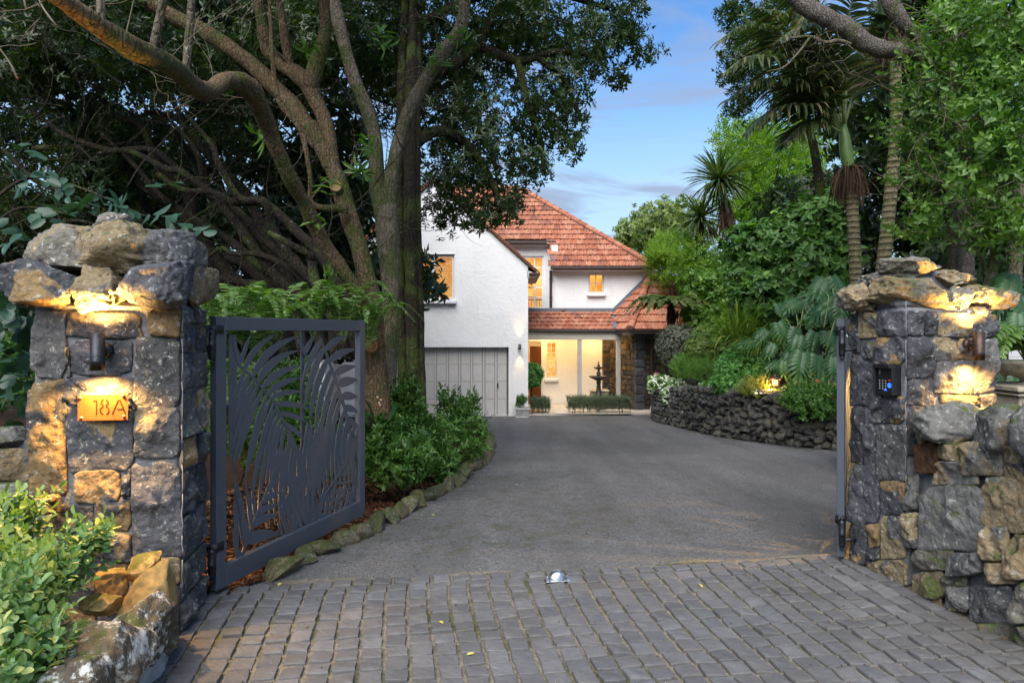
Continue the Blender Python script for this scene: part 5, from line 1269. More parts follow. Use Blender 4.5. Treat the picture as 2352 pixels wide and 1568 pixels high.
L_treefern = leaf_mat('tree_fern_frond', (.05,.085,.018), (.11,.15,.04), (.17,.14,.05), .5, .4, .3)
L_flax = leaf_mat('strap_leaf', (.05,.10,.015), (.13,.21,.03), (.24,.27,.06), .4, .35, .4)
L_clivia = leaf_mat('dark_strap_leaf', (.016,.05,.012), (.035,.09,.02), None, .3, .2, .5)
L_white = leaf_mat('white_petal', (.72,.72,.70), (.82,.82,.80), None, .6, .3, .2)
L_pink = leaf_mat('pink_petal', (.6,.25,.4), (.75,.4,.55), None, .6, .3, .2)
L_lamplit = leaf_mat('lamplit_yellow_leaf', (.12,.15,.03), (.25,.27,.05), (.5,.5,.4), .5, .35, .3, .15)  # yellow light of the path lamp is put into this leaf colour
L_monst = leaf_mat('split_leaf', (.018,.062,.02), (.045,.115,.035), None, .4, .15, .4)
L_dead = leaf_mat('dry_brown_blade', (.035,.021,.013), (.10,.062,.036), None, .8, .15, .2)
L_fallen = leaf_mat('fallen_yellow_leaf', (.45,.40,.06), (.6,.52,.13), None, .6, .2, .3)
B_mossy = bark_mat('mossy_bark', (.155,.105,.058), .3, 0, 1)
B_grey = bark_mat('pale_lichened_bark', (.175,.145,.10), .32, 0, 1)
B_dark = bark_mat('dark_fluted_bark', (.038,.031,.02), .3, 0, .8)
B_thick = bark_mat('thicket_branch_bark', (.045,.036,.026), .2, 0, 1)
B_rough = bark_mat('rough_grey_bark', (.15,.13,.11), .1, 0, 1.3)
B_nikau = bark_mat('ringed_palm_trunk', (.12,.10,.055), .12, 3.2, .9)
B_fernt = simple('fibrous_trunk', (.035,.022,.014), .95, .1, 0, .4, 30, .03, 50)
B_green = simple('green_crownshaft', (.095,.165,.045), .45, .4, 0, .3, 5)
B_twig = simple('pale_twig', (.16,.13,.09), .8, .2)

# ------------------------------------------------------------------ limbs
def limb(mb, pts, n=None, seg=10, rough=.12, world=False):
    P = np.array([(*(at(u,v,Y)), r*Y/F) for u,v,Y,r in pts]) if not world else np.array(pts, float)
    n = n or max(8, 7*len(pts)); P = spline(P, n); b = len(mb.v); nrm = None
    for i in range(n):
        p = Vector(P[i,:3]); d = (Vector(P[min(i+1,n-1),:3])-Vector(P[max(i-1,0),:3])).normalized()
        if nrm is None: nrm = d.orthogonal().normalized()
        nrm = (nrm-d*nrm.dot(d)).normalized(); bi = d.cross(nrm); ring = [p+(nrm*math.cos(2*math.pi*k/seg)+bi*math.sin(2*math.pi*k/seg))*max(P[i,3], .001) for k in range(seg)]
        if rough:
            q = np.array(ring); f = 1+rough*fbm(q*np.array([5,5,2.2]), 3)+rough*.5*vnoise(q*16)+rough*.35*vnoise(q*np.array([38,38,9])); ring = [p+(v-p)*float(k) for v, k in zip(ring, f)]
        mb.v += [tuple(v) for v in ring]
    mb.f += [[b+i*seg+k, b+i*seg+(k+1) % seg, b+(i+1)*seg+(k+1) % seg, b+(i+1)*seg+k] for i in range(n-1) for k in range(seg)]
    mb.f += [[b+k for k in range(seg)][::-1], [b+(n-1)*seg+k for k in range(seg)]]
    return P
def twigs(mb, start, d, L, r, depth, spread=.6, droop=0, seg=4):
    pts = [np.array([*start, r])]; d = Vector(d).normalized(); p = Vector(start); nst = 5
    for i in range(nst):
        d = (d+Vector(rng.normal(0, .22, 3))+Vector((0,0,-droop))).normalized(); p = p+d*(L/nst); pts.append(np.array([*p, r*(1-.8*(i+1)/nst)]))
        if depth and i > 0 and rng.random() < .75: twigs(mb, p, (d+Vector(rng.normal(0, spread, 3))).normalized(), L*.55, r*.55, depth-1, spread, droop, seg)
    limb(mb, pts, 9, seg, 0, True)

# --- foreground tree with the hooked limb
gA = thing('tree', (*at(850,900,7.2).xy, gz(7.2)+.2), 'mossy many stemmed tree whose hooked limb reaches out over the number pillar', 'tree')
tk = MB()
limb(tk, [(872,1010,7.3,36),(866,900,7.3,28),(861,800,7.3,25),(856,720,7.3,22),(847,650,7.25,20),(827,574,7.2,19),(794,472,7.2,20),(772,403,7.2,20),(738,330,7.2,19),(712,286,7.2,17)], 60, 14, .16)
hooked = [(862,800,7.25,24),(842,715,7.2,21),(800,640,7.0,18),(745,560,6.8,17),(700,470,6.5,17),(662,400,6.2,18),(620,300,5.9,19),(590,232,5.6,24),(563,196,5.4,27),(520,186,5.1,21),(478,210,4.7,22),(440,196,4.2,21),(390,150,3.6,21),(300,108,3.2,24),(200,42,2.95,23),(130,-10,2.8,22),(40,-70,2.7,20)]
limb(tk, hooked, 90, 14, .14)
limb(tk, [(764,390,7.2,20),(750,293,7.25,17),(720,220,7.3,18),(698,183,7.3,19),(647,146,7.4,18),(614,110,7.4,16),(600,37,7.4,15),(580,-40,7.4,14)], 50, 12, .16)
limb(tk, [(712,205,7.3,20),(726,150,7.3,18),(738,110,7.25,16),(748,60,7.2,14),(742,-40,7.1,13)], 30, 10, .14)
limb(tk, [(668,160,7.35,13),(655,95,7.3,11),(648,40,7.3,9),(630,-30,7.3,8)], 24, 8, .14)
limb(tk, [(735,335,7.25,20),(684,256,7.35,18),(640,210,7.5,18),(574,146,7.6,17),(480,80,7.7,17),(400,40,7.8,16),(280,-30,8,17)], 46, 12, .13)
limb(tk, [(800,480,7.0,12),(720,470,6.9,7),(712,400,6.8,6),(690,300,6.7,6),(640,230,6.6,6),(625,120,6.5,5),(618,-20,6.5,4)], 40, 8, .1)
trunk = tk.build('trunk', B_mossy, gA, True)
kw_ = mk_wood('cut_wood', (.20,.135,.06), (.30,.20,.09), (6,6,6))
for (u,v,Y,r) in ((771,428,7.05,12),(852,795,7.10,13)):
    c = at(u,v,Y); Mx = Vector((.25,-1,.05)).to_track_quat('Z','Y').to_matrix().to_4x4(); q = r*Y/F
    kn = MB(); kn.lathe([(q*1.05,-.05),(q*1.15,.0),(q,.022),(q*.8,.015),(q*.75,.0),(q*.5,.012),(q*.45,.004),(q*.2,.01),(.001,.004)], c, 18, Mx); kn.build('pruned_knot', kw_, gA, True)
for pts in ([(347,132,3.38,7),(358,80,3.36,9),(372,20,3.34,9),(380,-40,3.3,9)], [(425,176,4.0,8),(432,110,3.98,9),(438,40,3.95,9),(442,-40,3.9,8)], [(236,72,3.03,10),(232,30,3.0,10),(230,-30,3.0,9)]): 
    ups = MB(); limb(ups, pts, 16, 9, .06); ups.build('upright_shoot', B_grey, gA, True)
tw = MB()
for i in range(13):
    h = hooked[3+i % 13]; p = at(h[0]+random.uniform(-20,20), h[1]+random.uniform(-10,10), h[2]); twigs(tw, p, (random.uniform(-1,.6), random.uniform(-.5,.5), random.uniform(-.4,1)), random.uniform(.3,.8), random.uniform(.002,.0042), 2)
for (u,v,Y) in ((60,20,3.3),(40,180,3.3),(130,60,3.3)): twigs(tw, at(u,v,Y), (-.5,.0,.7), .5, .006, 2, .7)
setp(tw.build('twig', B_twig, gA, True), kind='stuff')
sp = [(732,505,6.6),(742,425,6.7),(700,110,6.9),(860,700,6.9),(850,330,7),(760,620,6.8),(836,390,6.9),(600,300,6.4),(880,100,6.8),(1010,120,6.9),(1040,90,6.9)]
P_ = np.array([at(u+random.uniform(-18,18), v+random.uniform(-18,18), Y) for u,v,Y in sp for _ in range(2)])
foliage('leaves', P_, rng.normal(size=(len(P_),3))+[0,-.4,.5], [tpl_whorl(7,.15,.038,60,.08,.2,s) for s in range(3)], (.8,1.2), L_near, gA, 'hex')

# --- forked tree
gC = thing('tree', (*at(880,950,7.8).xy, gz(7.8)+.2), 'pale lichened tree forking in a wide V in front of the fluted trunk', 'tree')
tk = MB()
limb(tk, [(886,1010,7.8,34),(887,930,7.8,26),(889,850,7.8,22),(892,750,7.8,20),(897,640,7.8,21),(893,570,7.8,25),(889,500,7.8,24),(895,450,7.8,19),(911,348,7.75,15),(940,256,7.7,16),(969,198,7.7,16),(1013,125,7.6,16),(1057,66,7.55,14),(1068,0,7.5,13),(1075,-60,7.5,15)], 84, 14, .15)
limb(tk, [(886,520,7.85,19),(868,440,7.9,18),(862,330,8.0,16),(845,256,8.1,17),(808,165,8.2,16),(779,55,8.3,16),(758,-30,8.4,15)], 50, 12, .14)
tk.build('trunk', B_grey, gC, True)
tw = MB()
for i in range(10): twigs(tw, at(random.uniform(880,1060), random.uniform(20,420), 7.7), (random.uniform(-1,1), random.uniform(-.5,.5), random.uniform(-.4,1)), random.uniform(.3,.7), .0035, 2)
setp(tw.build('twig', B_twig, gC, True), kind='stuff')

# --- straight fluted trunk with the big canopy
gD = thing('tree', (*at(945,960,9.2).xy, gz(9.2)+.3), 'tall dark fluted trunk with the leafy canopy hanging in front of the house gable', 'tree')
tk = MB(); fl = []
for du, r, Yo, j in ((-20,14,.05,0),(4,16,-.06,1),(21,11,.0,2),(-7,18,.12,3)):
    limb(tk, [(948+du*1.15,1040,9.2+Yo,r*1.25),(946+du,900,9.2+Yo,r),(942+du,700,9.2+Yo,r*.98),(938+du*.95,500,9.2+Yo,r*.95),(938+du*.9,340,9.2+Yo,r*.9),(940+du*.85,200,9.25+Yo,r*.8),(946+du*.8,40,9.3+Yo,r*.7),(950+du*.8,-120,9.4+Yo,r*.6)], 60, 12, .14)
tk.build('trunk', B_dark, gD, True)
br = MB()
for pts in ([(950,330,9.4,16),(1010,300,9.7,12),(1080,340,10,10),(1130,420,10.1,8),(1150,480,10.1,5)], [(950,180,9.4,16),(1040,150,9.8,13),(1100,110,10,12),(1190,140,10,10),(1280,120,10,8),(1380,130,10,5)],
            [(1190,140,10,10),(1210,230,10,9),(1240,320,10.1,7),(1250,400,10.1,4)], [(1100,110,10,11),(1130,40,10,10),(1180,-30,10,9)], [(1040,150,9.8,11),(1060,240,10,9),(1120,330,10.2,7),(1140,390,10.2,5)], [(1230,130,10,8),(1290,180,10,7),(1330,260,10,4)],
            [(960,60,9.5,13),(1100,-10,9.8,11),(1250,-20,9.9,9),(1400,20,10,6)]): limb(br, pts, 26, 8, .12)
br.build('limb', B_dark, gD, True)
CAN = blobs_px([(1000,40,10.6,250,200,2.2),(1230,40,10.3,170,130,1.6),(1390,10,10,95,95,1.1),(1370,120,10,95,70,.9),(1485,122,9.9,42,17,.4),(1420,185,10,28,22,.4),(1270,235,10.2,95,100,1.0),(1305,330,10.1,38,30,.5),(1130,330,10.5,130,130,1.2),(1225,385,10.1,45,42,.6),(1060,440,10.5,95,80,1.0),(1170,475,10.2,40,48,.6),(1120,520,10.2,55,38,.6),(1010,250,11,130,190,1.6),(1010,500,10.3,45,55,.5),(900,120,11,120,200,1.4),(1440,60,10,52,60,.6),(1200,130,11,200,150,1.0)])
p, d = sample_blobs(CAN, 5600, .25, .12, .0, 1.5)
T_c = [tpl_whorl(9,.10,.034,62,.09,.25,s) for s in range(5)]
foliage('crown', p, d+rng.normal(0,.45,p.shape), T_c, (.75,1.25), L_canopy, gD, 'kite')

# --- thicket of leaning trees at the left
names_t = ['dark leaning tree in the thicket, closest to the mossy many stemmed tree', 'slender dark tree in the middle of the thicket with crossing limbs', 'low spreading tree of the thicket above the stone cap of the 18A pillar', 'far dark tree of the thicket beside the low wall']
for t in range(4):
    g = thing('tree', (*at(760-90*t,800,10.5+t).xy, gz(10.5+t)+.3), names_t[t], 'tree', 'dark thicket trees behind the gate')
    tk = MB()
    for i in range(5):
        Y = 9.2+t*1.2+random.uniform(-.5,.8); u0 = 800-70*t+random.uniform(-40,60); v0 = 760; pts = [(u0, v0+60, Y, 17)]; u, v = u0, v0; r = random.uniform(9,17); du = random.uniform(-75,-25)-i*4; dv = random.uniform(-110,-30)
        for k in range(8):
            u += du+random.uniform(-30,30); v += dv+random.uniform(-36,36); dv *= random.uniform(.6,1.15); Y -= random.uniform(-.1,.22); pts.append((u, v, Y, r*(1-k*.09)))
        limb(tk, pts, 40, 8, .14)
    tk.build('trunk', B_thick, g, True)
    tw = MB()
    for i in range(34): twigs(tw, at(random.uniform(0,850)-30*t, random.uniform(120,760), 7.6+t*1.2+random.uniform(-.6,1.2)), (random.uniform(-1,.5), random.uniform(-.4,.4), random.uniform(-.5,.9)), random.uniform(.6,1.7), random.uniform(.006,.014), 2, .5)
    setp(tw.build('twig', B_thick, g, True), kind='stuff')
    bl = blobs_px([(random.uniform(-40,800), random.uniform(-60,180), 9.5+t*1.3+random.uniform(-1,1), random.uniform(90,180), random.uniform(60,120), 1.2) for _ in range(9)]+[(random.uniform(-80,600), random.uniform(150,560), 11+t*1.4, random.uniform(70,130), random.uniform(40,80), .9) for _ in range(7)])
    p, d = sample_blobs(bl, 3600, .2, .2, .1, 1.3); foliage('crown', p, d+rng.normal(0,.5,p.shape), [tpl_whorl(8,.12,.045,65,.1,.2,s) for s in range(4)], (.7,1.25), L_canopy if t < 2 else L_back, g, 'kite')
def far_wood(name, lst, n, m, T, sc=(1,1.7), lo=.1, gap=.15):
    p, d = sample_blobs(blobs_px(lst), n, lo, gap, .1, .6); o = foliage(name, p, d+rng.normal(0,.6,p.shape), T, sc, m, None, 'kite'); return setp(o, kind='stuff')
T_big = [tpl_whorl(8,.20,.08,65,.16,.2,s) for s in range(4)]
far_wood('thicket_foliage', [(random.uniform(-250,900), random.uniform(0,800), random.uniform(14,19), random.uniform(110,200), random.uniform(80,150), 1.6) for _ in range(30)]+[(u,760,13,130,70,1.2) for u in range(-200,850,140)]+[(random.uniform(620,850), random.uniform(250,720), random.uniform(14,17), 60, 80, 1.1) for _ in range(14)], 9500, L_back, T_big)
far_wood('undergrowth_foliage', [(random.uniform(-900,20), random.uniform(780,940), random.uniform(5.5,9.5), 110, 60, .5) for _ in range(14)]+[(random.uniform(2420,3100), random.uniform(780,960), random.uniform(6.5,9.5), 100, 60, .5) for _ in range(9)], 2200, L_shrub, T_c, (.9,1.5), .2, .1)
far_wood('added_shade_canopy', [(at(u,0,1).x*0+u*1.0, -500-random.uniform(0,150), 7+random.uniform(-2.5,4), 230, 120, 1.6) for u in range(-500, 950, 130)], 2600, L_back, T_big, (1.2,2), .1, .1)  # unseen leaf masses above the frame, added to shade the trees below
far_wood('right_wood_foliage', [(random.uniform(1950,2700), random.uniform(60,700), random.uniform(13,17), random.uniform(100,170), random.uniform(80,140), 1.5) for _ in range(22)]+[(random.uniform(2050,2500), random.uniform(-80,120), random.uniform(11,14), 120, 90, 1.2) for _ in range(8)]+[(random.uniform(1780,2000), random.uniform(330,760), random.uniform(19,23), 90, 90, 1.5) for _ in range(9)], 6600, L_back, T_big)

# --- house-side background trees on the right
def tree(label, base, lst, n, T, m, sc, trunkpts, bark, shape='kite', lo=.3, gap=.15, gs=1.0, up=.2, name='tree', group=None, limbs=0, jit=.45):
    g = thing(name, base, label, 'tree', group); tk = MB()
    for pts in trunkpts: limb(tk, pts, 7*len(pts), 9, .12)
    bl = blobs_px(lst)
    if limbs:
        b0 = at(*trunkpts[0][-1][:3])
        for i in range(limbs):
            c, r = bl[i % len(bl)]; e = Vector(c)+Vector(rng.normal(0, .4, 3)*r); mid = (b0+e)/2+Vector(rng.normal(0,.08,3))*(e-b0).length; rr_ = trunkpts[0][-1][3]*trunkpts[0][-1][2]/F*.5
            limb(tk, [(*b0,rr_),(*mid,rr_*.7),(*e,rr_*.25)], 12, 6, .1, True)
    tk.build('trunk', bark, g, True)
    p, d = sample_blobs(bl, n, lo, gap, up, gs); foliage('crown', p, d+rng.normal(0,jit,p.shape), T, sc, m, g, shape); return g
T_b = [tpl_alt(9,.32,.15,.06,55,s,True,.2) for s in range(4)]
tree('bright yellow green tree rising behind the cabbage tree', (*at(1790,700,24).xy,-.3), [(1715,350,25,60,70,1.6),(1690,430,25,50,75,1.5),(1780,330,26,80,60,1.8),(1800,430,25,100,110,2),(1880,370,26,80,90,2),(1730,520,24.5,70,60,1.4),(1860,500,25,80,80,1.6),(1672,310,25,22,26,.6),(1780,480,24,80,60,1.6)], 4300, T_b, L_bright, (.7,1.5), [[(1790,760,25,14),(1795,640,25,12),(1800,520,25,9),(1790,420,25,6)]], B_grey, 'kite', .35, .12, .8, .2, limbs=7)
T_p = [tpl_whorl(8,.26,.12,65,.2,.2,s) for s in range(4)]
tree('pale open crowned tree on the skyline behind the roof end', (*at(1500,740,38).xy,-.9), [(1450,545,38,38,45,1.8),(1490,500,38,45,35,1.8),(1545,490,38,50,38,2),(1590,520,38,40,60,2),(1520,560,38,60,50,2),(1440,590,38,26,30,1.2)], 1500, T_p, L_pale, (.7,1.15), [[(1510,760,38,9),(1508,660,38,8),(1505,590,38,6),(1495,540,38,3)],[(1505,600,38,5),(1530,550,38,4),(1550,500,38,2)]], B_grey, 'kite', .2, .42, 1.0, limbs=8)
T_s = [tpl_alt(10,.26,.09,.035,55,s) for s in range(4)]
tree('light green fine leaved tree overhanging the right end of the roof', (*at(1575,800,22).xy,-.2), [(1525,610,22,38,40,.9),(1510,600,22,20,30,.6),(1560,580,22.5,45,42,1),(1605,600,22,40,50,1),(1605,655,22.3,40,36,.8),(1630,640,22,40,50,1),(1520,570,22.5,26,26,.6)], 2300, T_s, L_bright, (.9,1.4), [[(1590,800,22,6),(1585,700,22,5),(1570,620,22,4)],[(1600,800,22,5),(1600,720,22,4),(1620,640,22,3)],[(1580,790,22,5),(1565,700,22,3),(1545,650,22,2)]], B_thick, 'kite', .3, .15, 1.2)
T_m = [tpl_whorl(8,.12,.055,60,.1,.15,s) for s in range(4)]
tree('mid green leafy tree between the tree fern and the broad leaved tree', (*at(1650,800,20).xy,.0), [(1600,660,20.5,40,40,.8),(1650,690,20,50,60,.8),(1690,620,20.5,50,60,.9),(1620,720,20,38,40,.6),(1700,720,19.5,50,50,.7),(1740,640,20,50,70,.8)], 1900, T_m, L_near, (.9,1.5), [[(1660,820,20,7),(1665,740,20,6),(1670,660,20,4)]], B_thick, 'kite', .35, .1, 1.2)
T_pk = [tpl_whorl(8,.22,.10,68,.16,.3,s) for s in range(5)]
tree('broad dark leaved tree with big glossy leaves beside the palm trunk', (*at(1850,850,16).xy,.2), [(1770,560,16.3,70,50,.9),(1840,530,16.5,70,60,.9),(1790,580,16,90,60,.9),(1890,530,16,60,80,.9),(1720,580,16,55,60,.7),(1830,620,15.6,100,70,.9),(1910,620,15.5,50,80,.8),(1750,690,15.4,65,55,.7),(1860,710,15.2,80,50,.7),(1700,640,16,40,50,.6),(1700,560,16.5,36,40,.6)], 1600, T_pk, L_puka, (.75,1.25), [[(1880,860,15.8,12),(1870,740,15.8,10),(1850,620,15.9,8),(1820,520,16,5)],[(1930,600,15.6,5),(1860,606,15.6,5),(1800,600,15.6,4)]], B_thick, 'hex', .45, .12, 1.0, .25, limbs=6)
tree('small leaved dark tree behind the palm fronds at the skyline edge', (*at(1900,800,18).xy,0), [(1705,60,17,60,65,1),(1690,160,17,42,45,.8),(1740,120,17,60,90,1),(1700,235,17,36,30,.6),(1760,240,17,60,50,1),(1800,40,17,80,80,1.2),(1830,180,17,80,90,1.2),(1668,100,17,18,40,.4),(1680,20,17,30,30,.5)], 1250, [tpl_whorl(9,.13,.045,62,.1,.2,s) for s in range(4)], L_canopy, (.8,1.2), [[(1900,760,18,12),(1890,500,18,11),(1860,300,17.5,9),(1800,160,17,6),(1740,60,17,4)]], B_dark, 'kite', .15, .3, 1.6, 0, limbs=8)
T_n = [tpl_alt(9,.26,.095,.046,55,s) for s in range(6)]
gN = tree('mid green broadleaf tree with pale stems filling the view above the keypad pillar', (*at(2290,700,7.8).xy,.1), [(2230,80,7.6,120,100,.7),(2330,60,7.3,100,100,.7),(2180,240,7.8,110,110,.7),(2310,240,7.2,110,120,.7),(2140,330,8.1,60,70,.6),(2240,400,7.5,120,100,.7),(2340,430,7.1,80,110,.6),(2120,440,8,60,60,.5),(2200,520,7.8,90,50,.5),(2150,120,8.1,55,70,.5),(2105,230,8.2,25,40,.3),(2310,540,7.4,60,45,.4),(2420,300,7,100,300,.8),(2115,520,8,34,36,.4)], 1150, T_n, L_near, (.6,1.45), [[(2268,760,7.9,14),(2275,640,7.8,13),(2300,520,7.7,9),(2330,380,7.5,7),(2360,200,7.4,5)],[(2190,760,8.4,9),(2185,620,8.4,8),(2180,420,8.3,7),(2190,200,8.2,5),(2200,0,8.2,4)],[(2290,560,7.7,7),(2230,420,7.6,5),(2200,280,7.6,4),(2180,120,7.7,3)],[(2325,760,8.6,17),(2330,600,8.6,15),(2345,420,8.6,12),(2380,200,8.6,10)],[(2270,640,7.8,6),(2240,560,7.7,4),(2200,480,7.6,3)]], B_grey, 'hex', .15, .22, 2.0, .2)
tw = MB()
for i in range(95): twigs(tw, at(random.uniform(2080,2350), random.uniform(20,540), random.uniform(7,8.2)), (random.uniform(-1,.5), random.uniform(-.5,.3), random.uniform(-.3,1)), random.uniform(.3,.7), .006, 1, .5)
setp(tw.build('twig', B_grey, gN, True), kind='stuff')
gB = thing('tree', (*at(2120,700,8.9).xy,0), 'old tree whose rough bent grey limb crosses the palm fronds at the top', 'tree')
tk = MB(); limb(tk, [(1790,-40,8.2,17),(1840,8,8.2,18),(1900,42,8.15,19),(1955,70,8.1,20),(1990,102,8.1,20),(2030,115,8.1,18),(2080,122,8.2,16),(2150,140,8.4,15),(2200,260,8.8,16),(2210,450,9,18),(2215,700,9.2,22)], 80, 14, .2)
limb(tk, [(2020,-40,8.2,16),(2045,10,8.2,17),(2070,45,8.2,16),(2095,75,8.2,12),(2120,110,8.3,11)], 30, 12, .2)
tk.build('trunk', B_rough, gB, True)
tk = MB(); limb(tk, [(1955,102,8.05,4),(1925,94,8,4.5),(1895,98,8,4),(1860,85,7.95,3.5),(1815,88,7.9,3)], 24, 6, .1); limb(tk, [(1860,86,7.95,3),(1835,120,7.9,3),(1800,155,7.9,2.5),(1760,165,7.9,1.5)], 20, 6, .1); tk.build('bare_branch', B_grey, gB, True); tw = MB()
for i in range(16): twigs(tw, at(random.uniform(1800,1960), random.uniform(70,150), 7.95), (random.uniform(-1,.4), -.2, random.uniform(-.6,.8)), .35, .004, 1)
setp(tw.build('twig', B_grey, gB, True), kind='stuff')

# ------------------------------------------------------------------ strips: palms, cabbage tree, ferns, grasses
def ribbons(name, segs, m, parent, rnd=None):
    """segs: list of (points (k,3), side (3,), widths (k,))"""
    V = []; Fc = []; Rn = []; b = 0
    for i, (P, s, w) in enumerate(segs):
        P = np.asarray(P); w = np.asarray(w)[:,None]; k = len(P); s = np.asarray(s); V.append(P+s*w); V.append(P-s*w); r = random.random()
        for j in range(k-1): Fc.append((b+j, b+j+1, b+k+j+1, b+k+j))
        b += 2*k; Rn += [r]*(2*k)
    return link(name, npmesh(name, np.vstack(V), np.array(Fc), m, False, Rn), parent)
def blade(p, d, L, w, droop, n=5, side=None):
    p = np.array(p, float); d = nrmz(np.array(d, float)); out = [p.copy()]; step = L/(n-1)
    for i in range(n-1): d = nrmz(d+np.array([0,0,-droop*(i+1)/(n-1)])); p = p+d*step; out.append(p.copy())
    s = side if side is not None else nrmz(np.cross(d, [0,0,1.])+rng.normal(0,.25,3)); return (np.array(out), s, w*np.array([.6]+[1]*(n-3)+[.75,.05]))
def frond(parent, pts, nl, Lf, w, m, stalk_m, droop=.5, name='frond', st=.12, r0=.02, hang=.25, fwd=.7, ends=.35):
    """pinnate frond along world points"""
    P = spline(np.array(pts, float), 40); segs = []
    for i in range(nl):
        t = st+(1-st)*(i+.5)/nl; q = t*39; j = int(min(q, 38)); p = P[j]+(P[j+1]-P[j])*(q-j); d = nrmz(P[j+1]-P[j]); up = np.array([0,0,1.]); s = np.cross(d, up); 
        s = nrmz(s) if np.linalg.norm(s) > .05 else np.array([1.,0,0]); n = np.cross(s, d); L = Lf*(math.sin(math.pi*min(1, ends*.5+t*(1-ends*.25))**.9)*.75+.25)
        for sg in (-1, 1):
            dd = d*fwd+s*sg+n*random.uniform(-.05,.3)+np.array([0,0,-hang]); segs.append(blade(p, dd+rng.normal(0,.09,3), L*random.uniform(.85,1.1), w, droop*random.uniform(.5,1.4), 5, nrmz(np.cross(nrmz(dd), n+rng.normal(0,.3,3)))))
    o = ribbons(name, segs, m, parent); mb = MB(); mb.tube([Vector(p) for p in P[::3]], [r0*(1-.85*k/13) for k in range(len(P[::3]))], 6); mb.build('stalk', stalk_m, o, True); return o
def px3(lst): return [tuple(at(u,v,Y)) for u,v,Y in lst]
B_stalk = simple('green_stalk', (.13,.17,.06), .5, .4)
nk = thing('palm', (*at(1968,900,11.5).xy,.1), 'palm with a swollen green crownshaft and a brown skirt of old flower stalks', 'palm')
tk = MB(); limb(tk, [(1972,900,11.5,14),(1969,760,11.5,13.5),(1966,650,11.5,13),(1961,540,11.5,13),(1955,440,11.5,13)], 40, 14, .02); tk.build('trunk', B_nikau, nk, True)
tk = MB(); limb(tk, [(1949,385,11.5,11),(1947,368,11.5,13.5),(1943,345,11.5,14),(1940,318,11.5,12),(1936,295,11.5,9.5),(1930,262,11.5,6)], 24, 14, .02); tk.build('crownshaft', B_green, nk, True)
sk = []
for i in range(420):
    a = random.uniform(0, 6.28); p = at(1950+random.uniform(-7,7),378+random.uniform(-6,26),11.5); d = np.array([math.cos(a)*1.0, math.sin(a), random.uniform(-1.1,.3)]); sk.append(blade(p, d, random.uniform(.25,.7), .011, random.uniform(1.0,2.2), 6))
ribbons('dead_skirt', sk, L_dead, nk)
for pts in ([(1934,300,11.5),(1890,215,11.3),(1840,110,11.1),(1790,40,10.9),(1740,20,10.7)], [(1936,296,11.5),(1880,200,11.2),(1800,140,10.9),(1720,130,10.6),(1660,170,10.5)], [(1934,306,11.5),(1885,280,11.4),(1840,290,11.3),(1800,330,11.2)], [(1936,300,11.5),(1905,230,11.4),(1862,160,11.2),(1800,90,11),(1710,60,10.8),(1650,95,10.7)], [(1940,290,11.5),(1944,200,11.5),(1946,110,11.5),(1955,10,11.4),(1985,-60,11.2)], [(1935,300,11.5),(1890,235,11.3),(1820,190,11.1),(1740,185,10.9),(1670,230,10.8)],
            [(1940,290,11.5),(1965,200,11.6),(2005,120,11.7),(2060,80,11.7),(2120,110,11.7)], [(1938,290,11.6),(1915,180,11.7),(1880,70,11.8),(1830,-10,11.8),(1770,-30,11.8)], [(1934,305,11.5),(1895,260,11.4),(1830,240,11.2),(1760,260,11.1),(1710,310,11.0)], [(1938,285,11.4),(1930,180,11.1),(1900,100,10.8),(1850,60,10.5),(1790,90,10.3)]):
    frond(nk, px3(pts), 64, .86, .021, L_nikau, B_stalk, .35, 'frond', .16, .026, .25, .75)
nk2 = thing('palm', (*at(2020,900,10.6).xy,.1), 'taller leaning palm with a pale ringed trunk and its crown above the view', 'palm')
tk = MB(); limb(tk, [(2008,900,10.6,16),(2020,700,10.6,15),(2030,600,10.6,15),(2046,440,10.6,14),(2058,300,10.6,13.5),(2056,160,10.6,13),(2046,60,10.6,14)], 60, 14, .02); tk.build('trunk', B_nikau, nk2, True)
tk = MB(); limb(tk, [(2046,70,10.6,13),(2040,30,10.6,18),(2034,-20,10.6,17),(2030,-70,10.6,10)], 20, 14, .02); tk.build('crownshaft', B_green, nk2, True)
sk = []
for i in range(130):
    a = random.uniform(0, 6.28); p = at(2050,random.uniform(60,110),10.6); sk.append(blade(p, np.array([math.cos(a), math.sin(a), random.uniform(-.9,.1)]), random.uniform(.3,.6), .008, random.uniform(.8,1.5), 6))
ribbons('dead_skirt', sk, L_dead, nk2)
for pts in ([(2030,-60,10.6),(1985,-110,10.4),(1930,-90,10.2),(1870,-20,10),(1840,60,9.9)], [(2030,-60,10.6),(2030,-160,10.4),(1990,-180,10.1),(1960,-60,9.9)], [(2034,-60,10.6),(2100,-120,10.6),(2170,-60,10.6),(2200,40,10.6)]): frond(nk2, px3(pts), 56, .8, .02, L_nikau, B_stalk, .4, 'frond', .2, .024, .35)
ct = thing('cabbage_tree', (*at(1695,760,21.5).xy,0), 'two headed cabbage tree with spiky rosettes and a skirt of dead brown leaves', 'tree')
tk = MB(); limb(tk, [(1698,800,21.5,8),(1697,680,21.5,8),(1694,600,21.5,8),(1686,540,21.5,7),(1668,480,21.5,7),(1655,425,21.5,6)], 40, 10, .1); limb(tk, [(1694,605,21.5,7),(1660,560,21.6,6),(1632,525,21.7,5),(1612,500,21.8,5)], 24, 9, .1); tk.build('trunk', B_grey, ct, True)
def rosette(c, L, n, sk=0, w=.022):
    s = []
    for i in range(n):
        a = random.uniform(0,6.28); z = random.uniform(-.55,1); s.append(blade(c, (math.cos(a)*math.sqrt(1-z*z*.8), math.sin(a)*math.sqrt(1-z*z*.8), z), L*random.uniform(.75,1.08), w, .18+.35*max(0,-z+.35), 6))
    return s
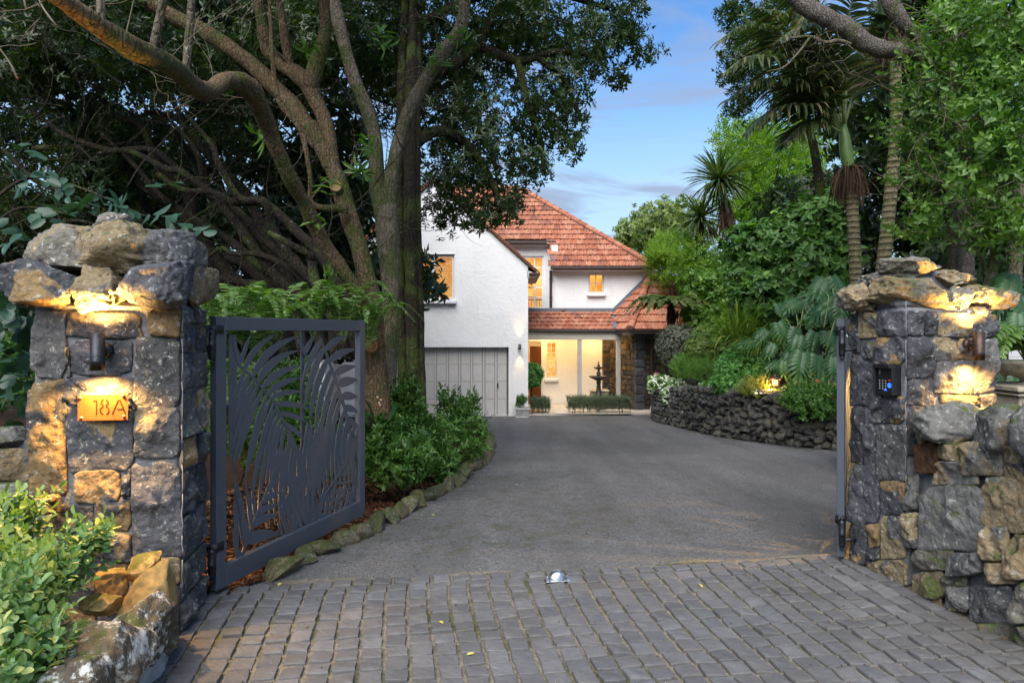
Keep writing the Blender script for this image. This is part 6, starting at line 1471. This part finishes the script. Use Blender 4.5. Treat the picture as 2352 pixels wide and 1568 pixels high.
ribbons('rosette', rosette(at(1652,415,21.5), 1.3, 230, w=.03), L_cabb, ct); ribbons('rosette', rosette(at(1609,502,21.8), 1.05, 190, w=.027), L_cabb, ct)
hang = [blade(np.array(at(1664+random.uniform(-9,8),445+random.uniform(0,60),21.5)), (random.uniform(-.4,.4), random.uniform(-.5,.2), -1), random.uniform(.6,1.3), .02, .3, 5) for _ in range(110)]
hang += [blade(np.array(at(1612+random.uniform(-9,14),506+random.uniform(0,20),21.8)), (random.uniform(-.5,.6), random.uniform(-.5,.2), -1), random.uniform(.5,1.0), .018, .3, 5) for _ in range(50)]
ribbons('dead_skirt', hang, L_dead, ct)
tf = thing('tree_fern', (*at(1541,800,19.6).xy,.05), 'tree fern with a dark trunk and flat spreading fronds against the tiled wing roof', 'tree fern')
tk = MB(); limb(tk, [(1543,800,19.6,10),(1542,760,19.6,9.5),(1541,720,19.6,9),(1540,702,19.6,8)], 16, 10, .2); tk.build('trunk', B_fernt, tf, True)
cf = np.array(at(1540,702,19.6))
for i in range(24):
    a = i*2.4; L = random.uniform(.95,1.35); dx_, dy_ = math.cos(a), math.sin(a); hgt = random.uniform(.12,.32)
    frond(tf, [cf, cf+[dx_*L*.35, dy_*L*.35, hgt], cf+[dx_*L*.75, dy_*L*.75, hgt*.75], cf+[dx_*L*1.05, dy_*L*1.05, -.12*random.uniform(.2,2.2)]], 34, .24, .028, L_treefern, B_fernt, .15, 'frond', .1, .012, .05, .35)
ribbons('dead_skirt', [blade(np.array(at(1541+random.uniform(-8,40),712+random.uniform(0,8),19.6)), (random.uniform(-.4,.5), random.uniform(-.5,.2), -1), random.uniform(.2,.5), .02, .3, 4) for _ in range(40)], L_dead, tf)
# sword ferns behind the left gate
sf_spots = [(505,745,5.6),(560,730,6.0),(640,720,6.3),(720,715,6.5),(790,720,6.6),(600,760,5.8),(845,735,6.8)]
lab_f = ['fern beside the gate hinge with lacy hanging fronds','fern above the top rail near the hinge side','fern in the middle behind the gate top','fern just behind the taller half of the gate','fern arching up beside the mossy trunk','low fern showing through the gate screen','fern spraying across the pale trunk']
for (u,v,Y), lb in zip(sf_spots, lab_f):
    g = thing('fern', (*at(u,v,Y).xy, bedl(*at(u,v,Y).xy)), lb, 'fern', 'ferns behind the palm frond gate'); c = np.array(at(u,v+70,Y))
    for i in range(9):
        a = random.uniform(0,6.28); L = random.uniform(.45,.85); e = np.array([math.cos(a)*.7, math.sin(a)*.6, 0]); frond(g, [c, c+e*L*.3+[0,0,L*.55], c+e*L*.75+[0,0,L*.72], c+e*L*1.2+[0,0,L*.45]], 26, .10, .011, L_fern, B_stalk, .2, 'frond', .08, .006, .1, .35)
for (u,v,Y,lb) in ((470,1000,4.9,'dark fern low between the pillar and the hinge stile'),(485,860,5.0,'fern hanging beside the pillar edge above the hinge')):
    g = thing('fern', (*at(u,v,Y).xy,.1), lb, 'fern', 'ferns behind the palm frond gate'); c = np.array(at(u,v+60,Y))
    for i in range(10):
        a = random.uniform(0,6.28); L = random.uniform(.4,.6); e = np.array([math.cos(a)*.7, math.sin(a)*.6, 0]); frond(g, [c, c+e*L*.3+[0,0,L*.5], c+e*L*.8+[0,0,L*.5], c+e*L*1.2+[0,0,L*.0]], 22, .11, .012, L_fern, B_stalk, .2, 'frond', .08, .006, .1, .35)
# fern in the urn
cu = np.array([ux-.05, YU-.05, zu(835)]); g = thing('fern', cu, 'arching palm like fern spilling out of the stone urn', 'fern')
for i in range(14):
    a = 2.0+random.uniform(-1.9,3.2); L = random.uniform(.45,.72); e = np.array([math.cos(a), math.sin(a)*.8, 0]); frond(g, [cu, cu+e*L*.35+[0,0,L*.45], cu+e*L*.8+[0,0,L*.5], cu+e*L*1.15+[0,0,L*.12]], 16, .19, .014, L_fern, B_stalk, .3, 'frond', .15, .006, .2, .5)
cu2 = np.array([ux+.0, YU-.32, .62]); g = thing('fern', cu2, 'small fern drooping over the carved plinth', 'fern')
for i in range(7):
    a = random.uniform(2.6,4.6); L = .4; e = np.array([math.cos(a), math.sin(a)*.6, 0]); frond(g, [cu2, cu2+e*L*.4+[0,0,.2], cu2+e*L*.8+[0,0,.16], cu2+e*L*1.1], 16, .12, .012, L_fern, B_stalk, .3, 'frond', .1, .005, .2, .4)

# ------------------------------------------------------------------ split-leaf plant (each leaf its own part)
def monstera_mesh(seed):
    r = random.Random(seed); V = []; Fc = []; nl = 7
    def mid(t): return np.array([0, t, -.22*t*t+.03])
    for sg in (-1, 1):
        for i in range(nl):
            t0 = -.10+i*.135; t1 = t0+.128 if i < nl-1 else 1.0; reach = .52*math.sin(math.pi*(.22+.70*(i+.5)/nl))**.8*r.uniform(.93,1.05)
            a0, a1 = mid(max(t0,0)), mid(max(min(t1,1),.02)); fw = .04+.055*i; b = len(V); n = 5
            for k in range(n):
                f = k/(n-1); c0 = a0+np.array([sg*reach*f, fw*f*1.2+(t0 if t0 < 0 else 0)*f*2.2, .10*f*(1-f)*2-.16*f*f]); c1 = a1+np.array([sg*reach*f, fw*f*1.2+.03*f, .10*f*(1-f)*2-.16*f*f])
                if f > .7: m_ = (c0+c1)/2; q = .7 if f == 1 else .97; c0 = m_+(c0-m_)*q; c1 = m_+(c1-m_)*q
                if f < .3: c0 = c0-[0,.009,0]; c1 = c1+[0,.009,0]
                V += [c0, c1]
            for k in range(n-1): q = (b+2*k, b+2*k+1, b+2*k+3, b+2*k+2); Fc.append(q if sg > 0 else q[::-1])
    V = np.array(V); return npmesh('leaf', V, np.array(Fc), L_monst, False, np.full(len(V), r.random()))
MON = [monstera_mesh(i) for i in range(4)]
def monstera(label, base, leaves):
    g = thing('split_leaf_plant', base, label, 'plant', 'split leaf plants'); st = MB()
    for (u,v,Y,px_,ang,tilt) in leaves:
        tip = Vector((math.cos(R(ang)), -.35, math.sin(R(ang)))).normalized(); nn = Vector((0,-.62+random.uniform(-.2,.2),.78)); nn = Vector((random.uniform(-.3,.3)+tilt, -.62, .7)); nn = (nn-tip*nn.dot(tip)).normalized(); x = tip.cross(nn)
        M_ = Matrix(((x.x,tip.x,nn.x),(x.y,tip.y,nn.y),(x.z,tip.z,nn.z))); s_ = px_*Y/F*random.uniform(.78,.95); c = at(u,v,Y)-tip*s_*.4
        link('leaf', random.choice(MON), g, c, M_.to_euler(), (s_,s_,s_)); b = Vector(base); b.z = max(b.z, c.z-.9); st.tube([c, c+Vector((0,.15,-.1))*s_*2, c*.5+b*.5+Vector((0,.1,.1)), b+Vector((random.uniform(-.2,.2),.2,0))], [.009,.011,.013,.015], 5)
    st.build('stem', B_stalk, g, True)
monstera('tall split leaf plant with deeply cut leaves on the bank above the path light', (*at(1840,890,13.6).xy, .45), [(1795,757,13.2,48,-70,0),(1830,770,13,45,-100,0),(1870,778,13,46,-110,0),(1905,776,12.8,44,-80,0),(1890,716,13.2,66,-160,0),(1830,785,12.9,50,-115,0),(1840,832,12.6,62,-105,0),(1880,835,12.6,50,-95,0),(1915,838,12.4,50,-100,0),(1722,785,13.6,44,-175,0),(1752,768,13.6,44,-140,0),(1800,842,12.9,34,-100,0),(1900,866,12.5,36,-90,0),(1925,800,12.8,46,-90,0),(1770,800,13.2,38,-120,0),(1820,700,14,44,-150,0),(1880,670,14.2,56,-170,0),(1850,690,14.2,50,-120,0),(1795,708,14,40,-60,0),(1930,745,13,46,-80,0),(1775,835,13.2,34,-150,0),(1862,800,13.1,44,-75,0),(1815,815,13,40,-130,0)])
monstera('split leaf plant between the urn and the dark trunk behind the pillar', (*at(2330,800,7.4).xy, .2), [(2318,668,7.4,70,-110,0),(2345,700,7.2,70,-70,0),(2300,700,7.5,60,-130,0),(2340,740,7.0,60,-100,0),(2310,760,7.0,55,-80,0),(2335,875,7.0,50,-100,0),(2310,640,7.6,60,-150,0),(2300,870,7.2,46,-60,0)])
monstera('shaded split leaf plant in the dark gap left of the keypad pillar cap', (*at(1930,720,12).xy, .3), [(1910,690,12.4,60,-150,0),(1885,655,12.6,56,-120,0),(1925,650,12.6,50,-60,0),(1932,700,12.2,50,-100,0)])

# ------------------------------------------------------------------ shrubs
def shrub(name, label, cat, lst, n, T, m, sc, shape='kite', lo=.6, gap=0, up=.4, group=None, gs=3, stems=6, jit=.4, part='foliage', base=None, bark=None, extra=None):
    bl = blobs_px(lst); c = bl[0][0]; g = thing(name, base or (c[0], c[1], c[2]-bl[0][1][2]), label, cat, group)
    p, d = sample_blobs(bl, n, lo, gap, up, gs); foliage(part, p, d+rng.normal(0,jit,p.shape), T, sc, m, g, shape)
    if stems:
        st = MB()
        for i in range(stems):
            cc, r = bl[i % len(bl)]; b = Vector((cc[0]+random.uniform(-.3,.3)*r[0], cc[1]+random.uniform(-.3,.3)*r[1], cc[2]-r[2]*1.1)); e = Vector(cc)+Vector(rng.normal(0,.35,3)*r); limb(st, [(*b,.012),(*((b+e)/2+Vector(rng.normal(0,.03,3))),.009),(*e,.004)], 8, 5, 0, True)
        setp(st.build('stem', bark or B_thick, g, True), kind='stuff')
    return g
T_g = [tpl_whorl(8,.075,.028,52,.08,.12,s) for s in range(5)]; T_ga = [tpl_alt(9,.16,.075,.03,50,s) for s in range(4)]
SG = 'glossy green shrubs in the bark bed'
shrub('shrub','low glossy shrub beside the gate stile, its leaves touching the bark mulch','shrub',[(870,1070,6.7,38,48,.22),(915,1085,6.7,40,42,.25),(955,1060,6.9,40,45,.25),(890,1020,6.9,34,40,.2)],330,T_g+T_ga,L_shrub,(.8,1.2),'hex',.35,0,.5,SG)
shrub('shrub','tallest glossy shrub, climbing in front of the pale trunk','shrub',[(945,905,7.6,24,40,.15),(925,935,7.6,30,50,.2),(915,990,7.5,40,45,.25),(960,980,7.7,36,45,.25),(940,1040,7.5,42,40,.25)],330,T_g+T_ga,L_shrub,(.8,1.2),'hex',.35,0,.5,SG)
shrub('shrub','bushy glossy shrub in front of the garage door corner','shrub',[(1030,935,9.8,26,30,.25),(1075,940,9.8,22,26,.25),(1045,960,9.8,40,38,.35),(1075,985,9.6,40,46,.35),(1020,1010,9.2,42,42,.35),(1060,1040,9.0,34,34,.3),(1090,1020,9.4,26,34,.3)],520,T_g+T_ga,L_shrub,(.8,1.25),'hex',.35,0,.5,SG)
shrub('shrub','middle glossy shrub between the two shrubs nearest the trunks and the drive edge','shrub',[(990,1060,8.0,36,44,.3),(985,1010,8.3,34,40,.3),(1020,1080,8.0,28,30,.25)],330,T_g+T_ga,L_shrub,(.8,1.2),'hex',.35,0,.5,SG)
shrub('shrub','rangy shrub seen through the lower half of the gate screen','shrub',[(620,1010,5.9,70,60,.25),(720,1000,6.2,60,60,.25),(780,1060,6.3,40,50,.2),(560,1050,5.6,45,60,.2),(640,900,6.4,90,60,.3)],520,T_g+T_ga,L_shrub,(.8,1.3),'hex',.3,.1,.4,SG)
cl = thing('strap_leaf_plant', (*at(880,1010,7.1).xy,.15), 'dark strap leaved plant arching at the foot of the mossy trunk', 'plant')
ribbons('leaf', [blade(np.array(at(865+random.uniform(-20,30),1015,7.05)), (random.uniform(-.8,.9), random.uniform(-.7,.3), random.uniform(.6,1.2)), random.uniform(.35,.62), .026, .45, 7) for _ in range(42)], L_clivia, cl)
st = MB(); 
for u, v in ((871,925),(875,918),(867,912),(873,930)): st.lathe([(.001,.012),(.012,.005),(.013,-.004),(.001,-.014)], at(u,v,7.0), 8)
st.build('berry', simple('pale_berry', (.5,.3,.2), .4), cl, True)
vl = shrub('shrub','pale variegated shrub with small leaves spilling over the lichened boulders','shrub',[(0,1490,2.5,84,90,.2),(40,1400,2.75,90,62,.2),(20,1390,2.75,80,70,.2),(180,1296,3.05,40,34,.1),(138,1335,3.0,50,34,.12),(20,1235,3.15,48,42,.14),(30,1300,3.05,50,50,.15),(20,1590,2.35,70,50,.2),(212,1275,3.05,20,18,.06),(60,1180,3.2,16,20,.05)],430,[tpl_alt(11,.12,.044,.023,55,s) for s in range(6)],L_varieg,(.95,1.5),'round',.3,0,.7,None,8,14,.4,'foliage',(-1.95,2.9,.25),B_twig)
# heart-leaved creeper at the left
kw = thing('shrub', (*at(200,620,4.6).xy,.1), 'blue green heart leaved shrub leaning over the cap of the 18A pillar', 'shrub')
p = [at(u+random.uniform(-16,16), v+random.uniform(-12,12), Y) for u,v,Y in [(110,400,4.5),(140,425,4.5),(180,440,4.5),(215,455,4.4),(250,465,4.4),(300,480,4.4),(340,500,4.4),(40,430,4.5),(70,470,4.4),(140,490,4.4),(30,500,4.4),(20,330,4.6),(10,380,4.6),(340,440,4.6),(240,420,4.6),(380,520,4.5),(20,560,4.3),(60,540,4.4)]]
foliage('leaves', np.array([tuple(q) for q in p]), np.array([(.6,-.5,-.35)]*len(p))+rng.normal(0,.3,(len(p),3)), [tpl_alt(6,.26,.15,.085,58,s,True) for s in range(4)], (.7,1.1), L_kawa, kw, 'round', .1, .15)
for q_ in ([(-60,500,4.6,4),(60,410,4.55,4),(180,430,4.5,3),(340,500,4.4,2)], [(-60,560,4.5,4),(40,480,4.5,3),(160,490,4.4,2)]): st = MB(); limb(st, q_, 22, 6, .05); st.build('stem', B_thick, kw, True)
kw2 = thing('shrub', (*at(30,900,4.4).xy,.1), 'heart leaved creeper hanging between the pillar and the low wall', 'shrub')
p = [at(random.uniform(-60,70), random.uniform(640,980), random.uniform(4.1,4.7)) for _ in range(36)]
foliage('leaves', np.array([tuple(q) for q in p]), np.array([(.2,-.7,-.4)]*len(p))+rng.normal(0,.4,(len(p),3)), [tpl_alt(5,.22,.14,.11,60,s) for s in range(4)], (.7,1.1), L_kawa, kw2, 'round', .1, .15)
# bank plants by the drystone wall
T_tiny = [tpl_whorl(8,.07,.032,58,.07,.1,s) for s in range(4)]; T_needle = [tpl_alt(12,.16,.055,.012,38,s) for s in range(3)]
shrub('shrub','clipped olive grey ball shrub at the far end of the bank','shrub',[(1562,800,18.6,53,54,.62)],2600,T_tiny,L_olive,(.7,1.1),'kite',.8,0,.1,None,3,5,.3)
shrub('shrub','rounded box mound just behind the olive grey ball','shrub',[(1625,770,17.6,32,20,.38),(1640,800,17.4,36,24,.4)],1500,T_tiny,L_box,(.7,1.1),'kite',.75,0,.1,'clipped box mounds',3,5)
shrub('shrub','lower box mound touching the olive grey ball','shrub',[(1605,800,17.3,28,22,.34),(1650,810,17.2,24,18,.3)],1300,T_tiny,L_box,(.7,1.1),'kite',.75,0,.1,'clipped box mounds',3,5)
shrub('shrub','feathery light green shrub above the white flowers','shrub',[(1572,848,17.2,28,28,.32),(1600,858,16.9,24,24,.3),(1625,855,16.6,34,28,.35)],900,T_needle,L_fresh,(.8,1.3),'kite',.5,0,.5)
shrub('shrub','broad deep green shrub on the bank next to the path light','shrub',[(1690,850,14.2,50,42,.5),(1735,845,14,44,40,.48),(1665,880,14,30,26,.35),(1715,885,13.8,36,24,.4),(1755,868,13.7,28,30,.34),(1700,815,14.4,34,18,.3)],2600,T_tiny,L_fine,(.75,1.15),'kite',.5,0,.3)
def flowers(label, lst, n, nf, m=L_white, mg=L_fresh):
    g = shrub('flowering_plant', label, 'flowers', lst, n, T_tiny, mg, (.6,1), 'kite', .5, 0, .4, 'white flowers spilling over the retaining wall', 3, 0)
    p, d = sample_blobs(blobs_px(lst), nf, .86, 0, .5, 3); p = p+nrmz(d)*.03; foliage('blossom', p, d+np.array([0,-.5,.4])+rng.normal(0,.25,d.shape), [tpl_whorl(6,.034,.026,82,.004,0,s) for s in range(3)], (.8,1.3), m, g, 'kite', .1, .05)
flowers('mass of small white flowers at the far end of the retaining wall', [(1515,880,18.2,26,20,.3),(1550,888,17.6,30,18,.3),(1540,910,17.2,22,22,.25),(1500,890,18.6,14,16,.25)], 700, 520)
flowers('small tuft of white flowers midway along the retaining wall top', [(1620,892,15.3,16,12,.18),(1596,905,15.6,8,16,.12)], 220, 120)
flowers('thin spray of white flowers in the glow of the path light', [(1755,905,12.9,26,9,.15),(1778,908,12.7,12,8,.12)], 200, 70, L_white, L_lamplit)
shrub('flowering_plant','few pink blossoms above the far white flowers','flowers',[(1509,862,18.8,8,5,.08)],30,[tpl_whorl(6,.05,.04,75,.01,0,1)],L_pink,(.8,1.3),'kite',.5,0,.3,None,3,0,.4,'blossom')
shrub('shrub','small shrub lit yellow by the path light','shrub',[(1738,892,13.1,34,18,.26),(1715,902,13.1,20,10,.2),(1765,885,13.2,16,14,.18)],620,T_needle,L_lamplit,(.6,1),'kite',.4,0,.4)
shrub('shrub','open glossy bush on the bank beside the edge on gate leaf','shrub',[(1830,925,11.9,30,24,.3),(1870,915,11.8,40,30,.35),(1905,930,11.6,30,34,.35),(1870,945,11.6,46,20,.35),(1825,905,12.1,18,14,.2)],420,T_ga,L_shrub,(.9,1.35),'hex',.3,.05,.5,None,3,8)
fx_ = thing('flax_clump', (*at(1700,810,15).xy,.3), 'arching clump of long green and yellow strap leaves on the bank', 'plant')
ribbons('leaf', [blade(np.array(at(1700+random.uniform(-25,25),800+random.uniform(-10,10),15+random.uniform(-.3,.3))), (random.uniform(-.9,.9), random.uniform(-.8,.4), random.uniform(.5,1.5)), random.uniform(.7,1.5), .017, random.uniform(.25,.6), 7) for _ in range(210)], L_flax, fx_)
gr = thing('grass_clump', (*at(1775,820,13.8).xy,.35), 'fine arching grass tuft between the flax clump and the split leaves', 'plant')
ribbons('leaf', [blade(np.array(at(1760+random.uniform(-30,30),805,13.8)), (random.uniform(-.9,.9), random.uniform(-.8,.4), random.uniform(.3,1.0)), random.uniform(.4,.9), .007, .6, 6) for _ in range(220)], L_flax, gr)
tree('leafy sapling with upright shoots below the tree fern', (*at(1640,800,18.5).xy,.1), [(1600,770,18.8,30,30,.4),(1640,740,18.8,30,40,.4),(1670,760,18.5,36,40,.5),(1590,730,19,22,30,.4)], 460, T_m, L_near, (.8,1.2), [[(1640,830,18.6,4),(1645,770,18.6,3),(1650,730,18.6,2)]], B_thick, 'hex', .3, .1, 2)
tree('fresh green bush behind the flax clump', (*at(1720,800,17.5).xy,.2), [(1680,730,17.5,40,45,.6),(1720,700,17.8,45,45,.6),(1750,760,17,45,45,.6),(1660,780,17.2,28,30,.4)], 800, T_m, L_bright, (.8,1.2), [[(1710,830,17.5,4),(1712,770,17.5,3),(1715,720,17.5,2)]], B_thick, 'hex', .4, .1, 1.5)
# hedges and pots by the house
def hedge(label, x0, x1, y0, y1, z0, z1, n, m=L_lav):
    g = thing('hedge', ((x0+x1)/2, (y0+y1)/2, z0), label, 'hedge', 'low grey green hedges by the porch'); p = np.c_[rng.uniform(x0,x1,n), rng.uniform(y0,y1,n), z0+(z1-z0)*rng.uniform(.1,1,n)**.7]; p[:,2] += .04*fbm(p*5,2)
    foliage('foliage', p, np.c_[rng.normal(0,.5,n), rng.normal(0,.5,n)-.2, np.ones(n)], [tpl_alt(12,.14,.06,.014,35,s) for s in range(3)], (.7,1.2), m, g, 'kite')
    st = MB()
    for i in range(20): b = Vector((random.uniform(x0,x1), random.uniform(y0,y1), z0)); st.tube([b, b+Vector((random.uniform(-.05,.05), random.uniform(-.05,.05), (z1-z0)*.7))], .008, 4)
    st.build('stem', B_thick, g)
hedge('long low hedge boxed around the fountain', xat(1304,20.9), xat(1448,20.9), 20.85, 21.2, -.93, zat(917,20.9), 1500)
hedge('low hedge at the far side of the fountain bed', xat(1320,21.9), xat(1448,21.9), 21.95, 22.15, -.9, -.62, 500)
hedge('short low hedge beside the square planter', xat(1219,20.8), xat(1262,20.8), 20.75, 21.5, -.93, zat(922,20.8), 700)
shrub('topiary_tree','round clipped standard tree half hidden behind the garage corner','tree',[(1222,862,21.3,21,26,.28)],900,T_tiny,L_fine,(.9,1.3),'kite',.7,0,.2,None,3,0,.3,'crown',(xat(1222,21.3),21.3,FL))
tb = MB(); limb(tb, [(1220,935,21.3,1.8),(1221,900,21.3,1.6),(1222,865,21.3,1.4)], 8, 6, .05); tb.build('trunk', B_thick, bpy.data.objects['topiary_tree'], True)
shrub('potted_shrub','small leafy shrub growing in the square planter','shrub',[(1199,918,20.15,12,11,.16),(1194,928,20.15,9,8,.12)],70,T_g,L_shrub,(.9,1.2),'hex',.3,0,.6,None,3,5)

# ------------------------------------------------------------------ bark mulch, litter, fallen leaves
def chips(name, pts, s0, s1, m, kind='stuff'):
    P = np.array(pts); N = len(P); d = nrmz(np.c_[rng.normal(size=(N,2)), rng.normal(0,.25,N)]); n = nrmz(np.c_[rng.normal(0,.3,(N,2)), np.ones(N)]); s = np.cross(d, n); L = rng.uniform(s0, s1, N)[:,None]; Wd = L*rng.uniform(.2,.5,N)[:,None]
    V = np.stack([P-d*L*.5-s*Wd*.4, P+d*L*.5-s*Wd*.5, P+d*L*.45+s*Wd*.5, P-d*L*.5+s*Wd*.4], 1).reshape(-1,3); Fc = np.arange(N*4).reshape(-1,4); o = link(name, npmesh(name, V, Fc, m, False, np.repeat(rng.uniform(0,1,N), 4))); return setp(o, kind=kind)
pts = []
for _ in range(15000):
    y = 4.15+abs(random.gauss(0,1))*2.6; x = ex(y)-.04-random.random()**1.6*1.7
    if y < 13: pts.append((x, y, bedl(x,y)+.004+random.random()*.014))
for _ in range(3500):
    y = random.uniform(10.9,13); x = wx(y)+.32+random.random()*1.6; pts.append((x, y, bedr(x,y)+.012))
chips('bark_mulch', pts, .02, .075, M_chip)
pts = [(random.uniform(-1.6,2.3), random.uniform(3.1,4.6), .022) for _ in range(220)]+[(random.uniform(-.8,4.5), y, gz(y)+.003) for y in [4.6+11*random.random()**1.5 for _ in range(420)]]+[(ex(y)+random.random()**2*.8, y, gz(y)+.002) for y in [random.uniform(4.6,12) for _ in range(260)]]
chips('leaf_litter', pts, .006, .02, M_chip)
fl_ = [(1605,1348,'pale yellow fallen leaf alone on the setts near the gate stop'),(672,1303,'yellow fallen leaf on the bark under the gate foot'),(1008,1434,'yellow fallen leaf in the joint of the setts nearest the gate stop side'),(1090,1508,'yellow leaf lying on the lowest setts in view'),(708,1262,'yellow leaf tucked under the gate bottom rail'),(930,1142,'pale leaf on the bark below the tallest glossy shrub'),(1086,1120,'curled pale leaf on the asphalt close to the edging stones'),(1190,1116,'pale twig like leaf out on the asphalt'),(640,1352,'yellow leaf beside the last edging stone'),(775,1240,'yellow leaf between two mossy edging stones'),(990,1185,'tan leaf on the asphalt edge')]
for i, (u, v, lb) in enumerate(fl_):
    Y = groundY(v); c = at(u, v, Y); z = c.z+.016; a = random.uniform(0,6.28); L = random.uniform(.036,.056); d = np.array([[math.cos(a), math.sin(a), .1]]); n = nrmz(np.array([[random.uniform(-.3,.3), random.uniform(-.3,.3), 1]])); n = nrmz(n-d*(n*d).sum())
    V, f, nv = leaf_geo((np.array([[c.x, c.y, max(z, .02 if Y < 4.6 else z)]]), nrmz(d), n, np.array([L]), np.array([L*.45])), 'round', .15, .1)
    o = link('fallen_leaf', npmesh('fallen_leaf', V, f, L_fallen, True, np.full(len(V), random.random()))); setp(o, lb, 'leaf', 'fallen leaves on the drive')
